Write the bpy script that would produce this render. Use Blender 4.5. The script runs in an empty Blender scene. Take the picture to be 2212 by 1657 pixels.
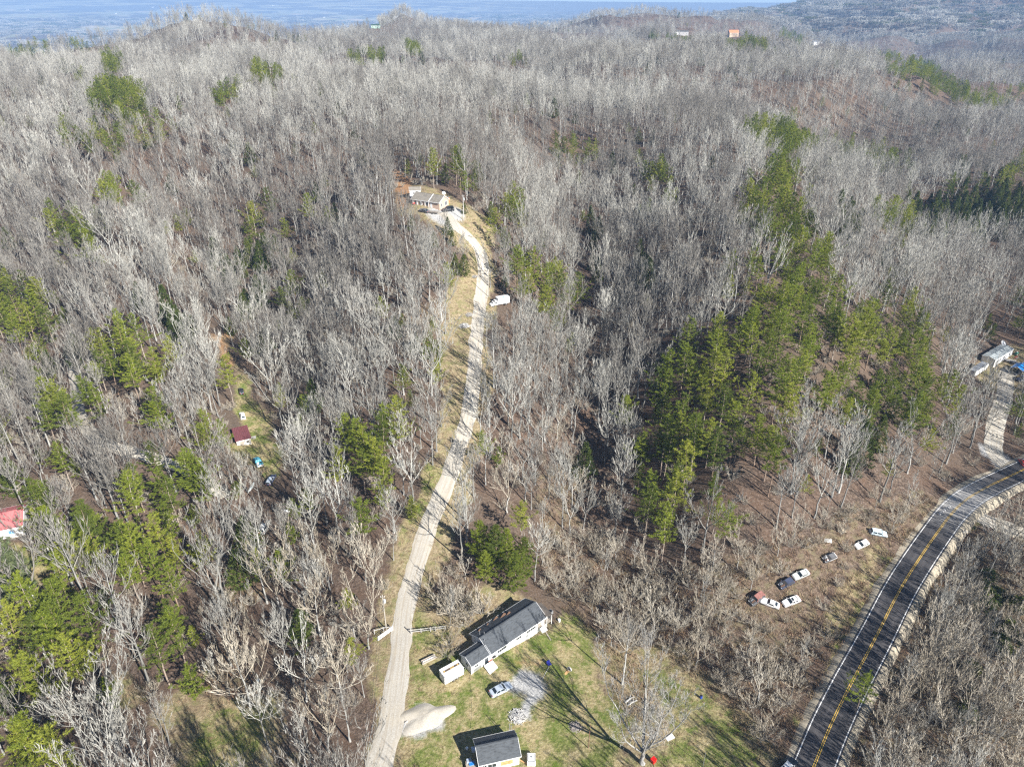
import bpy, bmesh, math, random
import numpy as np
from mathutils import Vector, Matrix

R = math.radians
scene = bpy.context.scene
COL = scene.collection
PI = math.pi

# ------------------------------------------------------------------ camera
CAM_H = 122.0
FPX = 701.0                      # focal length in pixels of a 1024 px wide frame
PITCH = R(28.33)
cam_d = bpy.data.cameras.new('camera')
cam_d.sensor_width = 36.0
cam_d.lens = 36.0 * FPX / 1024.0
cam_d.clip_start = 1.0
cam_d.clip_end = 60000.0
cam = bpy.data.objects.new('camera', cam_d)
COL.objects.link(cam)
cam.location = (0, 0, CAM_H)
cam.rotation_euler = (PI / 2 - PITCH, 0, 0)
scene.camera = cam

# ------------------------------------------------------------------ light
SUN_ELEV, SUN_AZ = R(32), R(137)          # azimuth clockwise from +Y (the view direction)
world = bpy.data.worlds.new('World')
scene.world = world
world.use_nodes = True
wn = world.node_tree
sky = wn.nodes.new('ShaderNodeTexSky')
sky.sky_type = 'NISHITA'
sky.sun_disc = False
sky.sun_elevation = SUN_ELEV
sky.sun_rotation = SUN_AZ
sky.air_density = 0.55
sky.ozone_density = 1.2
sky.dust_density = 0.0
bg = wn.nodes['Background']
wn.links.new(sky.outputs[0], bg.inputs[0])
bg.inputs[1].default_value = 0.05
sun_d = bpy.data.lights.new('sun', 'SUN')
sun_d.energy = 5.0
sun_d.angle = R(0.5)
sun_d.color = (1.0, 0.96, 0.90)
sun_o = bpy.data.objects.new('sun', sun_d)
COL.objects.link(sun_o)
sdir = Vector((math.sin(SUN_AZ) * math.cos(SUN_ELEV), math.cos(SUN_AZ) * math.cos(SUN_ELEV), math.sin(SUN_ELEV)))
sun_o.rotation_euler = (-sdir).to_track_quat('-Z', 'Y').to_euler()
sun_o.location = (200, -200, 300)

vs = scene.view_settings
vs.view_transform = 'Standard'
vs.look = 'None'
vs.exposure = 1.38
vs.gamma = 1.0
vs.use_curve_mapping = False
cy = scene.cycles
cy.max_bounces = 4
cy.diffuse_bounces = 2
cy.glossy_bounces = 2
cy.transmission_bounces = 2
cy.transparent_max_bounces = 6
cy.volume_bounces = 0
cy.use_denoising = False
cy.pixel_filter_type = 'BLACKMAN_HARRIS'
cy.filter_width = 1.3

# ------------------------------------------------------------------ materials
MATS = {}


def new_mat(name):
    m = bpy.data.materials.new(name)
    m.use_nodes = True
    nt = m.node_tree
    b = nt.nodes['Principled BSDF']
    return m, nt, b


def N(nt, t, **kw):
    n = nt.nodes.new(t)
    for k, v in kw.items():
        setattr(n, k, v)
    return n


def noise(nt, vec, scale, detail=4, rough=0.6):
    n = N(nt, 'ShaderNodeTexNoise')
    n.inputs['Scale'].default_value = scale
    n.inputs['Detail'].default_value = detail
    n.inputs['Roughness'].default_value = rough
    if vec is not None:
        nt.links.new(vec, n.inputs['Vector'])
    return n.outputs['Fac']


def ramp(nt, fac, stops, interp='LINEAR'):
    n = N(nt, 'ShaderNodeValToRGB')
    r = n.color_ramp
    r.interpolation = interp
    while len(r.elements) < len(stops):
        r.elements.new(0.5)
    for e, (p, c) in zip(r.elements, stops):
        e.position = p
        e.color = (c[0], c[1], c[2], 1) if not isinstance(c, (int, float)) else (c, c, c, 1)
    nt.links.new(fac, n.inputs['Fac'])
    return n.outputs['Color']


def mix(nt, fac, a, b, mode='MIX'):
    n = N(nt, 'ShaderNodeMix', data_type='RGBA', blend_type=mode)
    for sock, v in ((n.inputs[0], fac), (n.inputs[6], a), (n.inputs[7], b)):
        if isinstance(v, bpy.types.NodeSocket):
            nt.links.new(v, sock)
        elif isinstance(v, (int, float)):
            sock.default_value = v
        else:
            sock.default_value = (v[0], v[1], v[2], 1)
    return n.outputs[2]


def math_n(nt, op, a, b=0.0, c=0.0, clamp=False):
    n = N(nt, 'ShaderNodeMath', operation=op, use_clamp=clamp)
    for sock, v in zip(n.inputs, (a, b, c)):
        if isinstance(v, bpy.types.NodeSocket):
            nt.links.new(v, sock)
        else:
            sock.default_value = v
    return n.outputs[0]


def bump(nt, b, h, strength=0.4, dist=0.1):
    n = N(nt, 'ShaderNodeBump')
    n.inputs['Strength'].default_value = strength
    n.inputs['Distance'].default_value = dist
    nt.links.new(h, n.inputs['Height'])
    nt.links.new(n.outputs[0], b.inputs['Normal'])


def mat(name, col, rough=0.7, metal=0.0, var=0.18, scale=1.5, bumpy=0.0, spec=0.5, streak=None):
    """a solid surface with an uneven, slightly worn colour"""
    if name in MATS:
        return MATS[name]
    m, nt, b = new_mat(name)
    tc = N(nt, 'ShaderNodeTexCoord')
    v = tc.outputs['Object']
    if streak:
        mp = N(nt, 'ShaderNodeMapping')
        mp.inputs['Scale'].default_value = streak
        nt.links.new(v, mp.inputs['Vector'])
        v = mp.outputs[0]
    f = noise(nt, v, scale, 5, 0.65)
    d = tuple(max(0, c * (1 - var * 2)) for c in col)
    l = tuple(min(0.9, c * (1 + var)) for c in col)
    c = ramp(nt, f, [(0.25, d), (0.5, col), (0.75, l)])
    nt.links.new(c, b.inputs['Base Color'])
    b.inputs['Roughness'].default_value = rough
    b.inputs['Metallic'].default_value = metal
    b.inputs['Specular IOR Level'].default_value = spec
    if bumpy:
        bump(nt, b, noise(nt, v, scale * 6, 3, 0.6), bumpy, 0.05)
    MATS[name] = m
    return m


def glass_mat(name='window_glass', col=(0.02, 0.028, 0.035)):
    if name in MATS:
        return MATS[name]
    m, nt, b = new_mat(name)
    b.inputs['Base Color'].default_value = (*col, 1)
    b.inputs['Roughness'].default_value = 0.06
    b.inputs['Specular IOR Level'].default_value = 0.7
    MATS[name] = m
    return m


def wood_mat(name, cols, scale=0.6):
    """bark: object random tint and patchy noise"""
    m, nt, b = new_mat(name)
    oi = N(nt, 'ShaderNodeObjectInfo')
    geo = N(nt, 'ShaderNodeNewGeometry')
    f = noise(nt, geo.outputs['Position'], scale, 3, 0.7)
    base = ramp(nt, oi.outputs['Random'], [(0.0, cols[0]), (0.45, cols[1]), (0.8, cols[2]), (1.0, cols[3])])
    c = mix(nt, 1.0, base, ramp(nt, f, [(0.3, 0.72), (0.7, 1.12)]), 'MULTIPLY')
    nt.links.new(c, b.inputs['Base Color'])
    b.inputs['Roughness'].default_value = 0.85
    b.inputs['Specular IOR Level'].default_value = 0.25
    MATS[name] = m
    return m


def leaf_mat(name, cols, trans=0.3):
    m, nt, b = new_mat(name)
    oi = N(nt, 'ShaderNodeObjectInfo')
    geo = N(nt, 'ShaderNodeNewGeometry')
    f = noise(nt, geo.outputs['Position'], 0.9, 3, 0.7)
    base = ramp(nt, oi.outputs['Random'], [(0.0, cols[0]), (0.5, cols[1]), (1.0, cols[2])])
    c = mix(nt, 1.0, base, ramp(nt, f, [(0.28, (0.55, 0.6, 0.6)), (0.5, (1, 1, 1)), (0.75, (1.35, 1.2, 0.9))]), 'MULTIPLY')
    nt.links.new(c, b.inputs['Base Color'])
    b.inputs['Roughness'].default_value = 0.6
    b.inputs['Specular IOR Level'].default_value = 0.3
    tr = N(nt, 'ShaderNodeBsdfTranslucent')
    nt.links.new(c, tr.inputs['Color'])
    ms = N(nt, 'ShaderNodeMixShader')
    ms.inputs[0].default_value = trans
    nt.links.new(b.outputs[0], ms.inputs[1])
    nt.links.new(tr.outputs[0], ms.inputs[2])
    nt.links.new(ms.outputs[0], nt.nodes['Material Output'].inputs['Surface'])
    MATS[name] = m
    return m


# ------------------------------------------------------------------ object helpers
def tag(o, label=None, cat=None, group=None, kind=None):
    if label:
        o['label'] = label
    if cat:
        o['category'] = cat
    if group:
        o['group'] = group
    if kind:
        o['kind'] = kind
    return o


def thing(name, label, cat, loc=(0, 0, 0), rz=0.0, group=None):
    o = bpy.data.objects.new(name, None)
    COL.objects.link(o)
    o.empty_display_size = 0.3
    o.location = loc
    o.rotation_euler = (0, 0, rz)
    return tag(o, label, cat, group)


class MB:
    """collects shapes for one mesh"""

    def __init__(self):
        self.v, self.f = [], []

    def add(self, vs, fs):
        k = len(self.v)
        self.v += [tuple(p) for p in vs]
        self.f += [tuple(i + k for i in q) for q in fs]
        return self

    def box(self, c, s, rz=0.0, top=None, ry=0.0):
        """centre, size; top = (sx, sy) scale of the upper face"""
        tx, ty = top or (1, 1)
        vs = []
        for z in (-0.5, 0.5):
            for x, y in ((-0.5, -0.5), (0.5, -0.5), (0.5, 0.5), (-0.5, 0.5)):
                k = (tx, ty) if z > 0 else (1, 1)
                vs.append(Vector((x * s[0] * k[0], y * s[1] * k[1], z * s[2])))
        m = Matrix.Rotation(rz, 3, 'Z') @ Matrix.Rotation(ry, 3, 'Y')
        vs = [m @ p + Vector(c) for p in vs]
        self.add(vs, [(3, 2, 1, 0), (4, 5, 6, 7), (0, 1, 5, 4), (1, 2, 6, 5), (2, 3, 7, 6), (3, 0, 4, 7)])
        return self

    def bar(self, a, b, w, h=None, up=(0, 0, 1)):
        a, b = Vector(a), Vector(b)
        d = (b - a).normalized()
        u = Vector(up)
        s = d.cross(u)
        if s.length < 1e-4:
            s = d.cross(Vector((1, 0, 0)))
        s.normalize()
        t = s.cross(d).normalized()
        h = h or w
        vs = []
        for p in (a, b):
            for i, j in ((-1, -1), (1, -1), (1, 1), (-1, 1)):
                vs.append(p + s * (i * w / 2) + t * (j * h / 2))
        self.add(vs, [(3, 2, 1, 0), (4, 5, 6, 7), (0, 1, 5, 4), (1, 2, 6, 5), (2, 3, 7, 6), (3, 0, 4, 7)])
        return self

    def tube(self, pts, rad, n=8, caps=True):
        pts = [Vector(p) for p in pts]
        if isinstance(rad, (int, float)):
            rad = [rad] * len(pts)
        vs, fs = [], []
        for i, p in enumerate(pts):
            d = (pts[min(i + 1, len(pts) - 1)] - pts[max(i - 1, 0)]).normalized()
            s = d.cross(Vector((0.13, 0.31, 0.94)))
            if s.length < 0.1:
                s = d.cross(Vector((1, 0, 0)))
            s.normalize()
            t = d.cross(s)
            for k in range(n):
                a = 2 * PI * k / n
                vs.append(p + (s * math.cos(a) + t * math.sin(a)) * rad[i])
        for i in range(len(pts) - 1):
            for k in range(n):
                k2 = (k + 1) % n
                fs.append((i * n + k, i * n + k2, (i + 1) * n + k2, (i + 1) * n + k))
        if caps:
            fs.append(tuple(range(n))[::-1])
            fs.append(tuple((len(pts) - 1) * n + k for k in range(n)))
        self.add(vs, fs)
        return self

    def prism(self, prof, y0, y1):
        """side profile [(x, z)] extruded from y0 to y1"""
        n = len(prof)
        vs = [(x, y0, z) for x, z in prof] + [(x, y1, z) for x, z in prof]
        fs = [tuple(range(n)), tuple(range(2 * n - 1, n - 1, -1))]
        fs += [(i, i + n, (i + 1) % n + n, (i + 1) % n) for i in range(n)]
        self.add(vs, fs)
        return self

    def build(self, name, m, parent=None, bevel=0.0, smooth=False):
        me = bpy.data.meshes.new(name)
        me.from_pydata(self.v, [], self.f)
        if bevel:
            bm = bmesh.new()
            bm.from_mesh(me)
            bmesh.ops.bevel(bm, geom=list(bm.edges), offset=bevel, segments=2, affect='EDGES', clamp_overlap=True)
            bm.to_mesh(me)
            bm.free()
        else:
            bm = bmesh.new()
            bm.from_mesh(me)
            bmesh.ops.recalc_face_normals(bm, faces=bm.faces)
            bm.to_mesh(me)
            bm.free()
        if smooth:
            me.shade_smooth()
        for mm in (m if isinstance(m, (list, tuple)) else [m]):
            me.materials.append(mm)
        o = bpy.data.objects.new(name, me)
        COL.objects.link(o)
        if parent is not None:
            o.parent = parent
        return o


def np_mesh(name, V, F, mats, fmat=None, smooth=False):
    """numpy verts, list of face arrays (tris or quads)"""
    me = bpy.data.meshes.new(name)
    V = np.asarray(V, np.float32)
    faces = [np.asarray(f, np.int32) for f in F if len(f)]
    loops = np.concatenate([f.ravel() for f in faces])
    sizes = np.concatenate([np.full(len(f), f.shape[1], np.int32) for f in faces])
    starts = np.concatenate([[0], np.cumsum(sizes)[:-1]]).astype(np.int32)
    me.vertices.add(len(V))
    me.vertices.foreach_set('co', V.ravel())
    me.loops.add(len(loops))
    me.loops.foreach_set('vertex_index', loops)
    me.polygons.add(len(sizes))
    me.polygons.foreach_set('loop_start', starts)
    me.polygons.foreach_set('loop_total', sizes)
    for m in mats:
        me.materials.append(m)
    if fmat is not None:
        me.polygons.foreach_set('material_index', np.asarray(fmat, np.int32))
    if smooth:
        me.polygons.foreach_set('use_smooth', np.ones(len(sizes), bool))
    me.update(calc_edges=True)
    me.validate()
    return me


def link(name, me, parent=None):
    o = bpy.data.objects.new(name, me)
    COL.objects.link(o)
    if parent is not None:
        o.parent = parent
    return o
# ------------------------------------------------------------------ terrain
# Survey marks: where a sight line from the camera position (bearing as a spot of a 2212 x 1657 plan view) meets a known elevation.
CP, SP = math.cos(PITCH), math.sin(PITCH)


def ray(px, py):
    u = (np.asarray(px, float) / 2.16016 - 512.0) / FPX
    v = (383.0 - np.asarray(py, float) / 2.16319) / FPX
    return np.stack([u, CP + v * SP, -SP + v * CP], -1)


MARKS = [
    (1100, 1400, 0), (1000, 1600, -.5), (1400, 1600, -1), (1700, 1600, -2), (1950, 1500, -3), (2200, 1600, -4), (2200, 1300, -2), (2100, 1100, 0),
    (2212, 1010, 1), (1850, 1250, -1), (1650, 1300, -1), (600, 1600, -2), (300, 1600, -2), (50, 1600, -3), (50, 1200, 0), (20, 1000, 2),
    (850, 1480, 0), (875, 1310, 1), (925, 1140, 4.5), (985, 985, 9), (1015, 880, 13), (1028, 750, 19), (1042, 590, 28), (1000, 500, 40), (955, 460, 44), (900, 440, 46),
    (560, 1300, -4), (600, 1080, -2), (540, 950, 0), (520, 850, 2), (460, 720, 6), (430, 620, 12), (390, 510, 21), (360, 430, 30),
    (750, 900, 9), (760, 700, 18), (780, 550, 29), (700, 1150, 1),
    (330, 900, 10), (300, 750, 18), (280, 600, 27), (270, 480, 36), (250, 350, 48), (150, 850, 3), (80, 700, 8), (40, 560, 16), (20, 430, 28),
    (1150, 900, 9), (1150, 700, 18), (1150, 560, 26), (1440, 1230, -3), (1360, 1090, -4), (1285, 970, -2), (1280, 780, 3), (1270, 660, 8), (1262, 560, 13), (1240, 450, 22), (1215, 370, 31),
    (1520, 1120, 5), (1570, 980, 13), (1620, 850, 20), (1660, 720, 27), (1660, 600, 33), (1640, 480, 39), (1630, 380, 46), (1620, 300, 52), (1400, 720, 15), (1400, 560, 22), (1400, 450, 30),
    (2100, 900, 3), (2150, 790, 4), (2150, 640, 9), (2080, 520, 14), (2000, 450, 19), (1900, 380, 30), (1850, 320, 40),
    (2212, 420, 28), (2150, 330, 42), (2050, 240, 54),
    (1000, 330, 52), (800, 330, 50), (600, 330, 50), (450, 330, 46), (1200, 240, 60), (1400, 230, 63), (1000, 230, 62), (600, 220, 64), (200, 200, 66), (50, 250, 56), (1800, 200, 60), (2150, 190, 54),
    (1000, 150, 70), (600, 150, 72), (300, 140, 72), (1400, 150, 68), (1650, 150, 68), (1900, 150, 66),
]
FAR = [  # bearing in degrees, distance, elevation
    (-33, 1100, 76), (-28, 1100, 78), (-22.5, 1150, 110), (-18, 1150, 98), (-14, 1100, 82), (-10, 1000, 78), (-6, 950, 78),
    (-33, 1500, 20), (-28, 1600, 0), (-22, 1650, 10), (-16, 1500, 50), (-11, 1350, 84), (-33, 2600, -60), (-20, 2600, -60), (-12, 2800, -30),
    (-8, 1750, 108), (-3, 1700, 110), (2, 1750, 109), (0, 1250, 84), (5, 1300, 78), (8, 1900, 106), (12, 2300, 108), (16, 2100, 96),
    (5, 900, 74), (12, 950, 80), (18, 900, 79), (24, 850, 72), (30, 900, 60), (33, 1000, 55),
    (15, 1380, 74), (20, 1400, 50), (26, 1500, 35), (33, 1600, 30), (22, 2200, 70), (28, 2600, 60), (33, 3000, 90),
    (-8, 2600, -20), (0, 2900, 20), (8, 3200, 40), (15, 3400, 60), (25, 3800, 150), (31, 4600, 250), (38, 4800, 290), (20, 5200, 110),
    (-33, 5000, -70), (-20, 5000, -70), (-5, 5000, -60), (8, 5500, 0), (-33, 9000, -50), (-15, 9000, -50), (0, 9000, -40), (15, 9500, 30), (30, 9500, 120),
    (-40, 18000, 150), (-20, 18000, 140), (0, 18000, 110), (20, 18000, 110), (40, 18000, 200), (-40, 30000, 330), (-15, 30000, 330), (0, 30000, 260), (15, 30000, 180), (40, 30000, 240),
    (-55, 120, 0), (-55, 400, 40), (-55, 1100, 70), (55, 120, -3), (55, 300, 10), (55, 700, 45), (55, 1500, 60), (-55, 3000, -60), (60, 5000, 200), (0, 40, 0), (-60, 40, 0), (60, 40, -3),
    (-30, 62, -2), (30, 62, -3), (0, 62, -0.5),
]
_pts = []
for px, py, e in MARKS:
    d = ray(px, py)
    t = (e - CAM_H) / d[2]
    _pts.append((math.atan2(d[0] * t, d[1] * t), math.log(math.hypot(d[0] * t, d[1] * t)), e))
for b, r, e in FAR:
    _pts.append((R(b), math.log(r), e))
_pts = np.array(_pts)


def _kern(A, B):
    d2 = ((A[:, None, :] - B[None, :, :]) ** 2 * np.array([1.0, 0.45])).sum(-1) + 1e-9
    return 0.5 * d2 * np.log(d2)


_n = len(_pts)
_K = _kern(_pts[:, :2], _pts[:, :2]) + np.eye(_n) * 2e-4
_A = np.zeros((_n + 3, _n + 3))
_A[:_n, :_n] = _K
_A[:_n, _n] = 1
_A[:_n, _n + 1:] = _pts[:, :2]
_A[_n:, :_n] = _A[:_n, _n:].T
_W = np.linalg.solve(_A, np.concatenate([_pts[:, 2], [0, 0, 0]]))

# value noise
_rs = np.random.RandomState(7)
_perm = _rs.rand(256, 256)


def vnoise(x, y):
    xi, yi = np.floor(x).astype(int), np.floor(y).astype(int)
    fx, fy = x - xi, y - yi
    fx, fy = fx * fx * fx * (fx * (fx * 6 - 15) + 10), fy * fy * fy * (fy * (fy * 6 - 15) + 10)
    a, b = _perm[xi % 256, yi % 256], _perm[(xi + 1) % 256, yi % 256]
    c, d = _perm[xi % 256, (yi + 1) % 256], _perm[(xi + 1) % 256, (yi + 1) % 256]
    return (a * (1 - fx) + b * fx) * (1 - fy) + (c * (1 - fx) + d * fx) * fy


def fbm(x, y, s, o=4):
    t, a, n = 0, 0.5, 0
    for i in range(o):
        t = t + a * vnoise(x / s + 17.3 * i, y / s - 9.1 * i)
        n += a
        a *= 0.5
        s *= 0.48
    return t / n


def sstep(a, b, x):
    t = np.clip((x - a) / (b - a), 0, 1)
    return t * t * (3 - 2 * t)


# bearing / log-distance grid on which the terrain lives
TH = np.concatenate([np.linspace(R(-176), R(-52), 24)[:-1], np.linspace(R(-52), R(52), 380), np.linspace(R(52), R(176), 24)[1:]])
LR = np.linspace(math.log(34.0), math.log(34000.0), 520)
_tg, _lg = np.meshgrid(TH, LR, indexing='ij')
_tc = np.clip(_tg, R(-60), R(60))
_S = np.stack([_tc.ravel(), _lg.ravel()], -1)
_Hg = np.concatenate([_kern(_S[i:i + 20000], _pts[:, :2]) @ _W[:_n] + _W[_n] + _S[i:i + 20000] @ _W[_n + 1:] for i in range(0, len(_S), 20000)]).reshape(_tg.shape)
_rg = np.exp(_lg)
_xg, _yg = _rg * np.sin(_tg), _rg * np.cos(_tg)
_rid = 1 - np.abs(2 * fbm(_xg, _yg, 470.0, 3) - 1) * 2.6
_Hg += sstep(370, 850, _rg) * (1 - sstep(9000, 20000, _rg)) * (_rid * 54 - 42 + (fbm(_xg + 500, _yg, 120.0, 3) - .5) * 16) * np.where((_tg < R(-6)) & (_rg > 2300), 0.45, 1.0)
_Hg -= sstep(450, 1000, _rg) * 17
_Hg += sstep(2500, 4500, _rg) * (1 - np.abs(2 * fbm(_xg, _yg + 900, 1500.0, 4) - 1) * 2) * 28 * sstep(R(-14), R(6), _tg)
_Hg += sstep(90, 260, _rg) * (fbm(_xg, _yg, 34.0, 3) - .5) * 2.0 + (fbm(_xg + 90, _yg, 6.0, 2) - .5) * 0.22 * (1 - sstep(500, 900, _rg))


def H(x, y):
    x, y = np.asarray(x, float), np.asarray(y, float)
    th, lr = np.arctan2(x, y), np.log(np.maximum(np.hypot(x, y), 34.01))
    i = np.clip(np.searchsorted(TH, th) - 1, 0, len(TH) - 2)
    fi = np.clip((th - TH[i]) / (TH[i + 1] - TH[i]), 0, 1)
    q = (lr - LR[0]) / (LR[1] - LR[0])
    j = np.clip(q.astype(int), 0, len(LR) - 2)
    fj = np.clip(q - j, 0, 1)
    return (_Hg[i, j] * (1 - fi) + _Hg[i + 1, j] * fi) * (1 - fj) + (_Hg[i, j + 1] * (1 - fi) + _Hg[i + 1, j + 1] * fi) * fj


_TT = np.exp(np.linspace(math.log(40), math.log(30000), 1500))


def at(px, py, up=0.0):
    """the point of the ground (raised by up) on a sight line"""
    d = ray(px, py)
    d = d / np.linalg.norm(d)
    P = d[None, :] * _TT[:, None]
    g = P[:, 2] + CAM_H - H(P[:, 0], P[:, 1]) - up
    k = np.argmax(g < 0) if (g < 0).any() else len(g) - 1
    a, b = _TT[max(k - 1, 0)], _TT[k]
    for _ in range(24):
        m = (a + b) / 2
        if d[2] * m + CAM_H - float(H(d[0] * m, d[1] * m)) - up < 0:
            b = m
        else:
            a = m
    p = d * b
    return Vector((p[0], p[1], float(H(p[0], p[1]))))


def to_plan(x, y, z):
    """inverse of ray: where a world point shows"""
    z = np.asarray(z, float) - CAM_H
    dep = np.maximum(np.asarray(y) * CP - z * SP, 0.1)
    u, v = np.asarray(x) / dep, (np.asarray(y) * SP + z * CP) / dep
    return (u * FPX + 512) * 2.16016, (383 - v * FPX) * 2.16319, dep


def inside(poly, x, y):
    poly = np.asarray(poly, float)
    c = np.zeros(np.shape(x), bool)
    n = len(poly)
    for i in range(n):
        x1, y1 = poly[i]
        x2, y2 = poly[i - 1]
        if y1 == y2:
            continue
        c ^= ((y1 > y) != (y2 > y)) & (x < (x2 - x1) * (y - y1) / (y2 - y1) + x1)
    return c


def gpoly(P):
    return [(p.x, p.y) for p in (at(a, b) for a, b in P)]


def seg(a, b):
    """two plan spots -> middle on the ground, heading, length"""
    p, q = at(*a), at(*b)
    m = (p + q) / 2
    m.z = float(H(m.x, m.y))
    return m, math.atan2(q.y - p.y, q.x - p.x), (q - p).length


# ------------------------------------------------------------------ what grows or lies where
DRIVE = [(806, 1700), (818, 1657), (838, 1590), (855, 1480), (868, 1380), (875, 1310), (890, 1250), (905, 1205), (925, 1140), (945, 1090), (965, 1040), (985, 985), (1003, 930), (1014, 880),
         (1022, 820), (1028, 750), (1033, 690), (1040, 640), (1044, 590), (1041, 555), (1028, 530), (1008, 508), (985, 487), (966, 468), (956, 459)]
ROAD = [(1725, 1740), (1758, 1657), (1793, 1571), (1832, 1491), (1868, 1424), (1898, 1367), (1928, 1307), (1956, 1257), (1995, 1197), (2035, 1140), (2051, 1119), (2071, 1098), (2095, 1079),
        (2132, 1057), (2172, 1036), (2210, 1018), (2260, 997), (2320, 975)]
LANE = [(2178, 800), (2172, 820), (2170, 853), (2156, 897), (2149, 937), (2147, 974), (2160, 998), (2182, 1018), (2196, 1026)]
SIDE_ROAD = [(2085, 1095), (2100, 1109), (2146, 1130), (2212, 1155), (2290, 1185)]
TRACK = [(150, 760), (158, 795), (164, 850), (176, 905), (230, 960), (390, 1012), (450, 1045), (490, 1072)]

Z_LAWN = [
    [(885, 1657), (880, 1560), (880, 1400), (960, 1405), (1000, 1425), (1190, 1345), (1240, 1320), (1300, 1390), (1315, 1450), (1330, 1520), (1345, 1700), (870, 1720)],
    [(1400, 1440), (1480, 1460), (1560, 1540), (1640, 1640), (1660, 1700), (1400, 1700), (1420, 1560)],
    [(915, 1020), (950, 990), (965, 1010), (915, 1130), (880, 1210), (870, 1200)], [(880, 1330), (960, 1345), (975, 1400), (880, 1405)],
    [(505, 800), (540, 830), (590, 940), (600, 1010), (590, 1060), (560, 1040), (545, 1000), (515, 960), (510, 900)],
    [(1880, 1300), (1950, 1200), (1965, 1210), (1900, 1320), (1830, 1440), (1740, 1620), (1715, 1620), (1800, 1450)],
    [(1990, 1170), (2030, 1120), (2090, 1090), (2080, 1130), (2020, 1180)], [(2080, 1130), (2130, 1125), (2060, 1170)],
    [(400, 1600), (470, 1540), (560, 1530), (590, 1600), (560, 1700), (380, 1700)], [(20, 1160), (60, 1170), (80, 1190), (105, 1240), (60, 1260)],
]
Z_DRY = [
    [(780, 1720), (790, 1480), (800, 1400), (830, 1280), (860, 1190), (880, 1130), (930, 1010), (955, 930), (958, 830), (945, 760), (950, 700), (975, 640), (1000, 600), (1022, 560), (1000, 530), (950, 490), (862, 470),
     (852, 420), (878, 400), (1000, 440), (1060, 480), (1062, 530), (1062, 600), (1058, 700), (1060, 800), (1050, 900), (1040, 960), (1010, 1060), (990, 1130), (965, 1230), (945, 1300), (920, 1440), (900, 1720)],
    [(1380, 1400), (1500, 1410), (1600, 1530), (1720, 1657), (1720, 1720), (1340, 1720), (1330, 1500), (1300, 1390)],
    [(455, 715), (478, 720), (520, 800), (545, 840), (520, 850), (500, 800)], [(240, 1440), (310, 1480), (310, 1530), (250, 1520)],
    [(50, 1160), (75, 1170), (120, 1250), (90, 1290)], [(2100, 780), (2190, 745), (2230, 750), (2230, 850), (2150, 850), (2120, 820)],
    [(1780, 1330), (1850, 1250), (1900, 1190), (1930, 1200), (1850, 1340), (1790, 1400)], [(880, 1320), (960, 1300), (1100, 1275), (1150, 1290), (1190, 1350), (1000, 1430), (960, 1410)], [(880, 1498), (1000, 1488), (1060, 1498), (1000, 1514), (890, 1520)], [(380, 1500), (560, 1490), (620, 1600), (600, 1720), (360, 1720)],
]
Z_RED = [
    [(1490, 1290), (1560, 1200), (1700, 1200), (1800, 1140), (1960, 1080), (2040, 1060), (1990, 1130), (1880, 1210), (1760, 1300), (1740, 1400), (1650, 1400), (1560, 1380)],
    [(860, 680), (950, 640), (950, 720), (880, 740)], [(1300, 1390), (1360, 1400), (1400, 1470), (1420, 1600), (1340, 1560)], [(780, 350), (850, 380), (900, 410), (860, 430), (800, 390)],
    [(500, 1180), (560, 1150), (600, 1250), (520, 1330), (480, 1300)], [(430, 1430), (520, 1400), (560, 1500), (450, 1540)], [(1150, 1020), (1230, 1010), (1260, 1130), (1180, 1150)],
]
Z_RED.append([(1800, 1760), (1905, 1430), (2015, 1220), (2090, 1185), (2240, 1260), (2240, 1760)])
Z_GRAVEL = [[(1118, 1470), (1140, 1462), (1160, 1480), (1172, 1520), (1165, 1570), (1150, 1570), (1140, 1520), (1095, 1500)], [(935, 455), (960, 446), (1000, 452), (1010, 470), (985, 490), (950, 480), (925, 470)],
            [(2000, 1160), (2040, 1090), (2075, 1075), (2040, 1120)], [(2130, 960), (2160, 960), (2200, 1015), (2150, 1020)], [(862, 1540), (900, 1520), (960, 1520), (966, 1560), (930, 1580), (870, 1580)]]
Z_DIRT = [[(790, 355), (830, 352), (880, 385), (898, 412), (870, 410), (830, 385)], [(852, 410), (878, 400), (902, 430), (890, 450), (860, 450)], [(1130, 1420), (1160, 1410), (1165, 1440), (1140, 1445)], [(100, 1220), (120, 1290), (130, 1340), (105, 1300)],
          [(455, 715), (470, 715), (515, 790), (500, 800)]]


def zone(polys, x, y, jit=1.0):
    m = np.zeros(np.shape(x), bool)
    for P in polys:
        m |= inside(P, x, y)
    return m


ZW = {k: [gpoly(P) for P in v] for k, v in dict(lawn=Z_LAWN, dry=Z_DRY, red=Z_RED, gravel=Z_GRAVEL, dirt=Z_DIRT).items()}


def mask(k, x, y, j=1.6):
    """soft edged: several jittered looks"""
    t = np.zeros(np.shape(x))
    for dx, dy in ((0, 0), (j, 0), (-j, 0), (0, j), (0, -j), (j * .7, j * .7), (-j * .7, -j * .7)):
        t += zone(ZW[k], x + dx + (fbm(x, y, 9., 2) - .5) * 8, y + dy + (fbm(x + 77, y, 9., 2) - .5) * 8)
    return t / 7


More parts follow.
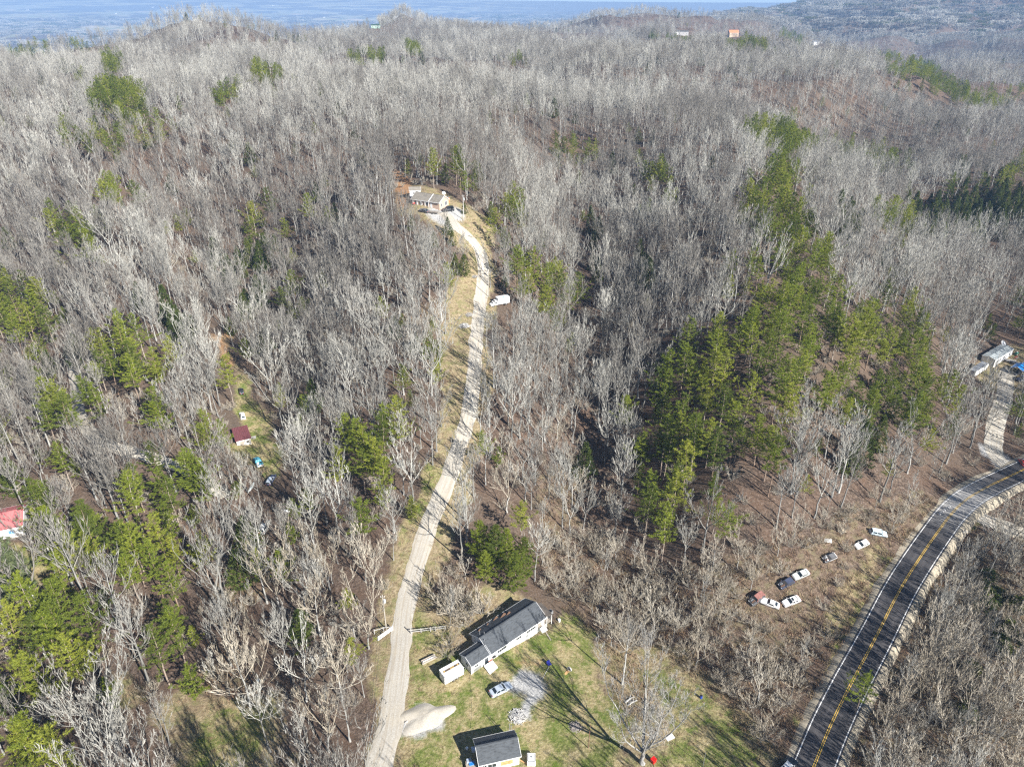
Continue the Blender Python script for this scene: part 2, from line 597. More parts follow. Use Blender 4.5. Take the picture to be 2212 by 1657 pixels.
# ground sheet
def ground_material():
    m, nt, b = new_mat('ground_cover')
    geo = N(nt, 'ShaderNodeNewGeometry')
    p = geo.outputs['Position']
    za = N(nt, 'ShaderNodeVertexColor', layer_name='zone_a')
    zb = N(nt, 'ShaderNodeVertexColor', layer_name='zone_b')
    sa = N(nt, 'ShaderNodeSeparateColor')
    sb = N(nt, 'ShaderNodeSeparateColor')
    nt.links.new(za.outputs[0], sa.inputs[0])
    nt.links.new(zb.outputs[0], sb.inputs[0])
    n1 = noise(nt, p, 0.16, 5, 0.7)
    n2 = noise(nt, p, 1.7, 6, 0.75)
    n3 = noise(nt, p, 0.45, 4, 0.65)
    n0 = noise(nt, p, 0.012, 4, 0.6)
    litter = ramp(nt, n2, [(0.32, (0.03, 0.023, 0.018)), (0.47, (0.085, 0.063, 0.048)), (0.58, (0.155, 0.115, 0.088)), (0.72, (0.30, 0.235, 0.185))])
    litter = mix(nt, ramp(nt, n1, [(0.4, 0.0), (0.66, 0.7)]), litter, (0.13, 0.082, 0.055))
    litter = mix(nt, ramp(nt, n0, [(0.45, 0.0), (0.65, 0.55)]), litter, (0.12, 0.095, 0.07))

    def sharp(ch, w=0.55, src=n3):
        s = math_n(nt, 'ADD', ch, math_n(nt, 'MULTIPLY', math_n(nt, 'SUBTRACT', src, 0.5), 1.1))
        return math_n(nt, 'MULTIPLY_ADD', s, 1.0 / w, 0.5 - 0.5 / w, clamp=True)

    dry = ramp(nt, n2, [(0.3, (0.13, 0.10, 0.055)), (0.47, (0.28, 0.22, 0.13)), (0.6, (0.38, 0.31, 0.19)), (0.72, (0.50, 0.42, 0.29))])
    dry = mix(nt, ramp(nt, n3, [(0.46, 0.0), (0.62, 0.75)]), dry, (0.19, 0.19, 0.075))
    dry = mix(nt, ramp(nt, n1, [(0.5, 0.0), (0.66, 0.6)]), dry, (0.20, 0.145, 0.095))
    grn = ramp(nt, n2, [(0.3, (0.06, 0.085, 0.018)), (0.5, (0.145, 0.165, 0.045)), (0.68, (0.27, 0.26, 0.10))])
    tan = ramp(nt, n2, [(0.3, (0.16, 0.12, 0.06)), (0.5, (0.33, 0.27, 0.14)), (0.7, (0.46, 0.39, 0.24))])
    lawn = mix(nt, ramp(nt, n1, [(0.42, 0.0), (0.56, 1.0)]), grn, tan)
    lawn = mix(nt, ramp(nt, n3, [(0.52, 0.0), (0.66, 0.8)]), lawn, (0.10, 0.15, 0.02))
    red = ramp(nt, n2, [(0.3, (0.06, 0.042, 0.03)), (0.5, (0.15, 0.108, 0.078)), (0.7, (0.28, 0.215, 0.155))])
    red = mix(nt, ramp(nt, n3, [(0.48, 0.0), (0.62, 0.7)]), red, (0.17, 0.15, 0.085))
    grav = ramp(nt, n2, [(0.3, (0.24, 0.235, 0.225)), (0.5, (0.40, 0.395, 0.38)), (0.7, (0.52, 0.51, 0.49))])
    dirt = ramp(nt, n2, [(0.3, (0.28, 0.14, 0.07)), (0.6, (0.46, 0.27, 0.14))])
    field = ramp(nt, noise(nt, p, 0.004, 3, 0.5), [(0.4, (0.40, 0.35, 0.23)), (0.5, (0.24, 0.25, 0.12)), (0.62, (0.46, 0.38, 0.27))])
    c = mix(nt, sharp(sa.outputs[2]), litter, red)
    c = mix(nt, sharp(sa.outputs[1]), c, dry)
    c = mix(nt, sharp(sa.outputs[0]), c, lawn)
    c = mix(nt, sharp(sb.outputs[2]), c, dirt)
    c = mix(nt, sharp(sb.outputs[0], 0.8, n2), c, grav)
    c = mix(nt, sb.outputs[1], c, field)
    nt.links.new(c, b.inputs['Base Color'])
    b.inputs['Roughness'].default_value = 0.95
    b.inputs['Specular IOR Level'].default_value = 0.15
    bump(nt, b, n2, 0.9, 0.35)
    return m


_V = np.stack([_xg, _yg, _Hg], -1).reshape(-1, 3)
_nt, _nl = _tg.shape
_ii, _jj = np.meshgrid(np.arange(_nt - 1), np.arange(_nl - 1), indexing='ij')
_q = (_ii * _nl + _jj).ravel()
_Fq = np.stack([_q, _q + 1, _q + _nl + 1, _q + _nl], -1)[:, ::-1]
_qq = np.arange(_nl - 1) + (_nt - 1) * _nl                       # close the ring behind the camera
_Fq = np.concatenate([_Fq, np.stack([_qq, _qq + 1, np.arange(_nl - 1) + 1, np.arange(_nl - 1)], -1)[:, ::-1]])
_V = np.concatenate([_V, [[0, 0, float(_Hg[:, 0].mean())]]])
_fan = np.stack([np.arange(_nt) * _nl, (np.arange(_nt) + 1) % _nt * _nl, np.full(_nt, len(_V) - 1)], -1)[:, ::-1]
gmat = ground_material()
gme = np_mesh('ground', _V, [_Fq, _fan], [gmat], smooth=True)
gx, gy = _V[:, 0], _V[:, 1]
gr = np.hypot(gx, gy)
gth = np.arctan2(gx, gy)
near = (gr < 700) & (np.abs(gth) < R(52))
za = np.zeros((len(_V), 4), np.float32)
za[:, 3] = 1
zb = za.copy()
for i, k in enumerate(('lawn', 'dry', 'red')):
    za[near, i] = mask(k, gx[near], gy[near])
zb[near, 0] = mask('gravel', gx[near], gy[near], 0.6)
zb[near, 2] = mask('dirt', gx[near], gy[near])
FIELD = lambda x, y: sstep(.50, .54, fbm(x + 3000, y * 0.6, 520.0, 3)) * sstep(2300, 3000, np.hypot(x, y)) * sstep(R(6), R(-6), np.arctan2(x, y))
zb[:, 1] = np.clip(FIELD(gx, gy), 0, 1)
for nm, arr in (('zone_a', za), ('zone_b', zb)):
    ca = gme.color_attributes.new(nm, 'FLOAT_COLOR', 'POINT')
    ca.data.foreach_set('color', arr.ravel())
ground = link('ground', gme)
tag(ground, kind='structure')


# ------------------------------------------------------------------ roads
def smooth_line(P, step=1.2):
    pts = np.array([(p.x, p.y) for p in (at(a, b) for a, b in P)])
    # Catmull-Rom through the marks, then even steps
    ext = np.vstack([2 * pts[0] - pts[1], pts, 2 * pts[-1] - pts[-2]])
    out = []
    for i in range(1, len(ext) - 2):
        for t in np.linspace(0, 1, 24, endpoint=False):
            a, b, c, d = ext[i - 1:i + 3]
            out.append(0.5 * (2 * b + (c - a) * t + (2 * a - 5 * b + 4 * c - d) * t * t + (3 * b - a - 3 * c + d) * t ** 3))
    out = np.array(out + [ext[-2]])
    for _ in range(10):
        out[1:-1] = out[1:-1] * .5 + (out[:-2] + out[2:]) * .25
    L = np.concatenate([[0], np.cumsum(np.linalg.norm(np.diff(out, axis=0), axis=1))])
    s = np.arange(0, L[-1], step)
    return np.stack([np.interp(s, L, out[:, 0]), np.interp(s, L, out[:, 1])], -1)


def strip(name, line, offs, m, lift=0.08, rough=0.0, flat=None, seed=1):
    """a ribbon over the ground; offs = cross offsets; flat = use the centre line's height (smoothed) across"""
    d = np.gradient(line, axis=0)
    d /= np.linalg.norm(d, axis=1)[:, None] + 1e-9
    nrm = np.stack([d[:, 1], -d[:, 0]], -1)
    rs = np.random.RandomState(seed)
    V = []
    k = len(offs)
    for j, o in enumerate(offs):
        oo = np.full(len(line), o, float)
        if rough and j in (0, k - 1):
            w = rs.rand(len(line))
            w = np.convolve(w, np.ones(4) / 4, 'same')
            oo += (w - .5) * rough * 2
        p = line + nrm * oo[:, None]
        z = H(p[:, 0], p[:, 1]) if flat is None else flat
        zz = z + (lift if 0 < j < k - 1 or k <= 2 else lift * (1 if flat is not None else 0.3))
        V.append(np.stack([p[:, 0], p[:, 1], zz], -1))
    V = np.stack(V, 1)
    n = len(line)
    i, j = np.meshgrid(np.arange(n - 1), np.arange(k - 1), indexing='ij')
    q = (i * k + j).ravel()
    F = np.stack([q, q + 1, q + k + 1, q + k], -1)
    me = np_mesh(name, V.reshape(-1, 3), [F], [m], smooth=True)
    uv = me.uv_layers.new(name='UVMap')
    vi = np.zeros(len(me.loops), np.int32)
    me.loops.foreach_get('vertex_index', vi)
    U = np.stack([np.tile(np.array(offs, float), n), np.repeat(np.arange(n) * 1.2, k)], -1)
    uv.data.foreach_set('uv', U[vi].ravel().astype(np.float32))
    o = link(name, me)
    return o


def gravel_material(name, light=1.0):
    light *= .93
    m, nt, b = new_mat(name)
    geo = N(nt, 'ShaderNodeNewGeometry')
    p = geo.outputs['Position']
    uv = N(nt, 'ShaderNodeTexCoord').outputs['UV']
    sx = N(nt, 'ShaderNodeSeparateXYZ')
    nt.links.new(uv, sx.inputs[0])
    fine = noise(nt, p, 3.5, 6, 0.75)
    big = noise(nt, p, 0.25, 4, 0.6)
    mp = N(nt, 'ShaderNodeMapping')
    mp.inputs['Scale'].default_value = (2.2, 0.06, 1)
    nt.links.new(uv, mp.inputs[0])
    tr = noise(nt, mp.outputs[0], 1.0, 4, 0.6)
    c = ramp(nt, fine, [(0.3, (0.34 * light, 0.315 * light, 0.27 * light)), (0.5, (0.50 * light, 0.47 * light, 0.41 * light)), (0.7, (0.62 * light, 0.59 * light, 0.53 * light))])
    c = mix(nt, ramp(nt, tr, [(0.44, 0.0), (0.62, 0.6)]), c, (0.36 * light, 0.30 * light, 0.22 * light))
    c = mix(nt, ramp(nt, big, [(0.5, 0.0), (0.68, 0.5)]), c, (0.55 * light, 0.49 * light, 0.38 * light))
    nt.links.new(c, b.inputs['Base Color'])
    b.inputs['Roughness'].default_value = 0.95
    b.inputs['Specular IOR Level'].default_value = 0.2
    bump(nt, b, fine, 0.5, 0.06)
    return m


def asphalt_material():
    m, nt, b = new_mat('asphalt')
    geo = N(nt, 'ShaderNodeNewGeometry')
    p = geo.outputs['Position']
    uv = N(nt, 'ShaderNodeTexCoord').outputs['UV']
    fine = noise(nt, p, 5.0, 5, 0.7)
    mp = N(nt, 'ShaderNodeMapping')
    mp.inputs['Scale'].default_value = (1.1, 0.03, 1)
    nt.links.new(uv, mp.inputs[0])
    tr = noise(nt, mp.outputs[0], 1.0, 3, 0.6)
    c = ramp(nt, fine, [(0.3, (0.032, 0.031, 0.033)), (0.6, (0.055, 0.052, 0.054))])
    c = mix(nt, ramp(nt, tr, [(0.45, 0.0), (0.65, 0.6)]), c, (0.09, 0.083, 0.083))
    # pale dust carried out of the gravel side road
    sp = at(2085, 1092)
    vd = N(nt, 'ShaderNodeVectorMath', operation='DISTANCE')
    nt.links.new(p, vd.inputs[0])
    vd.inputs[1].default_value = sp
    dd = math_n(nt, 'ADD', vd.outputs['Value'], math_n(nt, 'MULTIPLY', noise(nt, p, 0.5, 3, 0.6), 9.0))
    c = mix(nt, ramp(nt, math_n(nt, 'DIVIDE', dd, 30.0), [(0.22, 0.85), (0.75, 0.0)]), c, (0.40, 0.39, 0.375))
    nt.links.new(c, b.inputs['Base Color'])
    b.inputs['Roughness'].default_value = 0.75
    bump(nt, b, fine, 0.3, 0.02)
    return m


drive_line = smooth_line(DRIVE)
GRAV = gravel_material('pale_gravel', 0.92)
GRAV2 = gravel_material('grey_gravel', 0.95)
strip('gravel_drive', drive_line, [-2.3, -1.7, -0.9, 0, 0.9, 1.7, 2.3], GRAV, 0.09, 0.6)['kind'] = 'structure'
lane_line = smooth_line(LANE)
strip('gravel_lane', lane_line, [-2.6, -1.6, 0, 1.6, 2.6], GRAV2, 0.1, 0.6, seed=2)['kind'] = 'structure'
side_line = smooth_line(SIDE_ROAD)
strip('gravel_side_road', side_line, [-2.6, -1.6, 0, 1.6, 2.6], GRAV2, 0.1, 0.6, seed=3)['kind'] = 'structure'
track_line = smooth_line(TRACK)
strip('dirt_track', track_line, [-1.9, -1.1, 0, 1.1, 1.9], GRAV2, 0.1, 0.5, seed=4)['kind'] = 'structure'

road_line = smooth_line(ROAD)
_d = np.gradient(road_line, axis=0)
_d /= np.linalg.norm(_d, axis=1)[:, None]
_z = np.max([H(road_line[:, 0] + _d[:, 1] * o, road_line[:, 1] - _d[:, 0] * o) for o in (-4.5, -3, 0, 3, 4.5)], 0)
_zp = np.pad(_z, 20, mode='edge')
road_z = np.convolve(_zp, np.ones(41) / 41, 'valid') + 0.35
ROAD_HW = 3.55
shoulder = strip('road_shoulder', road_line, [-5.4, -4.2, -3.2, 3.2, 4.2, 5.4], mat('shoulder_gravel', (0.33, 0.29, 0.22), 0.95, var=0.35, scale=2.5, bumpy=0.4), 0.0, 0.5, flat=road_z - 0.06, seed=5)
_me = shoulder.data      # outer edges of the bank sink into the ground
_co = np.zeros(len(_me.vertices) * 3, np.float32)
_me.vertices.foreach_get('co', _co)
_co = _co.reshape(-1, 6, 3)
for j in (0, 5):
    _co[:, j, 2] = H(_co[:, j, 0], _co[:, j, 1]) - 0.15
_me.vertices.foreach_set('co', _co.ravel())
shoulder['kind'] = 'structure'
strip('road', road_line, [-ROAD_HW, -1.8, 0, 1.8, ROAD_HW], asphalt_material(), 0.0, 0.06, flat=road_z, seed=6)['kind'] = 'structure'
YEL = mat('yellow_road_paint', (0.62, 0.40, 0.06), 0.7, var=0.2, scale=3)
WHT = mat('white_road_paint', (0.74, 0.74, 0.72), 0.7, var=0.15, scale=3)
for nm, o, w, mm in (('yellow_line', -0.16, 0.13, YEL), ('yellow_line', 0.16, 0.13, YEL), ('edge_line', -3.15, 0.17, WHT), ('edge_line', 3.15, 0.17, WHT)):
    strip(nm, road_line, [o - w / 2, o + w / 2], mm, 0.006, flat=road_z)['kind'] = 'structure'
# ------------------------------------------------------------------ trees: builders
class TB:
    """tree pieces as numpy lists: tubes (quads) and blades (tris)"""

    def __init__(self):
        self.V, self.Q, self.T, self.n = [], [], [], 0

    def tube(self, pts, rad, k=4):
        pts = np.asarray(pts, float)
        d = np.gradient(pts, axis=0)
        d /= np.linalg.norm(d, axis=1)[:, None] + 1e-9
        s = np.cross(d, [0.21, 0.37, 0.9])
        s /= np.linalg.norm(s, axis=1)[:, None] + 1e-9
        t = np.cross(d, s)
        a = np.arange(k) * 2 * PI / k
        ring = pts[:, None, :] + (s[:, None, :] * np.cos(a)[None, :, None] + t[:, None, :] * np.sin(a)[None, :, None]) * np.asarray(rad)[:, None, None]
        m = len(pts)
        i, j = np.meshgrid(np.arange(m - 1), np.arange(k), indexing='ij')
        j2 = (j + 1) % k
        self.Q.append(np.stack([i * k + j, i * k + j2, (i + 1) * k + j2, (i + 1) * k + j], -1).reshape(-1, 4) + self.n)
        self.V.append(ring.reshape(-1, 3))
        self.n += m * k

    def blades(self, A, B, w, rs, face=None):
        """thin tapering slivers from A to B"""
        A, B = np.asarray(A, float), np.asarray(B, float)
        d = B - A
        s = np.cross(d, rs.normal(size=A.shape) if face is None else rs.normal(size=A.shape) * .55 + face)
        s /= np.linalg.norm(s, axis=1)[:, None] + 1e-9
        s *= (np.asarray(w) * 0.5).reshape(-1, 1) if np.ndim(w) else w * 0.5
        self.V.append(np.stack([A - s, A + s, B], 1).reshape(-1, 3))
        m = len(A)
        self.T.append(np.arange(m * 3).reshape(-1, 3) + self.n)
        self.n += m * 3

    def get(self):
        V = np.concatenate(self.V) if self.V else np.zeros((0, 3))
        Q = np.concatenate(self.Q) if self.Q else np.zeros((0, 4), int)
        T = np.concatenate(self.T) if self.T else np.zeros((0, 3), int)
        return V, Q, T


def unit(v):
    return v / (np.linalg.norm(v, axis=-1, keepdims=True) + 1e-9)


def limb_path(p, az, el0, el1, L, rs, k=5, wob=0.12):
    pts = [np.array(p, float)]
    for i in range(k - 1):
        t = i / (k - 2) if k > 2 else 0
        el = el0 + (el1 - el0) * t + rs.normal() * wob
        a = az + rs.normal() * wob
        pts.append(pts[-1] + L / (k - 1) * np.array([math.cos(a) * math.cos(el), math.sin(a) * math.cos(el), math.sin(el)]))
    return np.array(pts)


def along(pts, t):
    x = np.clip(np.asarray(t) * (len(pts) - 1), 0, len(pts) - 1.001)
    i = x.astype(int)
    f = (x - i)[:, None]
    return pts[i] * (1 - f) + pts[i + 1] * f, unit(pts[i + 1] - pts[i])


def twigs(cr, pts, r0, L, rs, n2, n3, n4, up=0.55, w=0.045):
    """side shoots of a limb, and theirs"""
    t = np.linspace(0.18, 1.0, n2) + rs.normal(size=n2) * 0.03
    P, D = along(pts, np.clip(t, 0, 1))
    for p, d, tt in zip(P, D, t):
        side = unit(np.cross(d, rs.normal(size=3)))
        dd = unit(d * 1.0 + side * 0.55 + np.array([0, 0, up * .6]))
        l = L * (0.52 - 0.18 * tt) * rs.uniform(.7, 1.3)
        q = np.array([p, p + dd * l * .55 + rs.normal(size=3) * .05 * l, p + unit(dd + np.array([0, 0, up * .5])) * l])
        cr.tube(q, [max(.03, r0 * (.55 - .3 * tt)), .025, .012], 3)
        # twigs
        t3 = rs.uniform(.15, 1, n3)
        A, D3 = along(q, t3)
        dir3 = unit(D3 * 1.0 + unit(rs.normal(size=A.shape)) * .48 + np.array([0, 0, up * .5]))
        l3 = l * rs.uniform(.5, .9, n3)
        B = A + dir3 * l3[:, None]
        cr.blades(A, B, w, rs)
        if n4:
            A4 = np.repeat(A, n4, 0) + np.repeat(B - A, n4, 0) * rs.uniform(.25, .95, (n3 * n4, 1))
            dir4 = unit(np.repeat(dir3, n4, 0) * .8 + unit(rs.normal(size=A4.shape)) * .8 + np.array([0, 0, .2]))
            B4 = A4 + dir4 * np.repeat(l3, n4)[:, None] * rs.uniform(.35, .7, (n3 * n4, 1))
            cr.blades(A4, B4, w * .8, rs)


def gen_bare(seed, h, first=0.42, spread=0.26, nl=17, el=(0.65, 1.15), r=0.011, fork=0, n2=6, n3=5, n4=2, w=0.05, lean=0.03):
    rs = np.random.RandomState(seed)
    tr, cr = TB(), TB()
    la = rs.uniform(0, 2 * PI)
    zz = np.linspace(0, 1, 9)
    tx = np.cumsum(rs.normal(size=9) * .006) * h + lean * h * zz ** 1.4 * math.cos(la)
    ty = np.cumsum(rs.normal(size=9) * .006) * h + lean * h * zz ** 1.4 * math.sin(la)
    top = 0.96 if not fork else first + .12
    T = np.stack([tx - tx[0], ty - ty[0], zz * h * top], -1)
    R0 = r * h
    rad = R0 * (1 - zz * (0.93 if not fork else .35)) ** .9 + .008
    rad[0] *= 1.35
    tr.tube(T, rad, 6)
    a0 = rs.uniform(0, 6.28)
    if fork:
        for k in range(fork):
            az = a0 + k * 2 * PI / fork + rs.normal() * .25
            e0 = rs.uniform(.85, 1.2)
            L = h * (1 - first) * rs.uniform(.85, 1.15)
            P0, _ = along(T, np.array([rs.uniform(.75, 1.0)]))
            pts = limb_path(P0[0], az, e0, e0 + .25, L, rs, 7, .1)
            rr = np.linspace(R0 * .5, .03, 7)
            cr.tube(pts, rr, 5)
            m = max(5, nl // fork + 2)
            for i in range(m):
                t = .22 + .78 * i / (m - 1)
                p, d = along(pts, np.array([t]))
                az2 = rs.uniform(0, 6.28)
                dv = unit(d[0] * .8 + np.array([math.cos(az2), math.sin(az2), .25]) * .7)
                l = L * .42 * (1.05 - .6 * t) * rs.uniform(.7, 1.25)
                q = limb_path(p[0], math.atan2(dv[1], dv[0]), math.asin(np.clip(dv[2], -1, 1)), math.asin(np.clip(dv[2], -1, 1)) + .3, l, rs, 4, .15)
                cr.tube(q, np.linspace(max(.035, rr[int(t * 6)] * .5), .014, 4), 3)
                twigs(cr, q, .035, l * .9, rs, n2, n3, n4, .5, w)
    else:
        for i in range(nl):
            u = (i + rs.uniform(-.3, .3)) / (nl - 1)
            t = np.clip(first + (1 - first) * u, first * .9, .99)
            p, d = along(T, np.array([t]))
            az = a0 + i * 2.4 + rs.normal() * .3
            L = h * spread * (1.05 - .72 * max(0, u - .15)) * rs.uniform(.7, 1.25)
            e0 = el[0] + (el[1] - el[0]) * u + rs.normal() * .12
            q = limb_path(p[0], az, e0, min(1.35, e0 + .45), L, rs, 5, .1)
            cr.tube(q, np.linspace(max(.04, R0 * .42 * (1 - .6 * u)), .016, 5), 4)
            twigs(cr, q, .045, L * .85, rs, n2, n3, n4, .55, w)
        twigs(cr, T[-3:], .04, h * .12, rs, 5, n3, n4, .6, w)
    return tr.get(), cr.get()


def gen_shrub(seed, h, stems=7, spread=.55, w=.045, n2=6, n3=5, n4=2):
    rs = np.random.RandomState(seed)
    tr, cr = TB(), TB()
    for k in range(stems):
        az = k * 2 * PI / stems + rs.normal() * .3
        e0 = rs.uniform(spread, 1.35)
        L = h * rs.uniform(.75, 1.1)
        p = np.array([math.cos(az), math.sin(az), 0]) * rs.uniform(.02, .12) * h * .5
        q = limb_path(p, az, e0, min(1.4, e0 + .15), L, rs, 6, .12)
        rr = np.linspace(.011 * h + .02, .015, 6)
        tr.tube(q[:3], rr[:3], 4)
        cr.tube(q[2:], rr[2:], 4)
        for j in range(3):
            t = .35 + .2 * j
            pp, d = along(q, np.array([t]))
            az2 = az + rs.normal() * 1.3
            q2 = limb_path(pp[0], az2, e0 * .8, e0, L * .45, rs, 4, .15)
            cr.tube(q2, np.linspace(.03, .012, 4), 3)
            twigs(cr, q2, .03, L * .42, rs, max(3, n2 - 2), n3, n4, .4, w)
        twigs(cr, q, .035, L * .5, rs, n2, n3, n4, .4, w)
    return tr.get(), cr.get()


def tufts(cr, C, out, n, L, w, rs, flat=.55, up=.25):
    """needle sprays: n slivers fanned about each centre"""
    C = np.asarray(C)
    m = len(C)
    A = np.repeat(C, n, 0)
    d = unit(rs.normal(size=(m * n, 3)) * np.array([1, 1, flat]) + np.repeat(np.asarray(out), n, 0) * .6 + np.array([0, 0, up]))
    B = A + d * (L * rs.uniform(.6, 1.25, (m * n, 1)))
    A = A - d * L * .12
    cr.blades(A, B, w, rs, face=np.repeat(np.asarray(out), n, 0) * .5 + [0, 0, .9])


def gen_pine(seed, h, base=.42, rad=.17, nb=52, nt=8, nn=8, L=.62, w=.16, droop=0.0, irregular=.3, flat=.5):
    rs = np.random.RandomState(seed)
    tr, cr = TB(), TB()
    zz = np.linspace(0, 1, 8)
    T = np.stack([np.cumsum(rs.normal(size=8) * .006) * h, np.cumsum(rs.normal(size=8) * .006) * h, zz * h], -1)
    T[:, :2] -= T[0, :2]
    tr.tube(T, h * .0105 * (1 - zz * .92) + .012, 6)
    # a few dead stubs under the crown
    for k in range(6):
        p, d = along(T, np.array([rs.uniform(base * .45, base)]))
        q = limb_path(p[0], rs.uniform(0, 6.28), .1, .2, h * rs.uniform(.05, .1), rs, 3)
        tr.tube(q, [.035, .02, .01], 3)
    for i in range(nb):
        u = (i + .5) / nb
        t = base + (1 - base) * u
        p, d = along(T, np.array([min(t, .995)]))
        prof = (1 - u) ** .75 * (.55 + .45 * min(1, u * 4 + .2)) + .06
        az = i * 2.4 + rs.normal() * .35
        l = h * rad * prof * (1 + rs.normal() * irregular)
        l = max(l, .35)
        e0 = .12 + .55 * u - droop
        q = limb_path(p[0], az, e0, e0 + .3, l, rs, 4, .1)
        cr.tube(q, np.linspace(.03 + .012 * l, .012, 4), 3)
        m = max(3, int(nt * (.45 + .55 * prof / 1.0) * (l / (h * rad * .6)) ** .5))
        tt = 1 - rs.uniform(0, 1, m) ** 1.4 * .75
        C, D = along(q, tt)
        side = unit(np.cross(D, [0, 0, 1.0]))
        C = C + side * (rs.uniform(-1, 1, (m, 1)) * l * .3 * (1.15 - tt)[:, None]) + rs.normal(size=C.shape) * [.12, .12, .08]
        tufts(cr, C, D, nn, L * (h / 18) ** .3, w, rs, flat)
    tufts(cr, T[-1:] - [0, 0, .3], [[0, 0, 1]], 14, L, w, rs)
    return tr.get(), cr.get()


def gen_cedar(seed, h, wid=.24, n=330, nn=8, L=.55, w=.17, pw=.8):
    rs = np.random.RandomState(seed)
    tr, cr = TB(), TB()
    tr.tube([[0, 0, 0], [0, 0, h * .5], [.05, 0, h * .97]], [h * .016, h * .01, .01], 6)
    u = rs.uniform(0, 1, n) ** 1.25
    az = rs.uniform(0, 6.28, n)
    lump = 1 + .22 * np.sin(az * 3 + seed) * np.sin(u * 9 + seed) + rs.normal(size=n) * .1
    rr = h * wid * ((1 - u) ** pw * np.minimum(1, u * 9 + .35)) * lump * np.where(rs.rand(n) < .75, 1, rs.uniform(.35, .9, n))
    C = np.stack([np.cos(az) * rr, np.sin(az) * rr, h * (.05 + .94 * u)], -1)
    out = np.stack([np.cos(az), np.sin(az), np.full(n, .7)], -1)
    tufts(cr, C, unit(out), nn, L, w, rs, .8, .35)
    k = n // 6
    A = np.stack([np.zeros(k), np.zeros(k), C[:k, 2] * .95], -1)
    cr.blades(A, C[:k], .06, rs)
    return tr.get(), cr.get()


BARK = wood_mat('grey_bark', [(0.185, 0.18, 0.165), (0.275, 0.27, 0.25), (0.36, 0.355, 0.33), (0.46, 0.455, 0.425)])
TWIG = wood_mat('grey_twigs', [(0.23, 0.222, 0.20), (0.34, 0.33, 0.295), (0.43, 0.42, 0.375), (0.52, 0.51, 0.46)])
DARKTWIG = wood_mat('brown_twigs', [(0.16, 0.148, 0.13), (0.22, 0.205, 0.18), (0.27, 0.255, 0.225), (0.31, 0.295, 0.265)])
TANTWIG = wood_mat('tan_twigs', [(0.32, 0.28, 0.215), (0.41, 0.365, 0.29), (0.48, 0.435, 0.355), (0.52, 0.485, 0.41)])
PBARK = wood_mat('pine_bark', [(0.20, 0.14, 0.10), (0.27, 0.20, 0.15), (0.32, 0.26, 0.21), (0.36, 0.31, 0.26)])
PINE = leaf_mat('pine_needles', [(0.12, 0.16, 0.026), (0.23, 0.285, 0.034), (0.34, 0.37, 0.055)], .42)
PINEB = leaf_mat('soft_blue_green_needles', [(0.17, 0.21, 0.10), (0.18, 0.22, 0.105), (0.19, 0.23, 0.11)], .4)
CEDAR = leaf_mat('cedar_foliage', [(0.06, 0.085, 0.016), (0.08, 0.11, 0.02), (0.11, 0.135, 0.026)], .25)

BUSHL = leaf_mat('evergreen_bush_leaves', [(0.035, 0.055, 0.012), (0.065, 0.095, 0.016), (0.13, 0.15, 0.025)], .25)


def join_mesh(name, parts, mats):
    V, Q, T, fm, n = [], [], [], [], 0
    qm, tm = [], []
    for (v, q, t), mi in parts:
        V.append(v)
        Q.append(q + n)
        T.append(t + n)
        qm.append(np.full(len(q), mi))
        tm.append(np.full(len(t), mi))
        n += len(v)
    return np_mesh(name, np.concatenate(V), [np.concatenate(Q), np.concatenate(T)], mats, np.concatenate(qm + tm))


PROTO = {}       # kind -> list of (height, trunk mesh, crown mesh, joined mesh)


def reg(kind, h, gen, mats):
    t, c = gen
    tm = np_mesh('trunk', t[0], [t[1], t[2]], [mats[0]])
    cm = np_mesh('crown', c[0], [c[1], c[2]], [mats[1]])
    jm = join_mesh(kind, [(t, 0), (c, 1)], list(mats))
    PROTO.setdefault(kind, []).append((h, tm, cm, jm))


for s in range(6):
    g = gen_bare(10 + s, 22, first=.40 + .07 * (s % 3), spread=.33 + .04 * (s % 2), nl=14 + s % 4, n2=6, n3=4, n4=0, w=.12, el=(.7, 1.2), r=.0115)
    reg('tall', 22, g, (BARK, TWIG))
    if s < 4:
        reg('dark', 22, g, (BARK, DARKTWIG))
for s in range(4):
    g = gen_bare(20 + s, 20, first=.34, spread=.36, nl=18, fork=3 + s % 3, n2=5, n3=4, n4=0, w=.12, r=.0125)
    reg('tall', 20, g, (BARK, TWIG))
    if s < 2:
        reg('dark', 20, g, (BARK, DARKTWIG))
for s in range(4):
    reg('spread', 11, gen_bare(30 + s, 11, first=.2, spread=.42, nl=18, fork=[0, 4, 3, 5][s], n2=6, n3=4, n4=0, w=.09, r=.013, el=(.4, 1.1)), (BARK, TANTWIG))
for s in range(3):
    reg('sapling', 10, gen_bare(40 + s, 10, first=.3, spread=.24, nl=12, n2=4, n3=4, n4=1, w=.05, r=.006, el=(.7, 1.2)), (BARK, TWIG))
for s in range(4):
    reg('shrub', 4.5, gen_shrub(50 + s, 4.5, stems=9, w=.08, spread=.5, n3=4, n4=0), (BARK, TANTWIG))
for s in range(3):
    reg('bush', 2.2, gen_cedar(55 + s, 2.2, wid=.75, n=130, nn=7, L=.5, w=.16, pw=.45), (PBARK, BUSHL))
for s in range(6):
    reg('pine', 18, gen_pine(60 + s, 18, base=.34 + .05 * (s % 3), rad=.22 + .04 * (s % 2), nb=50, nt=10, nn=11, L=.62, w=.13, irregular=.5, flat=.35), (PBARK, PINE))
for s in range(3):
    reg('youngpine', 9, gen_pine(70 + s, 9, base=.1, rad=.30, nb=46, nt=8, nn=11, L=.6, w=.13, irregular=.4, flat=.4), (PBARK, PINE))
for s in range(2):
    reg('bigpine', 21, gen_pine(80 + s, 21, base=.18, rad=.30, nb=84, nt=15, nn=12, L=.72, w=.14, irregular=.3, flat=.4), (PBARK, PINE))
